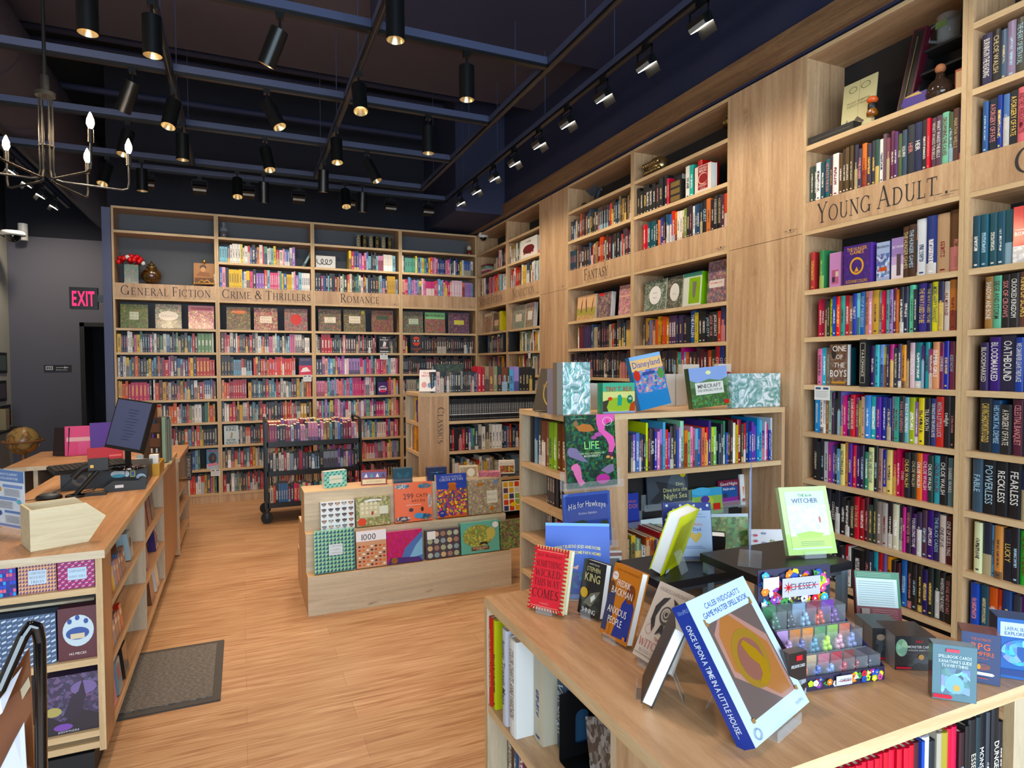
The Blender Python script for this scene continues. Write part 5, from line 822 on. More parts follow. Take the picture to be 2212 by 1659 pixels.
small((701, 1056), (749, 1050), 1020, TT, .05, '88d0c0', 'small mint and navy patterned game box on the top step', [('grid', 10, 7, '284860', 'a8e0d0', 'bar')]+plate('dce4d0', .22, .26, .8, .74, 'GAMES ROOM', tc='405048'), side='e0e8e0', top='e4e8d8')
small((780, 1049), (836, 1046), 1019, TT, .05, '8c2c34', 'dark red tin-like game box with cream label on the top step', [('r', .04, .52, .96, .92, '605890'), ('p', [(.12, .56), (.2, .86), (.26, .56)], 'e0e0e8'), ('p', [(.34, .56), (.42, .86), (.48, .56)], '509890'), ('p', [(.56, .56), (.63, .86), (.7, .56)], 'e8e0e0'), ('p', [(.78, .56), (.85, .86), (.92, .56)], '302840'), ('r', .05, .08, .95, .42, 'e4d4a8'), ('s', 'AGATHA CHRISTIE', .5, .25, .12, '8c4030', {'mw': .6})], side='7c2830')
small((850, 1045), (891, 1042), 1013, TT, .05, '1c4c60', 'small teal box with an outlined moth on the top step', [('p', [(.46, .5), (.2, .78), (.16, .55), (.3, .3), (.47, .42)], '2f6274'), ('p', [(.54, .5), (.8, .78), (.84, .55), (.7, .3), (.53, .42)], '2f6274')])
small((923, 1040), (965, 1037), 1011, TT, .05, '1c3458', 'small navy box with thin pale lines on the top step', [('r', .2, .62, .8, .64, '8098b8'), ('e', .5, .62, .03, .05, 'a8c0d8'), ('r', .35, .12, .65, .15, '8098b8')])
small((993, 1034), (1032, 1032), 1008, TT, .05, 'd8ccb0', 'cream box with a floral garland on the top step', [('b', .05, .08, .95, .92, 'b8a888', 'a05858', .4), ('e', .62, .48, .22, .34, 'e8e0c8')])
small((1034, 1031), (1082, 1030), 1021, TT, .09, 'b06070', 'flat dusty pink box lying on the top step', [], busy=('c88088', .4))
small((1078, 1028), (1112, 1027), 996, TT, .05, 'e4dccc', 'white box with a crowd of painted figures on the top step', [('b', .06, .22, .94, .68, 'c8904c', '503830', .8), ('s', 'History of Art', .5, .8, .1, '302820'), ('r', 0, 0, 1, .14, '241c1c')])
# small face-out books leaning on top of the Classics unit
flat_book('white face-out paperback leaning at the left end above Classics', (-1.44, -2.44, 1.301), R(-20), .14, .2, .035, 'e8e4e0', [('T', 'TRANS', .5, .85, .09, 'd05060'), ('T', 'HISTORY', .5, .72, .09, 'd05060'), ('e', .3, .3, .16, .14, 'd8a0a0'), ('e', .65, .28, .14, .12, '8098b8')], lean=R(22), roll=R(20) if False else 0)
flat_book('dark green box-like book standing behind the row above Classics', (-1.22, -2.22, 1.301), R(0), .27, .245, .05, '2c3c34', [('b', .05, .5, .95, .95, '2c3c34', '506850', .5), ('r', .3, .25, .75, .45, '1c1814'), ('T', 'FIRE', .5, .35, .06, 'e07838')], lean=R(8))
# ================================================================ near display table
def on(bl, br, tl, z, w=None, h=None, lean=None):
    a, rz, w0, h0, l0 = rect(bl, br, tl, z); return Vector((a.x, a.y, z+.0008)), rz, w or w0, h or h0, l0 if lean is None else lean
def stand(loc, rz, w, h, label, lean=.3, off=.02, group='clear acrylic book stands'):
    """bent acrylic easel: lip, tray, back leaning with the book, rear foot"""
    m = M(); s, c = math.sin(lean), math.cos(lean); x0, x1 = w*.28, w*.72; tk = .0022
    m.box(x0, -.012, .0, x1, -.012+tk, .02, m='acrylic'); m.box(x0, -.012, -.0, x1, off, tk, m='acrylic')
    b0 = Vector((0, off, 0)); up = Vector((0, s, c)); 
    def slab(p, q, a, b_): m.prism([(a, p.y, p.z), (b_, p.y, p.z), (b_, q.y, q.z), (a, q.y, q.z)], (0, tk, 0), m='acrylic')
    slab(b0, b0+up*h*.62, x0, x1); q = b0+up*h*.62; slab(q, Vector((0, q.y+h*.22, .0)), x0+.005, x1-.005)
    o = m.build('book_stand'); o.matrix_world = Matrix.Translation(loc) @ Matrix.Rotation(rz, 4, 'Z'); tag(o, label, 'book stand', group)
T0 = NT
loc, rz, w, h, l = on((1141, 1316), (1218, 1335), (1160, 1177), T0)
bord = [('p', [(i/12, 0), (i/12+.045, 0), (.5+(i/12-.5)*.8+.02, .1), (.5+(i/12-.5)*.8, .1)], 'c82c30') for i in range(12)]+[('p', [(i/12, .9), (i/12+.045, .9), (i/12+.045, 1), (i/12, 1)], 'c82c30') for i in range(12)]+[('r', 0, i/16, .12, i/16+.03, 'c82c30') for i in range(16)]+[('r', .88, i/16, 1, i/16+.03, 'c82c30') for i in range(16)]
flat_book('red paperback with striped cream border, lettered Something Wicked, leftmost on the display table', loc, rz, w, .172, .02, 'e8dca8', bord+[('r', .09, .05, .91, .95, 'd42434'), ('r', .12, .07, .88, .074, 'f0d0b0'), ('r', .12, .925, .88, .929, 'f0d0b0'), ('s', 'RAY BRADBURY', .5, .86, .05, '6c1018', {'mw': .7}), ('s', 'SOMETHING', .5, .73, .1, '1c1014', {'mw': .72}), ('s', 'WICKED', .5, .585, .115, '1c1014', {'mw': .72}), ('s', 'THIS WAY', .5, .44, .11, '1c1014', {'mw': .72}), ('s', 'COMES', .5, .27, .14, '1c1014', {'mw': .74}), ('s', 'A NOVEL', .5, .12, .03, 'e8a8a0')], lean=l, gloss=True)
stand(loc, rz, w, .16, 'clear stand under the red striped paperback', l)
loc, rz, w, h, l = on((1226, 1296), (1338, 1306), (1226, 1150), T0, w=.2, lean=.22); rz = R(-28); loc = Vector((-2.035, -6.06, T0+.001))
flat_book('large blue picture book with yellow lettering, back to the oak shelf unit', loc, rz, .19, .215, .012, '1c50b4', [('r', 0, .96, 1, 1, '70a0d8'), ('T', 'WHAT ELSE DO JOJO AND ROSIE', .5, .66, .042, 'e8d870', {'arc': .006, 'mw': .72}), ('T', 'DO TO WELCOME PAPA HOME?', .52, .58, .042, 'e8d870', {'arc': .006, 'mw': .7}), ('e', .72, .42, .13, .04, 'b83c4c'), ('e', .7, .4, .1, .03, 'd86050'), ('B', .45, .2, .3, .16, '183c80', '2858a0', .4), ('p', [(.08, .5), (.22, .46), (.28, .36), (.14, .4)], 'a8c0e0'), ('p', [(.4, .4), (.52, .44), (.5, .38)], 'd8a8a0')], lean=R(15))
stand(loc, rz, .19, .2, 'clear stand under the large blue picture book', R(15))
loc, rz, w, h, l = on((1247, 1326), (1292, 1345), (1263, 1210), T0)
flat_book('black paperback with cream capitals and a yellow disc on a clear stand', loc, rz, .08, .146, .026, '16181a', [('b', 0, .06, 1, .46, '16181a', '4c5048', .35), ('p', [(.2, .2), (.5, .42), (.9, .5), (.6, .2)], '6c6c5c'), ('p', [(.55, .25), (.72, .36), (.66, .42), (.5, .34)], 'd8dcd8'), ('t', '#1 BESTSELLER', .5, .94, .03, 'c8c8c0', {'mw': .6}), ('T', 'STEPHEN', .5, .85, .085, 'c4bc88', {'sq': .7, 'mw': .7}), ('T', 'KING', .5, .7, .15, 'c4bc88', {'sq': .8, 'mw': .86}), ('e', .2, .4, .17, .095, 'c8a038'), ('t', 'THE', .5, .2, .04, 'a8a8a0'), ('t', 'SHINING', .5, .1, .085, 'e8e8e4', {'mw': .86, 'sq': .8})], lean=l, gloss=True)
stand(loc, rz, .08, .12, 'clear stand under the black paperback with a yellow disc', l)
loc, rz, w, h, l = on((1295, 1371), (1352, 1405), (1330, 1220), T0)
flat_book('orange and blue paperback with thin white hand lettering on a clear stand', loc, rz, w, .178, .024, 'c87c3c', [('p', [(0, .06), (.28, .06), (.3, .3), (.26, .6), (.12, .66), (0, .64)], '34385c'), ('p', [(.42, .04), (.98, .06), (.98, .5), (.86, .62), (.7, .64), (.56, .5), (.5, .3)], '2c3c90'), ('e', .78, .66, .15, .13, '7c4028'), ('e', .08, .66, .12, .09, '5c3828'), ('r', .2, .02, .3, .2, 'c87c3c'), ('t', '#1 NEW YORK TIMES BESTSELLER', .55, .93, .025, '8c3820', {'mw': .8}), ('e', .14, .83, .11, .06, 'e8dcd8'), ('T', 'NETFLIX', .14, .84, .02, 'c83038', {'mw': .14}), ('t', 'FREDRIK', .5, .76, .09, 'f0e8e0', {'sq': .62}), ('t', 'BACKMAN', .5, .64, .1, 'f0e8e0', {'sq': .66, 'mw': .86}), ('t', 'ANXIOUS', .47, .38, .1, 'f0e8e0', {'sq': .66, 'mw': .84}), ('t', 'PEOPLE', .47, .24, .1, 'f0e8e0', {'sq': .66, 'mw': .78}), ('r', .84, .05, .93, .1, 'd88850')], lean=l, gloss=True)
stand(loc, rz, w, .15, 'clear stand under the orange and blue paperback', l)
loc, rz, w, h, l = on((1366, 1422), (1440, 1470), (1428, 1262), T0)
flat_book('cream paperback with black wings and a rose, half hidden by the backward-turned book', loc, rz, .112, .178, .024, 'dccfc4', [('s', 'ANDRZEJ SAPKOWSKI', .5, .92, .045, '6c5c54', {'mw': .86}), ('p', [(.46, .86), (.28, .82), (.14, .68), (.14, .5), (.26, .36), (.3, .44), (.24, .56), (.3, .7)], '34343a'), ('p', [(.54, .86), (.72, .82), (.86, .68), (.86, .52), (.74, .4), (.7, .48), (.76, .6), (.68, .72)], '34343a'), ('e', .5, .62, .17, .12, '4c4a4c'), ('ring', .5, .63, .13, .09, .7, 'c8bcb4'), ('ring', .5, .64, .07, .05, .6, 'c8bcb4'), ('p', [(.46, .5), (.54, .5), (.6, .36), (.5, .4), (.38, .34)], '34343a'), ('ring', .2, .38, .1, .065, .92, 'b06058'), ('t', 'THE', .5, .3, .045, 'a04c48'), ('s', 'WITCHER', .5, .2, .1, 'b03c3c', {'mw': .88}), ('s', 'BLOOD OF ELVES', .5, .1, .04, '5c504c', {'mw': .8}), ('r', .05, .05, .95, .056, '4c4440')], lean=l, gloss=True)
stand(loc, rz, .11, .15, 'clear stand under the cream paperback with black wings', l)
# book turned away, fore-edge to the camera
o = flat_book('cream-edged book turned away, showing its page edges, beside the spell book box', Vector((0, 0, 0)), R(-128), .11, .172, .024, '3a3836', [], lean=R(-24) if False else R(20), back='2c2c30')
put(o, (-2.052, -6.566, T0+.010), R(-127), R(22))
stand(Vector((-2.052, -6.566, T0)), R(-127), .11, .14, 'clear stand behind the backward-turned book', R(22))
# spell book box
loc, rz, w, h, l = on((1632, 1632), (1748, 1530), (1480, 1316), T0)
sp = [('r', 0, 0, 1, 1, 'c2d2da'), ('t', "CALEB WIDOGAST'S", .52, .92, .042, '3c5aa8', {'mw': .6}), ('t', 'GAME MASTER SPELL BOOK', .52, .86, .042, '3c5aa8', {'mw': .76}), ('r', .12, .13, .9, .8, '64544f'), ('p', [(.3, .8), (.52, .8), (.88, .55), (.88, .13), (.66, .13), (.16, .42), (.16, .72)], 'a47c70'), ('p', [(.34, .8), (.47, .8), (.84, .5), (.84, .16), (.66, .16), (.2, .45), (.22, .7)], 'a06c46'), ('ring', .5, .47, .25, .21, .72, '907038'), ('e', .5, .46, .18, .15, '84584c'), ('p', [(.44, .58), (.5, .6), (.62, .5), (.68, .4), (.64, .3), (.52, .26), (.44, .3), (.54, .34), (.56, .4), (.48, .48)], '98742c'), ('p', [(.11, .79), (.15, .79), (.15, .81), (.13, .81), (.13, .84), (.11, .84)], '9c7448'), ('p', [(.87, .79), (.91, .79), (.91, .84), (.89, .84), (.89, .81), (.87, .81)], '9c7448'), ('r', .1, .12, .14, .15, '9c7448'), ('r', .88, .12, .92, .15, '9c7448'), ('ring', .1, .055, .05, .035, .8, '7890b8'), ('T', 'UltraPRO', .85, .05, .02, '8aa0c8', {'mw': .14})]
m = M(); t_ = .036
m.box(0, 0, 0, w, t_, h, m='gloss_print', col='c2d2da'); m.face([(-.0004, t_, 0), (-.0004, 0, 0), (-.0004, 0, h), (-.0004, t_, h)], '1c3c98', 'gloss_print'); m.face([(.004, -.0002, 0), (-.0004, -.0002, 0), (-.0004, -.0002, h), (.004, -.0002, h)][::-1], '1c3c98', 'gloss_print')
m.text('ONCE UPON A TIME IN A LITTLE HOUSE...', (-.001, t_*.68, h*.46), (0, 0, -1), (0, -1, 0), .0125, col='e0ecf4', m='gloss_print', maxw=h*.78, bold=1); m.text('UltraPRO', (-.001, t_*.8, h*.93), (0, -1, 0), (0, 0, 1), .008, col='90a8d8', m='gloss_print', maxw=.028, align='l')
draw(m, sp, w, h, mt='gloss_print'); o = m.build('card_album_box'); put(o, loc+Vector((0, 0, .012)), rz, l); tag(o, 'large white and blue spell book box with a gold emblem, nearest on the table', 'boxed album')
stand(loc, rz, w, h*.8, 'large clear stand carrying the white and blue spell book box', l, group=None)
GB = 'card boxes at the right end of the display table'
def tbox(bl, br, vt, t, col, label, art, side=None, top=None, cat='card box', name='card_box', z=T0, g=GB, gl=True, h=None, rz=None, w=None):
    a = at(*bl, z=z); b_ = at(*br, z=z); d_ = b_-a; hh = h or at(bl[0], vt, y=a.y).z-z; return box_item(label, (a.x, a.y, z+.0008), rz if rz is not None else math.atan2(d_.y, d_.x), w or d_.length, hh, t, col, art, side=side, top=top, name=name, cat=cat, group=g, gloss=gl)
tbox((2013, 1508), (2109, 1522), 1391, .026, '60808c', 'grey-blue shrink-wrapped card pack, nearest of the card boxes', [('b', .2, .12, .85, .58, '60808c', '9cc8e8', .55), ('e', .5, .3, .22, .16, '88b8e0'), ('e', .55, .24, .08, .06, 'c8a868'), ('T', 'SPELLBOOK CARDS', .5, .8, .055, 'd8e8f0', {'mw': .76}), ('T', "XANATHAR'S GUIDE", .5, .715, .06, 'd8e8f0', {'mw': .76}), ('T', 'TO EVERYTHING', .5, .64, .055, 'd8e8f0', {'mw': .6}), ('r', .3, .88, .6, .94, 'c86070'), ('p', [(.02, .03), (.42, .03), (.46, .065), (.42, .1), (.02, .1)], 'c83848')], side='504850', top='8ca0ac')
tbox((2075, 1468), (2160, 1484), 1363, .05, '3c4c70', 'navy box lettered RPG in salmon behind the grey-blue pack', [('T', 'THE ULTIMATE', .5, .88, .05, 'c07060', {'mw': .5}), ('T', 'RPG', .5, .74, .13, 'e07860', {'mw': .5}), ('T', 'CAMPFIRE', .5, .6, .085, 'd07860', {'mw': .7}), ('T', 'CARD DECK', .5, .51, .04, 'b87060', {'mw': .4}), ('B', .55, .34, .2, .07, '7c5848', '3c4c70', .5), ('e', .45, .33, .05, .05, 'f0a850'), ('p', [(.1, .17), (.8, .17), (.86, .2), (.8, .23), (.1, .23)], 'e8e8e4'), ('r', .3, .1, .7, .12, 'a85c58')], side='3c2830', top='7c5050')
tbox((2152, 1462), (2262, 1478), 1335, .05, '3c68a8', 'blue and white boxed kit at the far right end of the table', [('r', .06, .7, 1, .94, 'c0d0e0'), ('T', "LAERAL SILVERHAND'S", .55, .84, .06, '5070a0', {'mw': .8}), ('T', "EXPLORER'S KIT", .5, .76, .06, '5070a0', {'mw': .7}), ('B', .5, .45, .42, .22, '5c90d0', 'a0c8f0', .5), ('p', [(.4, .55), (.6, .55), (.6, .4), (.5, .3), (.4, .4)], '3c60a0'), ('r', 0, .05, 1, .16, '2c4880')], side='2c3048', top='405880')
tbox((1933, 1447), (2020, 1450), 1375, .085, '1c1c20', 'black box of monster cards with a pale green creature', [('b', .3, .1, 1, .5, '1c1c20', '405058', .5), ('B', .16, .66, .15, .26, '8cb090', '507060', .5), ('T', 'D&D', .6, .86, .07, 'c82838'), ('T', 'MONSTER CARDS', .62, .7, .08, 'd8d8d8', {'mw': .62}), ('T', "MORDENKAINEN'S TOME", .62, .6, .05, 'b0b0b0', {'mw': .6}), ('e', .64, .4, .07, .08, 'c09050'), ('p', [(.02, .04), (.4, .04), (.4, .1), (.02, .1)], 'c02838')], side='9c9898', top='28201c')
tbox((1884, 1426), (1958, 1428), 1358, .085, '1c1c20', 'black box of creature cards behind the monster cards box', [('b', .1, .05, 1, .8, '24282c', '404848', .5), ('e', .24, .72, .12, .1, '8c7868'), ('T', 'CREATURE', .7, .66, .08, 'c8c8c8', {'mw': .5}), ('r', .02, .03, .9, .09, 'b02838')], side='8c8a88', top='505c60')
a_ = tbox((1704, 1525), (1741, 1515), 1415, .022, '1c1a1c', 'dark card pack half hidden behind the spell book box', [('b', 0, 0, 1, .45, '1c1a1c', 'a0a8b0', .6), ('r', .4, .84, .75, .94, 'c82c38'), ('T', 'SPELLBOOK CARDS', .5, .74, .06, 'd8d8d8', {'mw': .8})], side='3c3438', top='484448')
tbox((1657, 1400), (1690, 1408), 1345, .05, '3864a0', 'small blue box half hidden behind the spell book box', [('b', 0, 0, 1, 1, '3864a0', 'd8d0a8', .5)], side='d8d0a8')
# book with a green back cover
loc, rz, w, h, l = on((1852, 1345), (1945, 1352), (1829, 1238), T0)
flat_book('hardback showing its green and dark red back cover, behind the card boxes', loc, rz, .108, .128, .02, '6c2428', [('r', 0, .86, 1, 1, '1f6c48'), ('r', .92, .3, 1, 1, '1f6c48'), ('r', .02, .3, .94, .86, 'c0d0d0')]+[('r', .06, .34+.045*i, .86, .35+.045*i, '8a9a9a') for i in range(11)]+[('r', .04, .9+.03*i, .8, .908+.03*i, '90b8a0') for i in range(3)]+[('r', .1, .08, .28, .26, '8a7a70')]+[('r', .34, .08+.04*i, .9, .09+.04*i, 'a87070') for i in range(5)], lean=R(14))
# dice display
a = at(1740, 1495, z=T0); b_ = at(1909, 1468, z=T0); ang = math.atan2(b_.y-a.y, b_.x-a.x); DW = (b_-a).length
t = thing('dice_display', 'cardboard dice display with four steps of clear dice cubes', 'display stand', (a.x, a.y, T0), ang)
DC = ['3858a8', 'c83848', 'e8d048', '28284c', '8848a0', 'e88038', '58b0d8', '202024', 'd8d8e0', '48904c', 'b8d838', 'c86090']
def dicebits(m, x0, z0, x1, z1, y, n, r, rg):
    for i in range(n):
        cx, cz = rg.uniform(x0+r, x1-r), rg.uniform(z0+r, z1-r); k = rg.choice((3, 5, 6, 6)); ph = rg.random()*6; c = rg.choice(DC)
        m.face([(cx+r*math.cos(ph+2*math.pi*j/k), y-.0003-.00008*i, cz+r*math.sin(ph+2*math.pi*j/k)) for j in range(k)], c)
        m.face([(cx+r*.4*math.cos(ph+1+2*math.pi*j/3), y-.0004-.00008*i, cz+r*.4*math.sin(ph+1+2*math.pi*j/3)) for j in range(3)], rg.choice(('e8e8ec', 'c8b060', '303038')))
rg = random.Random(3)
m = M(); m.box(0, 0, 0, DW, .003, .03, col='28243c'); dicebits(m, 0, 0, DW, .03, 0, 46, .0075, rg); m.box(DW*.36, -.006, .006, DW*.56, -.005, .026, col='c8c8d4'); m.text('CHESSEX', (DW*.48, -.0065, .013), (1, 0, 0), (0, 0, 1), .007, col='403840', maxw=.03); m.box(DW*.38, -.0066, .015, DW*.54, -.0064, .0158, col='c83838'); m.build('front_wall', t)
m = M(); m.box(0, .003, 0, DW, .16, .004, col='28243c')
m.prism([(0, 0, 0), (0, .16, 0), (0, .16, .12), (0, 0, .03)][::-1], (.002, 0, 0), col='302c50'); m.prism([(DW, 0, 0), (DW, .16, 0), (DW, .16, .12), (DW, 0, .03)][::-1], (.002, 0, 0), col='302c50'); m.build('tray', t)
m = M(); m.box(0, .16, 0, DW, .163, .205, col='2c2844'); dicebits(m, 0, .11, DW, .205, .16, 90, .011, rg); m.box(DW*.03, .148, .165, DW*.24, .1485, .19, col='e4e4ea'); m.box(DW*.28, .146, .14, DW*.8, .147, .185, col='b4b4c4'); m.text('CHESSEX', (DW*.57, .1455, .156), (1, 0, 0), (0, 0, 1), .016, col='382c34', maxw=DW*.36); m.box(DW*.3, .1452, .163, DW*.78, .1454, .1645, col='c83838')
for k in range(8): a2 = k*math.pi/4; m.face([(DW*.36+.002*math.sin(a2), .1451, .163-.002*math.cos(a2)), (DW*.36-.002*math.sin(a2), .1451, .163+.002*math.cos(a2)), (DW*.36+.015*math.cos(a2), .1451, .163+.015*math.sin(a2))], 'c83838')
m.build('header_card', t)
for r_ in range(3):
    n = (6, 6, 5)[r_]; cw = DW/n*.98; y0 = .008+.05*r_; z0 = T0+.004+.036*r_+(.0 if r_ else 0); hh = .05
    for i in range(n):
        c1 = (['c86848', '4c68b8', '88a0d0', 'b81c30', '7c2424', '2c2438'], ['a880b0', '50508c', '4c88a0', 'b8e838', 'd8a0b0', '8890c0'], ['2c6848', '202428', '88a8c0', 'd85030', '6c3c8c'])[r_][i]; bk = (['b06858', 'b8a080', 'b06878', 'a02030', '702828', '282030'], ['b090c0', 'c07840', 'd08848', '4c8858', '88b058', 'c8705c'], ['2c7048', '30443c', '8098b0', '7c2838', '6c3898'])[r_][i]
        m = M(); X0 = i*DW/n+.001
        m.box(0, 0, 0, cw-.002, .04, hh, m='clear_box'); m.face([(0.001, .036, .002), (cw-.003, .036, .002), (cw-.003, .036, hh-.002), (.001, .036, hh-.002)], bk)
        o = m.build('dice_cube'); T = Matrix.Translation((a.x, a.y, 0)) @ Matrix.Rotation(ang, 4, 'Z') @ Matrix.Translation((X0, y0, z0)); o.matrix_world = T
        d_ = M()
        for (dx, dy2, dz) in ((.25, .012, .2), (.7, .014, .2), (.45, .026, .2), (.3, .015, .55), (.7, .02, .52), (.5, .014, .8)):
            d_.ball((dx*(cw-.002), dy2, max(.009, dz*(hh-.012))), .0072, 5, 3, col=c1, m='gloss_print')
        d_.build('dice', o)
        tag(o, f"clear cube of {cname(c1)} dice, {ordn(i+1)} from left, {('front', 'middle', 'back')[r_]} row of dice display", 'dice cube', 'clear cubes of dice in the display')
# risers
def riser(label, c, x1, y1, z, t=.022, legs=True):
    tt = thing('display_riser', label, 'display riser', (c[0], c[1], T0)); w, d_ = x1-c[0], y1-c[1]; h = z-T0
    M().box(0, 0, h-t, w, d_, h, m='riser_black').build('riser_top', tt)
    for x in (.006, w-.028):
        for y in (.006, d_-.028): M().box(x, y, .0005, x+.022, y+.022, h-t, m='riser_steel').build('leg', tt)
    for y in (.006, d_-.028): M().box(.028, y+.004, h-t-.014, w-.028, y+.018, h-t, m='dull_steel').build('crossbar', tt)
riser('tall black riser with steel legs under the pale green book', (-1.632, -6.485), -1.30, -6.255, 1.0)
riser('lower black riser behind the tall one, carrying the yellow book', (-1.79, -6.29), -1.50, -6.07, .945)
# on the risers
b = on((1704, 1207), (1812, 1201), (1664, 1050), 1.0)
flat_book('pale green hardback with a running-field picture frame on the tall riser', b[0]+Vector((0, 0, .003)), b[1], .15, .19, .016, 'b8cc90', [('r', 0, 0, 1, .3, 'a8c870'), ('r', .1, .08, .92, .93, 'c0cccb'), ('b', .1, .26, .92, .72, 'd4dfe8', 'c6d0e2', .3), ('r', .1, .1, .92, .27, 'b6d878'), ('t', 'THE little', .52, .86, .04, '5c9850', {'mw': .4}), ('T', 'WITCHER', .5, .79, .065, '5c6c88', {'mw': .66}), ('b', .2, .22, .7, .27, 'a8b070', 'b89870', .4), ('t', 'Once again the amazing writer', .5, .155, .018, '606c58'), ('t', 'Witcher adventures for young readers', .5, .125, .018, '606c58'), ('ring', .51, .5, .42, .44, .985, '5c8c50')] and [('r', 0, 0, 1, .3, 'bfe082'), ('r', .1, .08, .92, .93, 'dbe7e6'), ('b', .1, .26, .92, .72, 'd4dfe8', 'c6d0e2', .3), ('r', .1, .1, .92, .27, 'b6d878'), ('t', 'THE little', .52, .87, .04, '5c9850', {'mw': .4}), ('T', 'WITCHER', .5, .79, .065, '5c6c88', {'mw': .66}), ('p', [(.2, .3), (.5, .34), (.8, .3), (.7, .24), (.3, .24)], 'a8c868'), ('e', .75, .5, .02, .05, 'b87068')]+[('r', .28, .13+.025*i, .76, .137+.025*i, '7c8c70') for i in range(3)], lean=R(17), side=None) if False else flat_book('pale green hardback with a white picture panel on the tall riser', b[0]+Vector((0, 0, .003)), b[1], .15, .19, .016, 'b8cc90', [('r', 0, 0, 1, .3, 'a8c870'), ('r', .1, .08, .92, .93, 'c0cccb'), ('b', .1, .26, .92, .72, 'd4dfe8', 'c6d0e2', .3), ('r', .1, .1, .92, .27, 'b6d878'), ('t', 'THE little', .52, .87, .045, '5c9850', {'mw': .4}), ('T', 'WITCHER', .5, .79, .07, '5c6c88', {'mw': .66}), ('p', [(.2, .3), (.5, .34), (.8, .3), (.7, .24), (.3, .24)], 'a8c868'), ('e', .75, .5, .02, .05, 'b87068')]+[('r', .28, .13+.025*i, .76, .137+.025*i, '7c8c70') for i in range(3)], lean=R(17))
stand(b[0], b[1], .15, .17, 'clear stand on the tall riser under the pale green hardback', R(17))
p = at(1632, 1218, z=1.0); m = M(); m.box(-.0012, -.075, .004, .0012, .075, .265, m='acrylic'); m.box(-.0004, -.073, .02, .0004, .073, .262, col='8ca0c8'); o = m.build('sign_holder'); o.location = (p.x+.01, p.y+.03, 1.0); o.rotation_euler = (0, 0, R(-46)); tag(o, 'upright acrylic sign holder seen edge-on, standing on the tall riser', 'sign holder')
M().prism([(-.03, -.07, .0015), (.03, -.07, .0015), (.03, -.07, .009), (-.03, -.07, .009)], (0, .14, 0), m='clear_box').build('base', o)
p = at(1402, 1236, z=.945)
o = flat_book('yellow hardback standing edge-on with splayed covers on the lower riser', (0, 0, 0), 0, .13, .185, .038, 'd8dc28', [], back='d8dc28', spine='c8cc20')
put(o, (-1.659, -6.145, .958), R(-152), R(19))
m = M(); draw(m, [('p', [(.1, .08+.043*i), (.75, .14+.043*i), (.75, .15+.043*i), (.1, .095+.043*i)], '505020') for i in range(18)]+[('r', .12, .02, .3, .09, 'c8d0e0')], .13, .185); q = m.build('back_print', o); q.matrix_local = Matrix.Translation((.13, .0384, 0)) @ Matrix.Rotation(math.pi, 4, 'Z')
stand(Vector((-1.659, -6.145, .946)), R(-152), .13, .14, 'clear stand leaning beside the yellow hardback', R(19))
q0 = at(1478, 1207, z=.945)
b = on((1464, 1206), (1552, 1208), (1475, 1106), .945)
flat_book('navy polka-dot picture book behind the tall riser with a notice in front', (-1.66, -6.13, .947), R(-22), .15, .17, .012, '24388c', [('e', .08+.14*i, .95-.07*(i % 2), .028, .024, 'd8e0ec') for i in range(7)]+[('e', .05+.05*(i % 2), .1+.1*i, .028, .024, 'd8e0ec') for i in range(8)]+[('r', .17, .05, .98, .86, 'b4c8e4'), ('r', .26, .74, .88, .75, '7088b0'), ('r', .22, .79, .8, .8, '7088b0'), ('T', 'Chicka Chicka', .56, .62, .05, 'd88858', {'mw': .6}), ('T', 'I Love Dad.', .56, .53, .06, '3460b0', {'mw': .5}), ('p', [(.5, .42), (.58, .48), (.65, .44), (.72, .48), (.78, .42), (.65, .28)], 'd8b860'), ('p', [(.28, .36), (.36, .34), (.48, .42), (.42, .44), (.38, .4)], '5c90c8'), ('r', .4, .22, .78, .23, '7088b0'), ('r', .36, .19, .84, .2, '7088b0')], lean=R(10))
stand(Vector((-1.66, -6.13, .946)), R(-22), .15, .15, 'clear stand on the lower riser under the polka-dot book', R(10))
flat_book('open-backed green picture book leaning behind the sign holder', (-1.45, -6.03, T0+.001), R(-20), .19, .175, .014, '5c7840', [('b', 0, 0, 1, 1, '5c7840', '90a868', .6), ('r', 0, .94, 1, 1, 'c0d0dc')], lean=R(14))
flat_book('black hardback with cream page edges leaning behind the tall riser', (-1.40, -6.10, T0+.001), R(140), .12, .15, .03, '1c1c20', [('e', .5, .5, .1, .08, 'c0c0c8')], lean=R(20))
flat_book('white notebook scattered with coloured leaves behind the tall riser', (-1.30, -6.12, T0+.001), R(-25), .14, .13, .02, 'e8e8ec', [('e', .12+.2*(i % 5), .1+.19*(i//5)+.05*(i % 2), .05, .03, ('c85878', 'd8a060', '8c98c8', 'b86048', '98a870')[(i*2) % 5]) for i in range(22)], lean=R(10))
flat_book('grey and white landscape book lying against the lower riser', (-1.93, -6.03, T0+.001), R(-18), .16, .11, .01, 'c8c4c0', [('r', .05, .1, .95, .8, '4c4644'), ('r', 0, .86, 1, .95, '7c3c34')], lean=R(10))
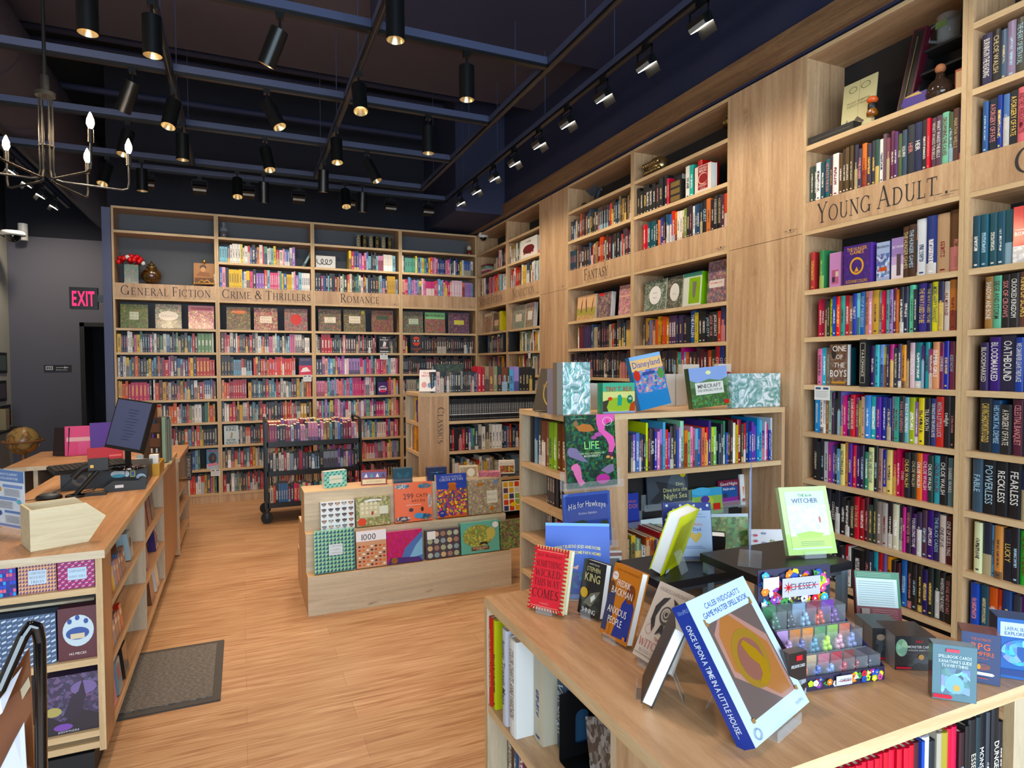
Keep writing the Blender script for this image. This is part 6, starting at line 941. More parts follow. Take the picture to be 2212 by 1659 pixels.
# black steel bookend and angled art book below the table top
m = M(); m.box(0, 0, 0, .14, .0025, .17, m='black_metal') if False else None
o = M(); o.box(0, 0, 0, .12, .003, .055, m='black_metal').box(0, 0, .125, .12, .003, .17, m='black_metal').box(0, 0, .05, .04, .003, .13, m='black_metal').box(.08, 0, .05, .12, .003, .13, m='black_metal').box(0, -.12, 0, .12, 0, .003, m='black_metal').prism([(.04, 0, .13), (.08, 0, .13), (.072, 0, .146), (.06, 0, .152), (.048, 0, .146)], (0, .003, 0), m='black_metal') if False else None
o = M(); o.box(0, 0, 0.003, .13, .003, .03, m='black_metal').box(0, 0, .03, .045, .003, .17, m='black_metal').box(.085, 0, .03, .13, .003, .17, m='black_metal').box(.045, 0, .12, .085, .003, .17, m='black_metal').box(0, -.07, 0, .13, 0, .003, m='black_metal')
for i in range(6): a0, a1 = math.pi*i/6, math.pi*(i+1)/6; o.face([(.065+.02*math.cos(a0), 0, .1+.02*math.sin(a0)), (.065+.02*math.cos(a0), 0, .12), (.065+.02*math.cos(a1), 0, .12), (.065+.02*math.cos(a1), 0, .1+.02*math.sin(a1))], m='black_metal')
q = o.build('bookend'); q.location = nside.pt(.515, .03, .547); q.rotation_euler = (0, 0, R(10)); q.location = (NX0+.07, NY1-.345, .5462); q.rotation_euler = (0, 0, 0); tag(q, 'black steel bookend with an arched cutout beside the blue painting book', 'bookend')
# ================================================================ on top of the picture book unit
ZK = 1.3012
def kx(px, y): return at(px, 885, y=y).x
def ktop(px0, px1, vt, y, t, col, label, art=(), book=True, lean=0, roll=0, rz=0, w=None, **k):
    x0, x1 = kx(px0, y), kx(px1, y); h = at((px0+px1)/2, vt, y=y).z-ZK; f = flat_book if book else box_item; return f(label, (x0, y, ZK), rz, w or (x1-x0), h, t, col, art, lean=lean, roll=roll, **k)
ktop(1150, 1192, 795, -4.78, .03, '2a241c', 'dark book with a gold wreath leaning at the left end of the unit top', [('ring', .6, .5, .38, .42, .92, 'c8a860'), ('s', 'THE', .62, .68, .07, 'b89850'), ('s', 'ENCYCLOPEDIA', .6, .58, .07, 'b89850'), ('r', .4, .42, .8, .44, 'd88838')], rz=R(-62), w=.2, lean=R(20))
ktop(1196, 1206, 797, -4.99, .07, '9c98a4', 'silver-edged book standing spine out, left of the foil-wrapped book', [], book=True, spine='8c8898', group=None)
ktop(1207, 1214, 800, -5.0, .07, '2c2c34', 'thin dark book between the silver book and the foil-wrapped book')
m = M(); x0, x1 = kx(1216, -5.03), kx(1275, -5.03); m.box(0, 0, 0, x1-x0, .05, .255, m='foil_wrap'); o = m.build('wrapped_book'); o.location = (x0, -5.03, ZK); tag(o, 'upright pale green book in shiny shrink wrap above the LIFE book', 'wrapped book')
M().box(-.03, 0.004, 0, -.001, .048, .253, col='7c7468', m='gloss_print').build('spine', o)
ktop(1302, 1371, 827, -5.04, .05, '58b090', 'green boxed game with orange capitals on top of the oak unit', [('r', 0, 0, 1, .72, 'b8c860'), ('r', 0, .3, 1, .7, 'd8d890'), ('e', .5, .3, .5, .22, '9cb848'), ('p', [(.45, .25), (.58, .25), (.6, .5), (.55, .62), (.46, .58)], '2c9c84'), ('p', [(0, 0), (.2, 0), (.12, .2), (.2, .45), (0, .4)], '3c3428'), ('p', [(.8, 0), (1, 0), (1, .4), (.86, .3)], 'b85030'), ('T', 'TINY T. REX', .5, .8, .16, 'c84c30', {'mw': .84}), ('e', .84, .45, .09, .14, '1c7058'), ('T', '48', .84, .48, .09, 'e0e8d8'), ('e', .22, .48, .07, .06, 'd84830'), ('r', 0, 0, 1, .06, '98a8d0')], book=False, side='48a888', name='game_box', cat='game box')
ktop(1384, 1452, 772, -5.02, .035, '3c80b8', 'blue pop-up book in a clear bag standing tilted on the oak unit', [('r', 0, .72, 1, 1, 'e8c088'), ('r', 0, .93, 1, 1, '90b8e0'), ('t', 'Disneyland', .5, .84, .12, '3858b0', {'mw': .9}), ('b', .04, .3, .96, .72, '5890c8', 'd87868', .6), ('r', .3, .62, .7, .68, '40508c'), ('r', 0, 0, 1, .3, '3c80b8'), ('e', .12, .64, .1, .1, 'c85048'), ('e', .88, .6, .1, .1, '588c48')], roll=R(-10), lean=R(8), spine='3c78a8', gloss=True)
ktop(1497, 1579, 797, -5.02, .035, '3c5c34', 'green pop-up book with a pale title plate in a clear bag', [('r', 0, .62, 1, 1, '90a8d8'), ('p', [(0, .7), (.2, .62), (.5, .7), (.8, .64), (1, .72), (1, .5), (0, .5)], '5c7c54'), ('e', .5, .86, .07, .05, 'e4e4a8'), ('b', 0, 0, 1, .35, '3c5c34', '58a048', .5), ('r', .12, .32, .86, .62, 'd8d8d0'), ('T', 'MINECRAFT', .49, .53, .1, '3c3c44', {'mw': .66}), ('T', 'THE OFFICIAL POP-UP', .49, .42, .06, '4c5c4c', {'mw': .66}), ('r', .84, .04, .96, .14, 'c83838')], roll=R(-4), lean=R(6), spine='3c5034', gloss=True)
m = M(); x0, x1 = kx(1581, -5.03), kx(1685, -5.03); m.box(0, 0, 0, x1-x0, .04, .19, m='foil_wrap'); o = m.build('wrapped_book'); o.location = (x0, -5.03, ZK); tag(o, 'landscape book in shiny shrink wrap at the right end of the unit', 'wrapped book')
for (a0, a1, vt, y, c, lab) in ((1276, 1292, 828, -4.75, 'e0dcd4', 'white-edged book behind the foil-wrapped book'), (1440, 1458, 808, -4.72, 'e4e0d8', 'white box-like book right of the tilted blue book'), (1461, 1482, 808, -4.72, 'e8e4dc', 'second white box-like book left of the green pop-up book'), (1474, 1510, 787, -4.62, 'd8d4cc', 'white book with dark capitals behind the green pop-up book'), (1552, 1592, 786, -4.62, 'dcd4cc', 'white book with a red figure behind the green pop-up book'), (1594, 1614, 794, -4.6, '2c2428', 'dark book with cream page edges behind the shrink-wrapped landscape book')):
    ktop(a0, a1, vt, y, .04, c, lab, [('T', 'HUN', .3, .72, .09, '40302c')] if a0 == 1474 else [('e', .5, .6, .3, .2, 'a02838')] if a0 == 1552 else [('r', .1, .1, .45, .95, 'e0dccc'), ('r', .55, .1, .9, .95, 'e0dccc')] if a0 == 1594 else [])
for i, (z_, c, t_) in enumerate(((ZK, 'd8ccb8', .05), (ZK+.0505, '7c5c8c', .045))):
    o = M(); x0, x1 = kx(1312, -4.8), kx(1362, -4.8); o.box(0, 0, 0, x1-x0, .18, t_, col=c); o.box(.001, -.0005, .004, x1-x0-.05, 0, t_-.004, col='e8e0d4' if i == 0 else '9878a8'); q = o.build('book'); q.location = (x0, -4.8, z_); tag(q, ('white book lying flat behind the green boxed game', 'purple book lying flat on the white one')[i], 'book')
# face-out picture books on the front of the unit
def front(px0, px1, vt, vb, y, t, col, label, art, holder=True, rz=0, gloss=False, shape=None):
    x0, x1 = at(px0, vb, y=y).x, at(px1, vb, y=y).x; zb, zt = at((px0+px1)/2, vb, y=y).z, at((px0+px1)/2, vt, y=y).z
    o = flat_book(label, (x0, y, zb), rz, x1-x0, zt-zb, t, col, art, lean=R(5), group='picture books facing out on the unit front', gloss=gloss)
    if holder:
        m = M(); w = x1-x0; m.box(-.03, -.012, -.008, w+.03, -.009, .03, m='acrylic').box(-.03, -.009, -.008, w+.03, t+.01, -.005, m='acrylic'); m.box(-.03, t+.008, -.008, w+.03, t+.011, .08, m='acrylic'); h = m.build('acrylic_ledge'); h.location = (x0, y, zb); tag(h, 'clear ledge holding the '+label.split(' on ')[0].split(' under ')[0], 'book ledge', 'clear book ledges')
    return o
GR = '2c7840'
life = [('b', 0, 0, 1, 1, '163024', '2c7040', .7, .3), ('p', [(.62, 1), (1, 1), (.98, .9), (.8, .86), (.78, .78), (.96, .68), (.99, .56), (.92, .45), (.84, .46), (.86, .56), (.8, .66), (.66, .76), (.62, .88)], 'e878b8'), ('p', [(.84, .47), (.92, .46), (.92, .36), (.86, .38)], '6c2c50'), ('ring', .84, .9, .1, .06, .9, 'e8e0e0'), ('e', .84, .9, .04, .025, 'e060a0'), ('p', [(.2, .84), (.34, .88), (.5, .86), (.58, .78), (.44, .76), (.26, .78)], 'b87848'), ('e', .2, .88, .05, .04, '8c6c48'), ('e', .64, .72, .08, .03, 'b060a0'), ('e', .55, .68, .06, .025, 'a85898'), ('p', [(.02, .52), (.1, .56), (.2, .54), (.3, .44), (.42, .34), (.3, .36), (.16, .4), (.04, .44)], '84789c'), ('e', .08, .5, .07, .06, '84789c'), ('p', [(.1, .32), (.2, .34), (.26, .26), (.28, .12), (.34, .06), (.24, .02), (.18, .1), (.12, .2)], 'e888b8'), ('e', .16, .28, .09, .05, 'e888b8'), ('e', .7, .1, .14, .07, 'c050a0'), ('p', [(.66, .22), (.8, .28), (.92, .3), (.94, .2), (.8, .16)], '8c7ca0'), ('e', .82, .4, .04, .02, 'd8a868'), ('e', .9, .38, .03, .02, 'd8a868'), ('r', .1, .95, .4, .955, 'b8c8a8'), ('T', 'LIFE', .5, .58, .11, '98e090', {'mw': .52}), ('T', 'THE WILD WONDERS OF', .5, .465, .025, 'c8e8b0', {'mw': .5}), ('T', 'BIODIVERSITY', .5, .43, .03, 'e0f0d8', {'mw': .42})]
front(1227, 1334, 897, 1052, -5.125, .014, '18382c', 'large dark green picture book lettered LIFE with a pink flamingo', life, gloss=True)
hawk = [('r', .05, .04, .95, .95, '3c50a0'), ('r', .05, .5, .95, .75, '5868b0'), ('r', .05, .04, .95, .36, '3c4030'), ('p', [(.08, .34), (.2, .5), (.4, .52), (.6, .42), (.7, .36), (.95, .42), (.95, .3), (.08, .3)], '243828'), ('p', [(.5, .3), (.85, .34), (.95, .04), (.45, .04)], 'a05c38'), ('p', [(.1, .3), (.1, .42), (.2, .48), (.3, .42), (.3, .3)], '8c8478'), ('p', [(.34, .3), (.34, .38), (.42, .42), (.5, .38), (.5, .3)], 'a09c90'), ('e', .85, .34, .12, .14, '26341f'), ('r', .5, .1, .53, .32, '2c2420'), ('t', 'H is for Hawkeye', .5, .76, .11, 'f0f0ec', {'arc': .012, 'mw': .8}), ('t', 'An Iowa Alphabet', .5, .64, .045, 'd8dcf0', {'mw': .4}), ('p', [(0, .95), (.12, 1), (0, 1)], '8ca0d8')]
front(1221, 1322, 1066, 1185, -5.12, .012, '5870c0', 'blue picture book lettered H is for Hawkeye with a farm scene', hawk)
BY = KY0+.25
front(1334, 1382, 1068, 1140, BY-.0, .012, '3848a0', 'small blue picture book with salmon title, behind the post', [('T', 'MUM DO?', .5, .62, .13, 'c87870', {'mw': .9}), ('T', 'WHAT WOULD', .5, .76, .07, 'c87870', {'mw': .8}), ('r', 0, 0, 1, .2, '302c70'), ('e', .3, .86, .2, .06, '506cc0')])
front(1400, 1488, 1023, 1096, BY, .012, '3c4650', 'grey picture book lettered Dive into the Night Sea', [('p', [(.05, .2), (.3, .5), (.2, .8), (.5, .7), (.45, .3), (.2, .1)], '20262c'), ('p', [(.5, .7), (.95, .5), (.9, .9), (.6, .95)], '566470'), ('t', 'Dive,', .8, .66, .1, 'd8d898'), ('t', 'Dive into the', .68, .5, .12, 'd8d898', {'mw': .6}), ('t', 'Night Sea', .68, .32, .16, 'd8d898', {'mw': .6}), ('e', .88, .96, .08, .12, 'd8c830')])
front(1497, 1562, 1056, 1112, BY, .02, '90b860', 'shaped board book with blue sky and fields on the black back', [('r', 0, .7, 1, 1, '58a8d0'), ('e', .3, .9, .3, .15, '68b8e0'), ('r', 0, 0, 1, .2, '68a040'), ('e', .5, .5, .2, .2, 'c0c858'), ('e', .42, .58, .14, .14, '5c4898'), ('r', .68, .12, .92, .4, 'c83c34'), ('e', .25, .3, .12, .16, '3c5048')])
front(1554, 1599, 1038, 1092, BY+.02, .012, '702840', 'dark red and blue picture book lettered Good Night', [('r', .1, .3, .9, .75, '2c5898'), ('r', .1, .12, .9, .32, '8c3c90'), ('T', 'Good Night', .5, .86, .13, 'e8e0e0', {'mw': .86}), ('T', 'Nebraska', .5, .66, .11, 'e0e8f0', {'mw': .7}), ('e', .3, .4, .1, .1, '283850')])
front(1601, 1650, 1024, 1089, BY+.02, .012, 'e4e8e8', 'white picture book with a dark ring of vegetables', [('ring', .5, .5, .32, .3, .82, '703858'), ('e', .84, .8, .08, .07, 'd84830'), ('e', .82, .3, .07, .12, '3c8848'), ('p', [(.1, .6), (.16, .6), (.12, .3)], 'd87838'), ('e', .12, .16, .07, .06, 'a02840')])
front(1386, 1436, 1122, 1160, BY-.02, .012, 'd8e4e4', 'white picture book with green leaves above the small book row', [('e', .6, .4, .3, .3, '2c8058'), ('e', .45, .3, .2, .2, '1c6c48')], holder=False)
# ================================================================ on the sales counter
ZC = .8585
a = at(66, 1193, z=ZC); b_ = at(191, 1170, z=ZC); ang = math.atan2(b_.y-a.y, b_.x-a.x); bw = (b_-a).length
t = thing('wooden_tray_box', 'open pale pine box with arrow-shaped long sides on the sales counter', 'box', (a.x, a.y, ZC), ang)
for y in (0, .152):
    M().prism([(0, y, 0), (bw, y, 0), (bw+.062, y, .092), (bw-.005, y, .155), (0, y, .155)], (0, .008, 0), m='pale_pine').build('side_board', t)
M().box(0, .008, 0, .008, .152, .155, m='pale_pine').build('end_board', t); M().box(.008, .008, 0, bw, .152, .006, m='pale_pine').build('bottom_board', t); M().box(bw*.42, .008, .006, bw*.42+.005, .152, .13, m='pale_pine').build('divider', t)
loc = at(-20, 1148, z=ZC); loc2 = at(56, 1162, z=ZC); d_ = loc2-loc; ang = math.atan2(d_.y, d_.x); w = d_.length; h = at(56, 1018, y=loc2.y).z-ZC
m = M(); m.box(0, 0, .004, w, .003, h, m='acrylic'); m.box(.003, .0008, .03, w-.004, .0022, h-.003, col='e0e4ec')
Lx = []
m.box(.0, -.03, 0, w, .06, .004, m='clear_box')
draw(m, [('r', 0, .8, 1, 1, '6c88b8'), ('T', 'MORE WAYS TO SUPPORT', .5, .93, .04, 'e8ecf4', {'mw': .8}), ('T', 'YOUR LOCAL BOOKSTORE', .5, .86, .04, 'e8ecf4', {'mw': .8}), ('e', .28, .66, .08, .05, 'd8a048'), ('r', .4, .7, .96, .75, '8098c8'), ('r', .2, .48, .8, .53, '8098c8'), ('e', .86, .47, .06, .04, '70b8c8'), ('e', .3, .24, .06, .045, '485898'), ('r', .45, .26, .9, .3, '6c88b8'), ('r', .1, .02, .9, .06, '8890b8')]+[('r', .45, .56+.022*i, .9, .567+.022*i, '70747c') for i in range(6)]+[('r', .2, .34+.022*i, .7, .347+.022*i, '70747c') for i in range(6)]+[('r', .5, .1+.022*i, .9, .107+.022*i, '70747c') for i in range(6)], w-.007, h-.033, y=-.0005, x0=.003, z0=.03)
o = m.build('counter_sign'); o.matrix_world = Matrix.Translation((loc.x, loc.y, ZC+.0005)) @ Matrix.Rotation(ang, 4, 'Z'); tag(o, 'acrylic sign with a blue and white notice at the left edge of the counter', 'sign')
# cash drawer, monitor, keyboard
p = at(131, 1061, z=ZC); q = at(318, 1047, z=ZC); ang = math.atan2(q.y-p.y, q.x-p.x)
t = thing('cash_drawer', 'black cash drawer covered with stickers under the monitor', 'cash drawer', (p.x, p.y, ZC), ang); dw = (q-p).length; DH = .105; D_ = M(); D_.box(0, 0, .001, dw, .36, DH, m='fridge_black'); D_.build('body', t)
m = M(); m.box(.005, -.003, .01, dw-.005, 0, DH-.012, m='fridge_black'); m.build('drawer_front', t)
for art in ([('e', .66, .7, .09, .2, 'd8dce0'), ('e', .66, .6, .08, .1, '60a8b8')], [('r', .8, .5, .86, .86, 'c8c060'), ('r', .81, .55, .85, .8, '486898')], [('e', .76, .68, .03, .16, 'e0e0e4')], [('e', .93, .45, .06, .2, 'b8d0e0')], [('ring', .22, .5, .09, .3, .5, '585048')], [('e', .34, .7, .03, .15, '6c6428')]):
    m = M(); draw(m, art, dw, DH, y=-.003); m.build('sticker', t)
MZ = ZC+DH
p = at(268, 1012, z=MZ); t = thing('computer_monitor', 'tilted flat computer monitor with a dim blue screen on the cash drawer', 'monitor', (p.x, p.y, MZ+.001), R(-40))
m = M(); m.lathe([(0, 0), (.12, 0), (.12, .008), (.0, .014)], n=24, m='gloss_black', sy=.75); m.build('base', t); M().box(-.015, .02, .01, .015, .035, .16, m='black').build('neck', t)
sc = M(); sc.box(-.13, 0, 0, .13, .028, .29, m='black'); s_ = sc.build('screen_housing', t, loc=(-.0, -.01, .105), rot=(R(-14), R(6), 0))
m = M(); m.face([(-.122, -.001, .018), (.122, -.001, .018), (.122, -.001, .282), (-.122, -.001, .282)], m='screen')
for i in range(11): m.box(-.03+.008*(i % 3), -.0016, .06+.017*i, .03+.01*(i % 4), -.0012, .063+.017*i, col='2c3458')
m.build('screen', s_)
p = at(205, 1012, z=MZ); m = M(); m.box(-.19, -.07, 0, .19, .07, .016, m='black')
for i in range(5):
    for j in range(15): m.box(-.185+.0247*j, -.064+.026*i, .016, -.185+.0247*j+.021, -.064+.026*i+.022, .022, m='black_metal')
o = m.build('keyboard'); o.matrix_world = Matrix.Translation((p.x-.02, p.y, MZ+.004)) @ Matrix.Rotation(R(28), 4, 'Z') @ Matrix.Rotation(R(8), 4, 'X'); tag(o, 'black computer keyboard resting on the cash drawer', 'keyboard')
p = at(106, 1078, z=ZC); m = M(); m.lathe([(0, 0), (.03, 0), (.034, .008), (.03, .02), (.018, .03), (0, .033)], n=18, m='black', sx=1.75); m2 = M(); m2.lathe([(.031, .0175), (.026, .0262), (.0155, .0318), (0, .0345)], n=18, m='dull_steel', sx=1.6)
o = m.build('computer_mouse'); m2.build('mouse_shell', o); o.matrix_world = Matrix.Translation((p.x, p.y, ZC)) @ Matrix.Rotation(R(5), 4, 'Z'); tag(o, 'black and silver computer mouse on the counter', 'computer mouse')
p = at(178, 1072, z=ZC); t = thing('barcode_scanner', 'black handheld barcode scanner resting in its stand', 'barcode scanner', (p.x, p.y, ZC), R(5))
M().cyl((-.03, 0, .0), (-.03, 0, .012), .045, n=20, m='black').box(-.05, -.02, 0, .11, .02, .012, m='black').build('stand_foot', t); M().tube([(-.03, 0, .01), (.02, 0, .07), (.07, 0, .13)], .012, m='black').build('stand_stem', t)
M().tube([(-.04, 0, .1), (0, 0, .145), (.05, 0, .165)], .016, m='black').build('handle', t); M().box(.03, -.025, .135, .12, .025, .195, m='black').box(.04, -.027, .15, .055, -.0252, .165, m='gold').build('scanner_head', t)
M().tube([(-.04, 0, .1), (-.09, 0, .05), (-.16, -.02, .01), (-.32, -.04, .004)], .0025, 6, m='black').build('cable', t)
p = at(272, 1058, z=ZC); t = thing('card_terminal', 'black card payment terminal with a white sticker in front of the drawer', 'card terminal', (p.x, p.y, ZC), R(8))
M().prism([(-.1, -.035, .012), (-.07, -.035, 0), (.09, -.035, 0), (.1, -.035, .02), (.09, -.035, .05), (-.06, -.035, .058), (-.1, -.035, .03)], (0, .07, 0), m='black').build('body', t); M().cyl((.08, -.03, .045), (.08, .03, .045), .02, n=14, m='black').build('printer_roll', t); M().box(-.05, -.0362, .02, -.01, -.0355, .036, col='d8d8dc').build('sticker', t)
M().tube([(-.1, 0, .006), (-.16, .02, .004), (-.2, -.02, .004), (-.17, -.05, .004), (-.14, 0, .02), (-.2, .04, .003)], .0025, 6, m='black').build('cable', t)
p = at(333, 1028, z=ZC); m = M(); 
for (a_, b2_) in (((-.04, -.1), (.04, -.095)), ): pass
m.box(-.035, -.13, 0, .035, -.125, .075, col='c89838').box(-.035, .125, 0, .035, .13, .075, col='c89838').box(-.035, -.125, 0, -.03, .125, .075, col='c89838').box(.03, -.125, 0, .035, .125, .075, col='b88830').box(-.03, -.125, 0, .03, .125, .004, col='b88830')
o = m.build('counter_box'); o.location = (p.x-.005, p.y+.13, ZC+.0005); tag(o, 'mustard yellow open box holding white cards at the counter edge', 'box')
m = M(); m.box(-.025, -.02, .0, .025, .03, .12, col='e8e6e0'); o = m.build('card_stack'); o.location = (p.x-.005, p.y+.06, ZC+.006); tag(o, 'stack of white cards standing in the mustard yellow box', 'cards')
# rotating bookmark rack
p = at(345, 993, z=ZC); t = thing('bookmark_rack', 'brown wooden bookmark rack with a price sign, packed with bookmarks', 'display rack', (p.x, -2.72, ZC), R(-20))
M().cyl((0, 0, 0.0), (0, 0, .012), .10, n=24, m='pale_pine').build('turntable', t); M().box(-.065, -.05, .012, .065, .05, .33, col='4a3424').build('body', t)
for i, (z_, c) in enumerate(((.03, '8c6848'), (.13, '5c4030'), (.23, '5c4030'))):
    M().box(.0, -.075, z_, .062, -.052, z_+.06, col='5c4030').build('pocket', t)
m = M()
for i in range(14): m.box(.067+.001*i % .01, -.045+.0066*i, .02, .09, -.045+.0066*i+.005, .33-.01*(i % 3), col=('8ca898', '3c4c68', 'c8b898', '6c8c84', '2c3c58')[i % 5])
for i in range(5): m.box(.005+.011*i, -.072, .05+.1*(i % 3), .013+.011*i, -.058, .12+.1*(i % 3), col=('d8d0c0', '6c50a0', '304878', 'b8c8d0', 'd8b890')[i])
m.build('bookmarks', t)
m = M(); m.box(-.06, -.052, .33, .04, -.046, .40, col='6c3418'); m.text('Bookmarks: $3', (-.01, -.0525, .372), (1, 0, 0), (0, 0, 1), .011, col='a88850', maxw=.09); m.text('Stickers: $2', (-.01, -.0525, .35), (1, 0, 0), (0, 0, 1), .011, col='a88850', maxw=.07); m.build('price_sign', t)
M().box(.02, -.03, .34, .06, -.026, .42, col='b89878').box(.022, -.031, .4, .058, -.03, .415, col='a03838').build('picture_card', t)
m = M(); m.box(-.09, -.1, .0, -.02, -.06, .05, col='e0e4e8').box(-.08, -.102, .055, -.03, -.1, .08, col='a8c0d0'); o = m.build('sticker_block'); o.matrix_world = t.matrix_world; o.location = (p.x, -2.72, ZC+.001); o.rotation_euler = (0, 0, R(-20)); tag(o, 'white and pale blue sticker block in front of the bookmark rack', 'stickers')
# behind: low counter and desk
ZL = .8008
flat_book('bright pink paperback standing upright on the low counter', (at(142, 985, z=ZL).x, -1.53, ZL), R(4), .24, .245, .012, 'd83078', [('r', .05, .48, .95, .62, 'e0b0b8'), ('r', .38, .05, .72, .48, 'd85890'), ('r', .78, .06, .94, .16, 'e0d8d8')], lean=R(6))
flat_book('black paperback standing behind the bright pink one', (at(128, 985, z=ZL).x-.05, -1.46, ZL), R(-30), .14, .235, .012, '2a2024', [('r', .1, .1, .9, .11, '604c50')], lean=R(6))
flat_book('purple picture book leaning behind the monitor', (-3.86, -2.3, ZC+.0005), R(15), .2, .27, .012, '4c2c88', [('p', [(0, 0), (1, 0), (1, .3), (.5, .4), (0, .1)], '2c1c50')], lean=R(14))
flat_book('red picture book leaning in front of the purple one', (-3.87, -2.36, ZC+.0005), R(15), .22, .09, .012, 'b01c2c', [('r', .6, .2, .95, .35, 'd87878')], lean=R(14))
m = M(); m.cyl((0, 0, 0), (0, .3, 0), .11, n=22, m='black_metal'); o = m.build('metal_canister'); o.location = (-4.0, -2.42, .55); tag(o, 'dark rounded metal canister under the return desk', 'canister')
M().cyl((0, -.012, 0), (0, 0, 0), .05, n=18, m='dull_steel').build('lid', o); M().box(-.1, .02, -.55, .1, .28, -.1, m='black').build('base', o)
# ---- under the counter, end facing the camera
EY = -4.925
def under(px0, px1, vt, zb, t, col, label, art=(), y=EY+.015, name='game_box', cat='game box', **k):
    x0, x1 = at(px0, 1300, y=y).x, at(px1, 1300, y=y).x; z1 = at((px0+px1)/2, vt, y=y).z; return box_item(label, (x0, y, zb+.0008), 0, x1-x0, z1-zb, t, col, art, name=name, cat=cat, group='boxes in the end of the sales counter', **k)
under(-22, 36, 1223, .715, .12, '2c3c98', 'blue box with pink and cyan triangles, leftmost under the counter end', [('grid', 8, 8, ['3c58c8', 'e87888', '1c2460', '48a8e0', '2c3498', '802c88'], 0, 'tile')])
under(41, 123, 1218, .715, .12, 'd8a078', 'orange and purple patterned game box under the counter end', [('grid', 12, 8, '503878', 'e8c8a0', 'tri')]+plate('c8d8e8', .26, .3, .74, .78, 'GAMES ROOM', 'MOVIE BUFF', 'TRIVIA', tc='404858'), top='503050')
under(126, 206, 1212, .715, .12, 'a8386c', 'pink, white and purple patterned game box under the counter end', [('grid', 11, 9, 'e0b8d0', '4c2c70', 'bar')]+plate('c0d8e8', .27, .32, .78, .76, 'GAMES ROOM', 'WHO AM I', tc='404858'), top='502850')
under(-50, 119, 1335, .445, .06, '485c78', 'box with white and blue woven bars on the middle counter shelf', [('grid', 14, 10, 'd0e0ec', '889cc0', 'bar')])
under(123, 208, 1312, .445, .05, '54222c', 'dark red puzzle box with a blue many-eyed shape on pale ground', [('B', .52, .55, .4, .3, 'c8d8e0', 'c8d8e0', 0), ('e', .5, .5, .3, .12, '3c5898'), ('e', .3, .74, .06, .05, '3c5898'), ('e', .5, .8, .06, .05, '3c5898'), ('e', .72, .72, .06, .05, '3c5898'), ('r', .32, .4, .68, .5, 'd8c8a8'), ('T', '142 PIECES', .5, .12, .045, 'e8dcd0', {'mw': .6})], side='441820', lean=0)
under(94, 210, 1458, .17, .06, '403850', 'purple-grey jigsaw box with a stormy scene on the bottom counter shelf', [('b', 0, 0, 1, 1, '38304c', '80709c', .35), ('e', .7, .75, .25, .12, '786898'), ('p', [(0, 0), (1, 0), (1, .25), (.6, .4), (.3, .2), (0, .35)], '1c1824'), ('p', [(.3, .3), (.45, .6), (.6, .7), (.68, .9), (.74, .6), (.65, .35), (.5, .2)], '241c30'), ('e', .12, .4, .16, .08, 'b0a468'), ('e', .3, .12, .18, .06, '7c58a8'), ('T', 'JIGSAW PUZZLE', .4, .04, .03, 'd8d4dc', {'mw': .4})], side='1c1824')
# aisle side of the counter
def aisle(y, z, w, h, t, col, label, art=(), x=CX-.014, lean=6, g='small things on the aisle side of the counter', name='game_box', cat='game box'):
    return box_item(label, (x, y, z+.0008), R(90), w, h, t, col, art, lean=R(lean), name=name, cat=cat, group=g)
i = 0
for (z, rowl, ys) in ((.6, 'top', [-4.76+.055*k for k in range(8)]), (.37, 'middle', [-4.76+.055*k for k in range(6)])):
    for k, y in enumerate(ys):
        c = ('8c6c58', 'b03c38', 'd8c050', '7c88b8', 'c08070', '506c8c', '6c4c58')[(k+i) % 7]
        aisle(y, z, .05, .1+.012*(k % 2), .02, c, f'small {cname(c)} card deck, {ordn(k+1)} from the near end, {rowl} counter aisle shelf', [('r', .1, .6, .9, .8, 'd8d0c8')], name='card_deck', cat='card deck', g='card decks on the aisle side of the counter', x=CX-.012)
    i += 3
aisle(-4.20, .6, .1, .13, .05, 'a8c0c8', 'pale blue box with a dark star burst on the counter aisle shelf', [('e', .5, .6, .25, .2, '303844')])
aisle(-4.70, .115, .09, .1, .03, 'e890a8', 'pink and grey box low on the counter aisle side'); aisle(-4.56, .115, .09, .14, .03, '7c98a8', 'blue-grey box beside the pink one low on the counter aisle side', [('r', .2, .4, .8, .8, 'c86070')]); aisle(-4.40, .115, .1, .14, .03, '28201c', 'dark box with orange print low on the counter aisle side', [('e', .5, .5, .2, .2, '8c5030')])
for (y, z, w, h, c, lab, art) in ((-3.66, .6, .12, .15, '403c38', 'black tarot box on the far counter aisle shelf', [('T', 'TAROT', .5, .7, .16, 'd8c850')]), (-3.5, .6, .12, .16, '7c4040', 'dark red box beside the tarot box', []), (-3.34, .6, .12, .17, '6c5c4c', 'brown box beside the dark red box', []), (-3.2, .37, .14, .17, '382c68', 'purple patterned box on the middle far aisle shelf', [('grid', 5, 5, ['e0e0e8', '30487c', 'c85040', '503080'], 0, 'tile')]), (-3.62, .37, .1, .12, '4c3c80', 'small violet box on the middle far aisle shelf', []), (-3.45, .115, .14, .17, '6c4c40', 'brown book low on the far aisle shelf', []), (-3.22, .115, .15, .2, 'e4e4e0', 'white box with black edge low on the far aisle shelf', [('ring', .5, .5, .5, .5, .94, '202020')]), (-3.72, .115, .12, .14, '2c1810', 'black book with orange lettering leaning low on the aisle shelf', [('e', .5, .5, .3, .3, 'a05830')])):
    aisle(y, z, w, h, .04, c, lab, art, x=CX-.02)
for (y, z, w, h, c, lab) in ((-1.75, .5, .2, .2, 'b8a070', 'tan book on the low counter aisle shelf'), (-1.85, .10, .03, .38, 'e8e8e4', 'tall white folder in the low counter aisle shelves')):
    aisle(y, z, w, h, .03, c, lab, x=-3.4, name='book', cat='book')
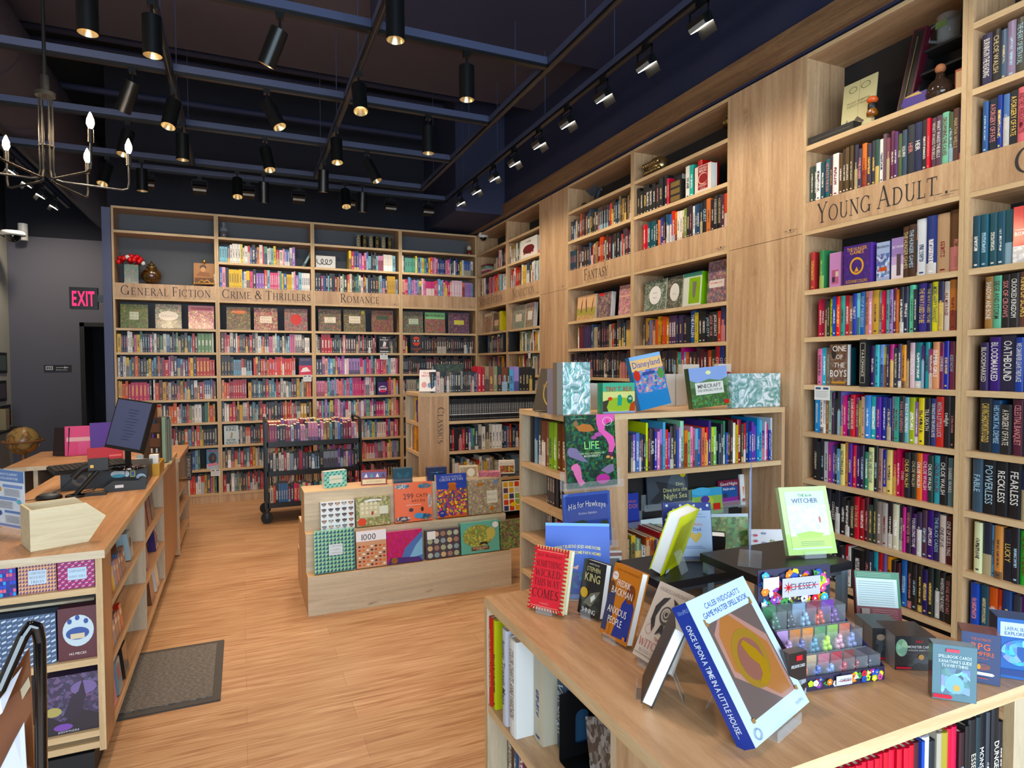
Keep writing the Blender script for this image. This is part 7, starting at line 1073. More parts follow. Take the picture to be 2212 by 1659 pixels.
# ================================================================ black rail with paper at lower left
t = thing('wire_magazine_rack', 'glossy black tube-framed rack with a copper panel at the lower left', 'magazine rack', (-3.2, -6.3, 0))
P_ = lambda u, v, d: CAM+ray(u, v)*d-Vector((-3.2, -6.3, 0))
pts = [P_(-120, 1640, 1.02), P_(0, 1490, 1.05), P_(50, 1375, 1.08), P_(66, 1352, 1.09), P_(80, 1356, 1.095), P_(86, 1385, 1.1), P_(88, 1500, 1.1), P_(90, 1750, 1.1), P_(90, 2100, 1.1)]
m = M()
for a, b_ in zip(pts, pts[1:]): m.cyl(a, b_, .0095, n=12, m='gloss_black')
for p_ in pts[1:-1]: m.ball(p_, .0095, 10, 6, m='gloss_black')
m.build('tube_frame', t)
m = M(); a, b_, c, d_ = P_(-120, 1700, 1.06), P_(62, 1400, 1.1), P_(78, 1750, 1.11), P_(-120, 2100, 1.07); n_ = (b_-a).cross(c-a).normalized()*.006
m.prism([a, d_, c, b_], n_, m='copper'); m.build('panel', t)
m = M(); m.prism([P_(-20, 1700, 1.045), P_(60, 1700, 1.085), P_(52, 1560, 1.085), P_(30, 1600, 1.07)], n_*.3, col='c8c8d4'); m.prism([P_(-40, 1580, 1.05), P_(5, 1540, 1.055), P_(48, 1440, 1.085), P_(0, 1500, 1.05)], n_*.3, col='d8d8e0'); m.prism([P_(44, 1490, 1.09), P_(62, 1462, 1.093), P_(66, 1482, 1.093), P_(48, 1512, 1.09)], n_*.3, col='a09078'); m.build('papers', t)

flat_book('glossy black and white landscape book slanting under the display table', (NX0+.09, NY1-.47, .548), R(-90), .16, .15, .012, '2c2c30', [('b', 0, 0, 1, 1, '44484c', 'b0b4b4', .6)], roll=R(-28), lean=R(10), gloss=True)
# ================================================================ ornaments on the upper shelves
def orn(u, px, z, y=.12, vref=None):
    p = u.pt(S(u, px, vref or 600), y, z+.0008); return p
p = orn(b1, 281, 2.42, .1, 610); t = thing('flower_vase', 'square green vase of red roses on the General Fiction bookcase', 'vase', p, R(8))
m = M(); m.box(-.065, -.065, 0, .065, .065, .20, col='2c6450', c2='b8402c', busy=.35, seed=.3, m='gloss_print'); m.build('vase', t)
m = M()
for i in range(26): a = i*2.4; r = .02+.1*math.sqrt(i/26); m.ball((r*math.cos(a), r*math.sin(a)*.7, .27-.06*(i/26)**2+.012*(i % 3)), .026, 8, 5, col='d81c24' if i % 7 else 'e0e0d8')
m.build('flowers', t)
m = M()
for i in range(16): a = i*1.9; m.cyl((0, 0, .19), (.11*math.cos(a), .08*math.sin(a), .215), .004, .001, 5, col='284c30')
m.build('leaves', t)
p = orn(b1, 325, 2.42, .12, 610); t = thing('glass_lantern', 'round brown mosaic glass lantern beside the roses', 'lantern', p)
M().ball((0, 0, .1), .098, 22, 12, sz=.92, m='gloss_print', col='5c4018', c2='2c1c0c', busy=1).build('globe', t); M().lathe([(.05, .18), (.055, .195), (.03, .2), (.035, .225), (.012, .235), (.008, .26), (0, .262)], m='dark_brass').build('cap', t)
m = M()
for k in range(2):
    P0 = [Vector((.115*math.cos(a), 0, .11+.11*math.sin(a))) for a in [R(-20+220*i/10) for i in range(11)]]
    if k == 0: m.tube(P0, .002, 5, m='dark_brass')
m.build('handle', t)
p = orn(b1, 441, 2.42, .08, 612); t = thing('easel_book', 'brown portrait book on a gold easel on the General Fiction bookcase', 'book', p, R(-4))
m = M(); m.box(-.11, 0, .03, .1, .025, .27, col='a87850'); draw(m, [('e', .45, .8, .16, .12, '3c2418'), ('e', .45, .7, .12, .12, 'c89870'), ('p', [(.1, .4), (.8, .36), (.75, .55), (.3, .6)], '8c5c3c'), ('r', .05, .05, .95, .3, '6c4428')], .21, .24, y=0, x0=-.11, z0=.03); m.T = None; o = m.build('book_cover', t, rot=(R(-8), 0, 0))
m = M(); m.tube([(-.12, -.02, 0), (-.1, -.012, .04), (.1, -.012, .04), (.12, -.02, 0)], .004, 6, m='gold').tube([(-.06, -.012, .045), (-.03, -.014, .075), (0, -.014, .055), (.03, -.014, .075), (.06, -.012, .045)], .005, 6, m='gold').tube([(0, .03, .28), (0, .12, 0)], .004, 6, m='gold').ball((0, .02, .285), .02, 8, 6, m='gold'); m.build('easel', t)
p = orn(b1, 464, 2.42, .1, 615); m = M(); m.lathe([(0, 0), (.022, 0), (.02, .02), (.012, .05), (.02, .09), (.012, .11), (.016, .13), (.012, .15), (0, .155)], n=12, col='e4e0d4'); o = m.build('figurine'); o.location = p; tag(o, 'small white figurine at the right end of the General Fiction shelf', 'figurine')
p = orn(b2, 483, 2.972, .1, 510); t = thing('glass_jar', 'stoppered glass jar of dark red liquid on top of the Crime bookcase', 'jar', p)
M().lathe([(0, 0), (.04, 0), (.04, .08), (0, .085)], n=16, col='3c0c18', m='gloss_print').build('contents', t); M().lathe([(.042, 0), (.042, .11), (.03, .125), (.014, .13), (.014, .15)], n=16, m='glass').build('jar', t); M().ball((0, 0, .168), .018, 10, 6, m='glass').build('stopper', t)
add_book(b2, .90, .05, 2.699, .03, .21, .15, '3c5048', row='second shelf above the sign', n=31, lean=R(28))
p = b3.pt(.035, .08, 2.698); m = M(); m.box(0, 0, 0, .245, .02, .16, col='3c2c20'); m.box(.01, -.002, .01, .235, 0, .15, col='e0e0dc')
pts = [(.035+.0027*i+.024*math.cos(.34*i+2), -.0045, .08+.03*math.sin(.34*i+2)) for i in range(60)]; m.tube(pts, .004, 6, col='2c2420', m='print')
o = m.build('picture_frame'); o.location = p; tag(o, 'framed drawing of a coiled black snake at the left of the Romance bookcase', 'picture frame')
for i in range(6):
    p = b3.pt(S(b3, 776+13.6*i, 520), .06, 2.973); a = .25 if i % 2 else -.2; m = M(); w = .055; m.box(-w/2, 0, 0, w/2, .1, .155-.0*i, col='1c1814'); draw(m, [('ring', .5, .5, .34, .42, .85, 'b09858'), ('ring', .5, .5, .2, .2 if i % 2 else .3, .7, 'c8b070'), ('e', .5, .5, .08, .06, 'c8b070'), ('r', .06, .03, .94, .06, 'b09858'), ('r', .06, .94, .94, .97, 'b09858')], w, .155, x0=-w/2)
    o = m.build('decorated_book'); o.matrix_world = Matrix.Translation(p) @ Matrix.Rotation(a, 4, 'Z'); tag(o, f'black and gold decorated book, {ordn(i+1)} from left on top of the Romance shelves', 'book', 'black and gold books on top of Romance')
p = orn(b4, 1020, 2.972, .12, 550); t = thing('figurine', 'small red and white figurine in the top right corner of the back wall shelves', 'figurine', p)
M().lathe([(0, 0), (.03, 0), (.034, .04), (.026, .07), (0, .08)], n=12, col='7c2c24', m='gloss_print').build('body', t); M().ball((0, 0, .105), .036, 12, 8, col='c8b8a0', m='gloss_print').build('head', t)
# science fiction upper: book pile, model castle
for i, (c, w) in enumerate((('586878', .17), ('b84c60', .19), ('d8d0c8', .18), ('88b090', .15), ('7c3c4c', .18))):
    m = M(); m.box(0, 0, 0, w, .12, .026, col=c); o = m.build('book'); o.matrix_world = Matrix.Translation(r1.pt(.05+.01*(i % 2), .04, 2.698+.0265*i)) @ Matrix.Rotation(HP+.1*(i % 3), 4, 'Z'); tag(o, f'{cname(c)} book lying flat, {ordn(i+1)} from the bottom of the pile left of the model castle', 'book', 'pile of books in the corner')
for i, c in enumerate(('b83c48', '2c3c58', 'd8d0d0', '4c4c54', 'c06878', '28242c')):
    m = M(); m.box(0, 0, 0, .19, .12, .024, col=c); o = m.build('book'); o.matrix_world = Matrix.Translation(r1.pt(.04+.006*(i % 3), .04, 2.4208+.0245*i)) @ Matrix.Rotation(HP, 4, 'Z'); tag(o, f'{cname(c)} book lying flat, {ordn(i+1)} from the bottom of the lower corner pile', 'book', 'pile of books in the corner')
p = r1.pt(.52, .1, 2.698); t = thing('model_castle', 'small grey model castle with dark pointed roofs in the corner bookcase', 'model', p)
M().box(-.05, -.05, 0, .05, .05, .09, col='b8a888').build('keep', t)
for (x, y, h) in ((-.04, -.04, .15), (.03, -.02, .2), (0, .03, .17)): tw = M().cyl((x, y, .0), (x, y, h), .018, n=10, col='b8a888').build('tower', t); M().cyl((x, y, h), (x, y, h+.06), .023, .001, 10, col='3c4450').build('roof', tw)
# nonfiction cookbook
loc, rz, w, h = face_out(r2, 1122, 1158, 514, 2.697, 540); flat_book('white cookbook with a dark berry cake, facing out on the Nonfiction bookcase', loc, rz, w, h, .04, 'e0dcd4', [('T', 'THE', .5, .93, .04, '403030'), ('T', 'CAKE BIBLE', .5, .83, .09, '403030', {'mw': .84}), ('e', .5, .42, .34, .22, '4c1c20'), ('e', .5, .5, .3, .15, '6c2428'), ('e', .25, .25, .07, .05, 'b02830'), ('e', .75, .25, .06, .05, 'b02830'), ('e', .6, .2, .06, .05, 'b02830')])
m = M(); m.box(0, 0, 0, .11, .12, .045, col='d8a0a0').box(.005, -.001, .008, .105, 0, .038, col='c83848'); o = m.build('box'); o.location = r2.pt(.76, .03, 2.698); o.rotation_euler = (0, 0, HP); tag(o, 'pink box lying beside the white cookbook', 'box')
# fantasy ornaments
p = f1.pt(.16, .1, 2.973); m = M(); m.ball((0, 0, .035), .034, 14, 8, m='dark_brass'); m.ball((-.0, -.02, .04), .018, 8, 6, m='black'); o = m.build('skull_ornament'); o.location = p; tag(o, 'small bronze ball-shaped ornament above Fantasy', 'ornament')
p = f1.pt(.38, .1, 2.973); t = thing('dragon_figurine', 'small dark winged dragon figurine above Fantasy', 'figurine', p, HP)
M().tube([(-.06, 0, .01), (-.03, 0, .03), (.0, 0, .05), (.03, 0, .09), (.045, 0, .12), (.065, 0, .115)], .014, 8, col='384450').cyl((-.06, 0, .01), (-.12, .02, .004), .012, .002, 8, col='384450').ball((.07, 0, .115), .018, 8, 6, col='384450').cyl((-.02, .02, .04), (-.02, .03, 0), .01, n=6, col='384450').cyl((.02, -.02, .05), (.025, -.03, 0), .01, n=6, col='384450').build('body', t)
for s_ in (1, -1): M().prism([(0, s_*.01, .08), (.06, s_*.03, .17), (-.02, s_*.06, .14), (-.07, s_*.08, .13), (-.05, s_*.03, .08)], (0, .003, 0), col='2c3844').build('wing', t)
p = f2.pt(.2, .1, 2.973); m = M(); m.ball((0, 0, .075), .075, 18, 10, sx=1.25, m='brass')
for i in range(14): m.ball((-.09+.028*(i % 7), -.055-.012*((i//7)), .04+.05*(i//7)), .02, 8, 5, m='brass')
o = m.build('gold_skull'); o.location = p; o.rotation_euler = (0, 0, HP); tag(o, 'shiny gold skull-like sculpture on the shelf right of Fantasy', 'sculpture')
p = f2.pt(.06, .08, 2.973); m = M(); m.lathe([(0, 0), (.014, 0), (.01, .04), (.016, .07), (0, .09)], n=10, m='black'); o = m.build('figurine'); o.location = p; tag(o, 'tiny black figurine left of the gold sculpture', 'figurine')
p = f2.pt(.97, .12, 2.973); t = thing('mushroom_lamp', 'silver mushroom-shaped ornament on the upper shelf beside the oak column', 'ornament', p)
M().lathe([(.05, 0), (.032, .06), (.026, .13)], n=20, m='brass').build('stem', t); M().lathe([(.026, .125), (.068, .12), (.075, .14), (.066, .18), (.04, .205), (0, .215)], n=22, m='brass').build('cap', t)
loc, rz, w, h = face_out(f2, 1498, 1533, 356, 2.697, 380); flat_book('white and red fantasy novel facing out on the upper shelf right of Fantasy', loc, rz, w, h, .05, 'e8dcd0', [('r', .2, .1, .8, .98, 'a02028'), ('T', 'SARAH J.', .5, .9, .08, 'f0e4dc', {'mw': .6}), ('T', 'MAAS', .5, .8, .11, 'f0e4dc'), ('ring', .5, .5, .3, .22, .8, 'e0b8a0'), ('e', .58, .5, .22, .17, '8c1820'), ('T', 'CRESCENT', .5, .24, .07, 'f0e4dc', {'mw': .62}), ('T', 'CITY', .5, .12, .09, 'e8d8c8')])
loc, rz, w, h = face_out(f2, 1415, 1455, 380, 2.697, 420); flat_book('black and grey box set facing out on the upper shelf right of Fantasy', loc+f2.b*.06, rz, w, h, .05, '1c1c1e', [('r', .1, .05, .9, .78, '7c7060'), ('e', .5, .5, .25, .2, '8c8070')])
for i in range(3):
    o = M(); o.box(0, 0, 0, .12, .14, .05, col='1c1a18').box(.01, -.0008, .008, .11, 0, .042, col='7c6438'); q = o.build('book'); q.location = f2.pt(.455, .01, 2.698+.0505*i); q.rotation_euler = (0, 0, HP); tag(q, f'black and gold book lying flat, {ordn(i+1)} from the bottom of the stack right of Fantasy', 'book', 'flat stack of black and gold books')
# Young Adult top shelf
YZ = 2.7275
loc, rz, w, h = face_out(ya, 1797, 1868, 165, YZ, 230); o = flat_book('cream folded map booklet standing on the Young Adult top shelf', loc+ya.b*.05, rz, w, h, .006, 'd8d0a0', [('r', .495, 0, .505, 1, 'a89c70'), ('t', 'MOONY WORMTAIL', .5, .6, .045, '706440', {'mw': .7}), ('t', 'PADFOOT PRONGS', .5, .54, .045, '706440', {'mw': .7}), ('p', [(.5, .05), (.72, .17), (.5, .3), (.28, .17)], '4c3c30'), ('t', 'MAP', .5, .17, .05, 'c8bc90'), ('ring', .3, .85, .12, .06, .85, '807450'), ('ring', .68, .86, .14, .06, .85, '807450'), ('p', [(.1, .2), (.2, .3), (.25, .15)], '8c8060'), ('p', [(.8, .2), (.9, .34), (.75, .15)], '8c8060')], lean=R(6))
M().box(0, 0, 0, .26, .05, .035, m='gloss_black').build('case_body') if False else None
m = M(); m.box(0, 0, 0, .27, .06, .04, m='black').box(.02, -.001, .016, .25, 0, .02, col='504c40'); o = m.build('wand_box'); o.location = ya.pt(.03, .005, YZ+.0005); o.rotation_euler = (0, 0, HP); tag(o, 'long black box lying in front of the cream map booklet', 'box')
p = ya.pt(S(ya, 1872, 245), .04, YZ+.041); t = thing('pumpkin_figurine', 'small figurine with an orange pumpkin top on the long black box', 'figurine', p)
M().lathe([(0, 0), (.024, 0), (.027, .015), (.02, .03), (.018, .06), (0, .062)], n=14, col='8c5428', m='gloss_print').lathe([(.02, .032), (.021, .034), (.02, .058), (.018, .06)], n=14, m='black').build('body', t); M().ball((0, 0, .078), .026, 14, 8, sz=.7, m='terracotta').build('pumpkin', t)
x = S(ya, 1925, 200); t = thing('long_case', 'tall burgundy case with a slim dark stick inside, leaning on the Young Adult top shelf', 'case', ya.pt(x, .08, YZ+.001), HP)
m = M(); m.box(-.035, 0, 0, .03, .045, .40, m='burgundy').box(-.028, -.001, .012, .018, 0, .39, m='black'); o = m.build('case', t, rot=(R(-5), R(9), 0)); M().cyl((-.005, -.004, .03), (-.005, -.004, .36), .003, .004, 8, m='dark_brass').build('stick', o)
t = thing('small_display_shelf', 'dark little display shelf with curved sides at the right of the Young Adult top shelf', 'shelf', ya.pt(.54, .12, YZ+.001), HP)
M().prism([(0, 0, 0), (.015, 0, 0), (.02, 0, .1), (.0, 0, .2), (.01, 0, .27), (-.01, 0, .27), (-.012, 0, .2), (-.0, 0, .1)], (0, .12, 0), m='back_panel').build('side_panel', t)
for z_ in (.07, .17, .27): M().box(0, 0, z_, .26, .12, z_+.01, m='back_panel').build('shelf', t)
M().box(.0, .11, 0, .26, .12, .27, m='black').build('back_panel', t)
p = ya.pt(.66, .16, YZ+.29); t = thing('glass_mug', 'clear glass mug with a faded green label on the dark little shelf', 'mug', p, HP)
M().lathe([(0, 0), (.045, 0), (.047, .12), (.044, .12), (.042, .01), (0, .008)], n=22, m='glass').build('cup', t); M().tube([(-.045, -.01, .1), (-.08, -.015, .09), (-.08, -.015, .035), (-.045, -.01, .02)], .007, 8, m='glass').build('handle', t); M().box(-.03, -.0465, .06, .02, -.0455, .09, col='6c8450').build('label', t)
p = ya.pt(.69, .06, YZ+.001); t = thing('cork_bottle', 'round glass bottle with a cork ball stopper on the Young Adult top shelf', 'bottle', p)
M().lathe([(0, 0), (.048, 0), (.056, .03), (.046, .07), (.02, .095), (.016, .12)], n=20, m='dark_glass').build('bottle', t); M().ball((0, 0, .138), .022, 12, 8, m='cork').build('stopper', t)
m = M(); m.prism([(0, 0, 0), (.06, 0, 0), (.1, 0, .03), (.06, 0, .07), (0, 0, .06), (-.02, 0, .03)], (0, .07, 0), col='4c3c8c'); draw(m, [('p', [(0, 0), (.1, 0), (.1, .06), (0, .06)], '4c3c8c'), ('p', [(.0, .055), (.08, .05), (.06, .065), (.0, .06)], 'c8a860'), ('p', [(.0, 0), (.06, 0), (.07, .008), (.0, .008)], 'c8a860')], 1, 1); o = m.build('sweet_box'); o.location = ya.pt(.55, .03, YZ+.001); o.rotation_euler = (0, 0, HP); tag(o, 'small purple and gold faceted box on the Young Adult top shelf', 'box')
m = M(); m.box(0, 0, 0, .05, .06, .1, col='b05c48').box(.005, -.001, .01, .045, 0, .09, col='d8b890'); o = m.build('small_box'); o.location = ya.pt(.76, .05, YZ+.001); o.rotation_euler = (0, 0, HP); tag(o, 'small red and cream box at the right end of the Young Adult top shelf', 'box')
# ================================================================ book truck
t = thing('book_truck', 'black steel book truck with three shelves of books in front of the back wall', 'book truck', (-2.65, -1.22, 0)); CWd, CDp = .93, .5
for x in (0, CWd-.03):
    for y in (0, CDp-.03): M().box(x, y, .13, x+.03, y+.03, .99, m='black_metal').build('post', t)
for x in (.013, CWd-.017):
    M().tube([(x, .015, .98), (x, .03, 1.0), (x, CDp-.045, 1.0), (x, CDp-.015, .98)], .012, 8, m='black_metal').build('handle', t)
for z_, dz in ((.18, 0), (.49, 0), (.775, 0)):
    M().box(.02, .0, z_-.03, CWd-.02, .005, z_+.02, m='black_metal').box(.02, .005, z_-.03, CWd-.02, CDp, z_-.02, m='black_metal').box(.02, CDp-.005, z_-.03, CWd-.02, CDp, z_+.03, m='black_metal').build('shelf', t)
for x in (.012, CWd-.012):
    for y in (.02, CDp-.02):
        c_ = M().lathe([(.012, .13), (.012, .11), (.02, .105)], (x, y, 0), n=10, m='dull_steel').prism([(x-.012, y-.02, .1), (x+.012, y-.02, .1), (x+.004, y-.02, .05), (x-.004, y-.02, .05)], (0, .004, 0), m='dull_steel').build('caster', t); M().cyl((x-.0, y-.016, .0555), (x-.0, y+.016, .0555), .055, n=22, m='rubber').build('wheel', c_)
cu_ = U('cart', -2.65, -1.22, 0, CWd, [])
row(cu_, .757, .045, .89, 'carttop', y=.02, h0=.18, h1=.215, t0=.018, t1=.032, rowname='top shelf of the black book truck')
row(cu_, .472, .045, .89, 'cartmid', y=.02, h0=.18, h1=.23, t0=.018, t1=.036, rowname='middle shelf of the black book truck')
row(cu_, .162, .045, .89, 'cartlow', y=.02, h0=.18, h1=.225, t0=.018, t1=.032, rowname='bottom shelf of the black book truck')
row(cu_, .757, .045, .89, 'bright', y=.25, h0=.21, h1=.235, t0=.018, t1=.032, d=.2, rowname='back row on the black book truck')
flush_books()
# ================================================================ tracks, rails and lamps
H = 3.45
def track(p, q, label, kind, grp):
    m = M(); p, q = Vector(p), Vector(q); d = (q-p); al_y = abs(d.y) > abs(d.x)
    if al_y:
        m.box(p.x-.018, min(p.y, q.y), H, p.x+.018, max(p.y, q.y), H+.02, m='black_metal'); m.box(p.x-.02, min(p.y, q.y), H+.02, p.x+.02, max(p.y, q.y), H+.06, m='navy_beam'); m.box(p.x-.004, min(p.y, q.y), H-.0006, p.x+.004, max(p.y, q.y), H, m='dull_steel')
    else:
        m.box(min(p.x, q.x), p.y-.018, H, max(p.x, q.x), p.y+.018, H+.02, m='black_metal'); m.box(min(p.x, q.x), p.y-.025, H+.02, max(p.x, q.x), p.y+.025, H+.065, m='navy_beam')
    o = m.build('lighting_track'); return tag(o, label, 'track', grp)
G1 = 'ceiling lighting tracks'
for i, x in enumerate((-3.24, -2.11, -.99)): track((x, -9.2, 0), (x, -.97, 0), f'lighting track running from the camera to the back wall, {("leftmost", "middle", "rightmost")[i]} of the three inner ones', 'track', G1)
track((-.6, -9.2, 0), (-.6, -.6, 0), 'lighting track along the right wall carrying the rectangular wall washers', 'track', G1)
for i, y in enumerate((-6.1, -5.06, -4.03, -3.0, -2.0, -.97)):
    for x0, x1 in ((-5.3, -3.262), (-3.218, -2.132), (-2.088, -1.012)): 
        if i > 1: track((x0, y, 0), (x1, y, 0), f'blue ceiling rail {"left of" if x0 < -5 else "right of"} the {"left" if x0 < -3.22 or x1 < -2.1 else "middle"} inner track, {ordn(6-i)} from the back wall', 'rail', G1)
track((-3.8, -.6, 0), (-.622, -.6, 0), 'ceiling rail along the back wall carrying the rectangular wall washers', 'rail', G1)
track((-4.73, -3.0, 0), (-4.73, 1.4, 0), 'lighting track at the far left with small lit washers', 'track', G1)
rods = [(x, y) for x in (-3.24, -2.11, -.99) for y in (-4.5, -3.5, -2.5, -1.4)]+[(-.6, y) for y in (-5.2, -4.2, -3.2, -2.2, -1.2)]
for i, (x, y) in enumerate(rods):
    o = M().cyl((x, y, H+.05), (x, y, 4.19 if y < -1.75 else 4.84), .003, n=6, m='navy_beam').build('hanger_rod'); tag(o, f'thin blue rod hanging the {("left inner", "middle inner", "right inner", "right wall")[(-3.24, -2.11, -.99, -.6).index(x)]} track, {ordn(1+sorted([b for a, b in rods if a == x], reverse=True).index(y))} from the back wall', 'rod', 'thin hanger rods')
lamps = [(175, 20, -3.5, -4.03, 0, 0), (325, 75, -3.24, -3.9, 0, 0), (635, 100, -2.62, -4.03, 22, 18), (838, 40, -2.11, -4.55, 0, 0), (280, 207, -3.45, -3.0, 22, 20), (580, 250, -2.65, -3.0, -24, -15), (1048, 160, -1.55, -4.03, 0, 0), (768, 215, -2.11, -3.5, 0, -20), (384, 260, -3.24, -2.75, 10, -16), (955, 292, -1.5, -3.0, 0, 0), (388, 325, -3.24, -2.1, 0, 0), (580, 342, -2.63, -2.0, -10, -16), (703, 328, -2.11, -2.45, 0, -12), (808, 370, -1.78, -2.0, -24, -14), (265, 315, -3.62, -2.0, 10, -12), (218, 380, -3.93, -.97, 10, -20), (296, 383, -3.66, -.97, 0, 0), (515, 407, -2.85, -.97, 0, -20), (575, 412, -2.61, -.97, 0, 12), (688, 393, -2.11, -1.6, 0, 12), (757, 430, -1.82, -.97, 0, -22), (798, 430, -1.64, -.97, 0, 10)]
LPOS = ['nearest left, cut by the top edge', 'on the near left inner track', 'tilted right on the nearest rail', 'nearest middle, cut by the top edge', 'tilted left above the chandelier', 'tilted left on the second rail', 'upright on the right of the nearest rail', 'brightly lit on the middle track', 'lit and angled on the left track', 'upright silver-sided on the second rail', 'lower on the left track', 'dark on the third rail', 'lit on the middle track further back', 'tilted right on the third rail', 'dark behind the rightmost chandelier bulb', 'lit low behind the chandelier arm', 'upright beside it behind the chandelier', 'lit low left of the centre pair', 'dark low right one of the centre pair', 'dark on the far end of the middle track', 'lit low above the Romance bookcase', 'dark low beside the lit one above Romance']
for i, (u_, v_, x, y, ry, rx) in enumerate(lamps):
    t = thing('track_lamp', 'black cylinder lamp, '+LPOS[i], 'track lamp', (x, y, H), 0, 'black cylinder track lamps')
    M().box(-.02, -.02, -.03, .02, .02, 0, m='lamp_black').cyl((0, 0, -.03), (0, 0, -.1), .006, n=8, m='lamp_black').build('mount', t)
    hd = M(); hd.cyl((0, 0, -.2), (0, 0, 0), .047, n=28, caps=(0, 1), m='lamp_black'); hd.cyl((0, 0, 0), (0, 0, -.2), .045, n=28, caps=(0, 0), m='lamp_black')
    tilt = (R(rx), R(ry), 0); ho = hd.build('shade', t, loc=(0, .0, -.085), rot=tilt)
    rf = M(); rf.cyl((0, 0, -.199), (0, 0, -.14), .0445, .02, 24, (0, 0), m='reflector'); rf.build('reflector', ho)
    M().cyl((0, 0, -.142), (0, 0, -.14), .024, n=18, m='lamp_glow').build('lens', ho)
    bpy.context.view_layer.update() if False else None
    E_ = Matrix.Translation((x, y, H-.085)) @ (Matrix.Rotation(tilt[1], 4, 'Y') @ Matrix.Rotation(tilt[0], 4, 'X'))
    a_ = E_ @ Vector((0, 0, -.203)); b_ = E_ @ Vector((0, 0, -2)); spot('track_lamp_light', a_, b_, LAMP_W, 80, .8, WARM, .03)
# further lamps of the same tracks, above and behind the camera
for (x, y, tx, ty, w_) in ((-2.11, -5.5, -2.05, -6.15, 44), (-2.11, -6.5, -2.0, -6.4, 8), (-.99, -6.0, -1.4, -6.4, 8), (-3.24, -5.5, -3.5, -4.6, 40), (-.99, -7.4, -.9, -6.3, 8), (-3.24, -6.7, -3.0, -5.4, 40), (-.99, -5.0, -.8, -5.0, 26)):
    spot('track_lamp_light', (x, y, H-.2), (tx, ty, .8), w_, 80, .8, WARM, .05)
spot('corridor_fill_light', (-5.2, 2.2, 3.9), (-5.3, 3.5, 1.2), 95, 120, 1, WARM2, .1)  # added fill light without a fixture, brightens the corridor wall
def washer(x, y, rz, label, lit, target):
    t = thing('wall_washer', label, 'wall washer lamp', (x, y, H), rz, 'rectangular wall washer lamps')
    M().box(-.02, -.015, -.03, .02, .015, 0, m='lamp_black').build('mount', t)
    M().box(-.075, -.012, -.045, .075, -.004, -.03, m='lamp_black').box(-.075, -.012, -.12, -.068, -.004, -.03, m='lamp_black').box(.068, -.012, -.12, .075, -.004, -.03, m='lamp_black').build('yoke', t)
    hr = (R(32), 0, 0)
    hd = M(); hd.box(-.065, -.03, -.02, .065, .03, .03, m='lamp_black', skip='d'); ho = hd.build('housing', t, loc=(0, 0, -.115), rot=hr)
    M().box(-.06, -.026, -.021, .06, .026, -.018, m='washer_glow' if lit else 'steel').build('lens', ho)
    M().box(-.062, .027, -.075, .062, .030, -.021, m='lamp_black').box(-.06, -.0325, -.018, .06, -.0305, .004, m='steel').build('visor', ho)
    c_ = Vector((x, y, H-.26)); spot('washer_light', c_, target, WASH_W, 110, 1, WARM2, .04)
for i, x in enumerate((-3.66, -3.2, -2.75, -2.25, -1.72, -1.26, -.82)): washer(x, -.6, 0, f'rectangular wall washer over the back shelves, {ordn(i+1)} from the left', False, (x, .1, 1.7))
for i, y in enumerate((-1.1, -1.6, -2.1, -2.58, -3.08, -3.56, -4.06, -4.54, -5.02, -5.45)): washer(-.6, y, HP, f'rectangular wall washer along the right wall, {ordn(i+1)} from the back corner', True, (.1, y, 1.6))
for i, y in enumerate((-6.0, -6.6)): spot('washer_light', (-.6, y, H-.19), (.1, y, 1.6), WASH_W, 110, 1, WARM2, .04)
for i, y in enumerate((-.6, -.15, .3, .8)): washer(-4.73, y, R(90), f'small lit washer on the far left track, {ordn(i+1)} from the front', True, (-5.9, y, 1.8))
# ================================================================ chandelier
t = thing('chandelier', 'thin black chandelier with six glowing candle bulbs over the counter', 'chandelier', (-3.69, -3.98, 2.45))
M().cyl((0, 0, .48), (0, 0, 1.7), .008, n=10, m='black_metal').cyl((0, 0, .42), (0, 0, .50), .018, n=12, m='black_metal').cyl((0, 0, .40), (0, 0, .42), .042, n=18, m='black_metal').build('stem', t)
m = M()
for k in range(6): a = R(60*k+10); m.cyl((.026*math.cos(a), .026*math.sin(a), .02), (.026*math.cos(a), .026*math.sin(a), .40), .004, n=8, m='black_metal')
m.cyl((0, 0, .16), (0, 0, .165), .032, n=16, m='black_metal').build('centre_rods', t)
for k in range(6):
    a = R(60*k+12); ca, sa = math.cos(a), math.sin(a); r = .34; dz = .0
    am = M(); am.tube([(.026*ca, .026*sa, .04), (.034*ca, .034*sa, .006), (.06*ca, .06*sa, 0), ((r-.03)*ca, (r-.03)*sa, 0), ((r-.006)*ca, (r-.006)*sa, .01), (r*ca, r*sa, .04), (r*ca, r*sa, .13)], .0055, 8, m='black_metal'); ao = am.build('arm', t)
    M().cyl((r*ca, r*sa, .13), (r*ca, r*sa, .19), .012, n=12, m='black_metal').build('candle_tube', ao)
    M().lathe([(.007, .19), (.0165, .215), (.015, .235), (.005, .262), (0, .27)], (r*ca, r*sa, 0), n=12, m='bulb_glow').build('bulb', ao)
    d_ = bpy.data.lights.new('chandelier_light', 'POINT'); d_.energy = 5; d_.color = (1, .7, .42); d_.shadow_soft_size = .03; lo = bpy.data.objects.new('chandelier_light', d_); COLL.objects.link(lo); lo.location = (-3.69+r*ca, -3.98+r*sa, 2.45+.31)
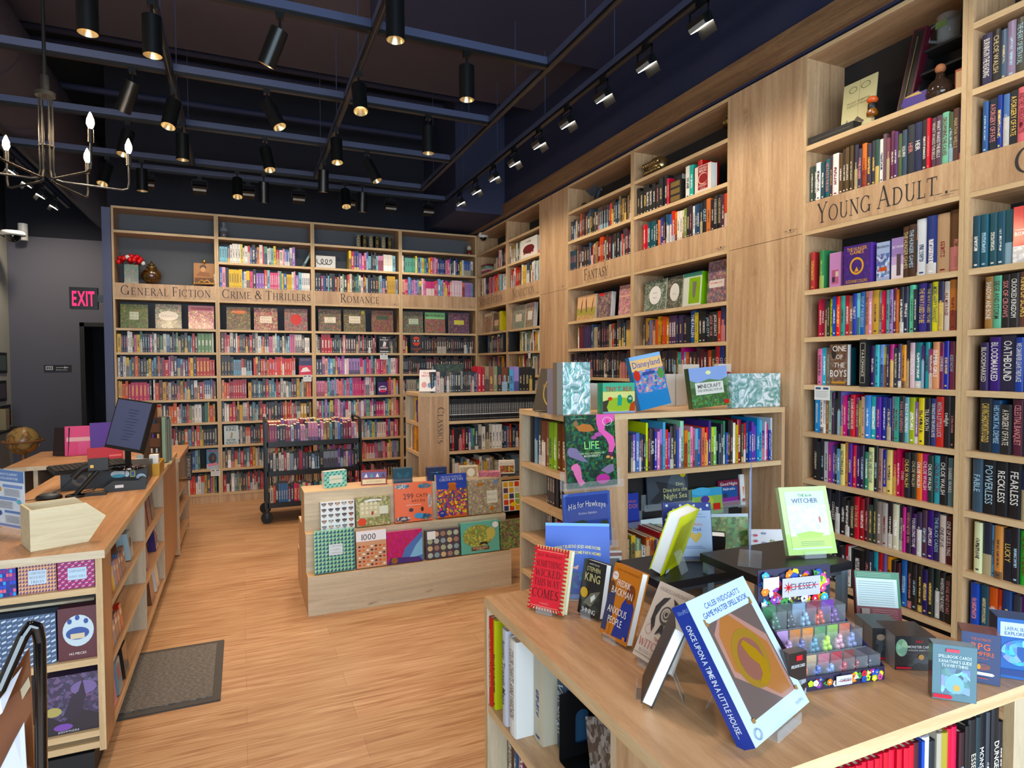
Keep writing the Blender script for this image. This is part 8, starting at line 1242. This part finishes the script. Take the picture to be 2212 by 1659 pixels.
# ================================================================ signs, cameras, left wall
p = at(172, 640, y=-.12); t = thing('exit_sign', 'black exit sign with glowing red letters on the left end of the back wall', 'exit sign', (p.x, .05, p.z-.115), R(0))
w = at(203, 640, y=-.12).x-at(140, 640, y=-.12).x; hh = .225
M().box(-w/2, 0, 0, w/2, .05, hh, m='black_metal').build('housing', t); m = M(); m.text('EXIT', (0, -.002, .035), (1, 0, 0), (0, 0, 1), .155, col='ff2040', m='exit_red', bold=2, squash=.72, maxw=w*.82); m.build('letters', t)
M().box(w/2, .01, .08, -4.1555-p.x, .04, .15, m='dull_steel').build('bracket', t)
p = at(125, 795, y=3.59); m = M(); m.box(-.17, 0, -.045, .17, .01, .045, m='black'); draw(m, [('r', -.15, -.03, -.06, .03, 'c8c8c8'), ('p', [(-.02, .012), (.08, .012), (.08, .004), (-.02, .004)], 'd0d0d0'), ('p', [(.08, .025), (.14, .008), (.08, -.009)], 'd0d0d0'), ('T', 'Restrooms', .05, -.026, .022, 'd0d0d0', {'mw': .2})]+[('e', -.13+.025*i, .0, .007, .02, '101010') for i in range(3)], 1, 1); o = m.build('restroom_sign'); o.location = (p.x, 3.585, p.z); tag(o, 'small black Restrooms sign with an arrow on the grey-blue wall', 'sign')
def dome(loc, label, r=.065):
    t = thing('security_camera', label, 'security camera', loc, 0, 'white dome security cameras'); M().lathe([(0, .05), (r*.9, .05), (r, .03), (r, 0), (r*.7, -.01)], n=22, m='white_plastic').build('housing', t); M().ball((0, 0, -.008), r*.66, 16, 8, m='gloss_black').build('dome', t)
p = at(1044, 512, y=-.12); dome((p.x, -.12, p.z), 'white dome camera in the corner where the two walls of shelves meet'); p = at(28, 508, y=2.8); dome((p.x, 2.8, p.z), 'white dome camera at the far left under the dark ceiling', .14)
p = at(47, 500, y=3.4); o = M().cyl((0, 0, -.12), (0, 0, .12), .06, n=16, m='white_plastic').build('wall_sensor'); o.location = (p.x, 3.45, p.z); tag(o, 'white cylindrical sensor beside the far left dome camera', 'sensor')
gp = CAM+ray(50, 952)*6.9; t = thing('globe', 'antique-coloured globe on a wooden stand by the grey-blue wall', 'globe', (gp.x, gp.y, 0)); M().ball((0, 0, gp.z), .155, 30, 18, m='globe_map').build('sphere', t)
M().lathe([(.16, gp.z-.012), (.195, gp.z-.012), (.195, gp.z+.006), (.16, gp.z+.006)], n=30, m='globe_stand').build('ring', t); M().cyl((0, 0, .02), (0, 0, gp.z-.15), .02, n=12, m='globe_stand').cyl((0, 0, 0), (0, 0, .03), .14, n=20, m='globe_stand').build('stand', t)
for i, (u_, v0, v1, y) in enumerate(((8, 700, 747, 3.0), (12, 762, 806, 3.25), (11, 822, 866, 3.2), (14, 875, 920, 3.35))):
    a = at(u_, v0, x=-5.94); b_ = at(u_, v1, x=-5.94); m = M(); hz = (a.z-b_.z); m.box(0, 0, 0, .012, .42, hz, m='black').box(.012, .04, .04, .014, .38, hz-.04, col=('6c6058', '5c6c68', '584c58', '4c4844')[i]); o = m.build('picture_frame'); o.location = (-5.948, y-.25 if i else y-.3, b_.z); tag(o, f'black picture frame on the cream wall, {ordn(i+1)} from the top', 'picture frame', 'picture frames on the cream wall')
a = at(25, 925, x=-5.9); m = M(); m.box(0, 0, 0, .2, 2.2, .03, m='black'); o = m.build('wall_shelf'); o.location = (-5.949, 1.1, a.z); tag(o, 'black wall shelf on the cream wall under the picture frames', 'shelf')
m = M(); m.box(0, 0, 0, .12, .14, .28, col='a89878'); m.box(.121, .03, .1, .122, .12, .2, col='c08870'); o = m.build('gift_box'); o.location = (-5.9, 2.75, a.z+.031); tag(o, 'kraft cardboard box on the black wall shelf', 'box')
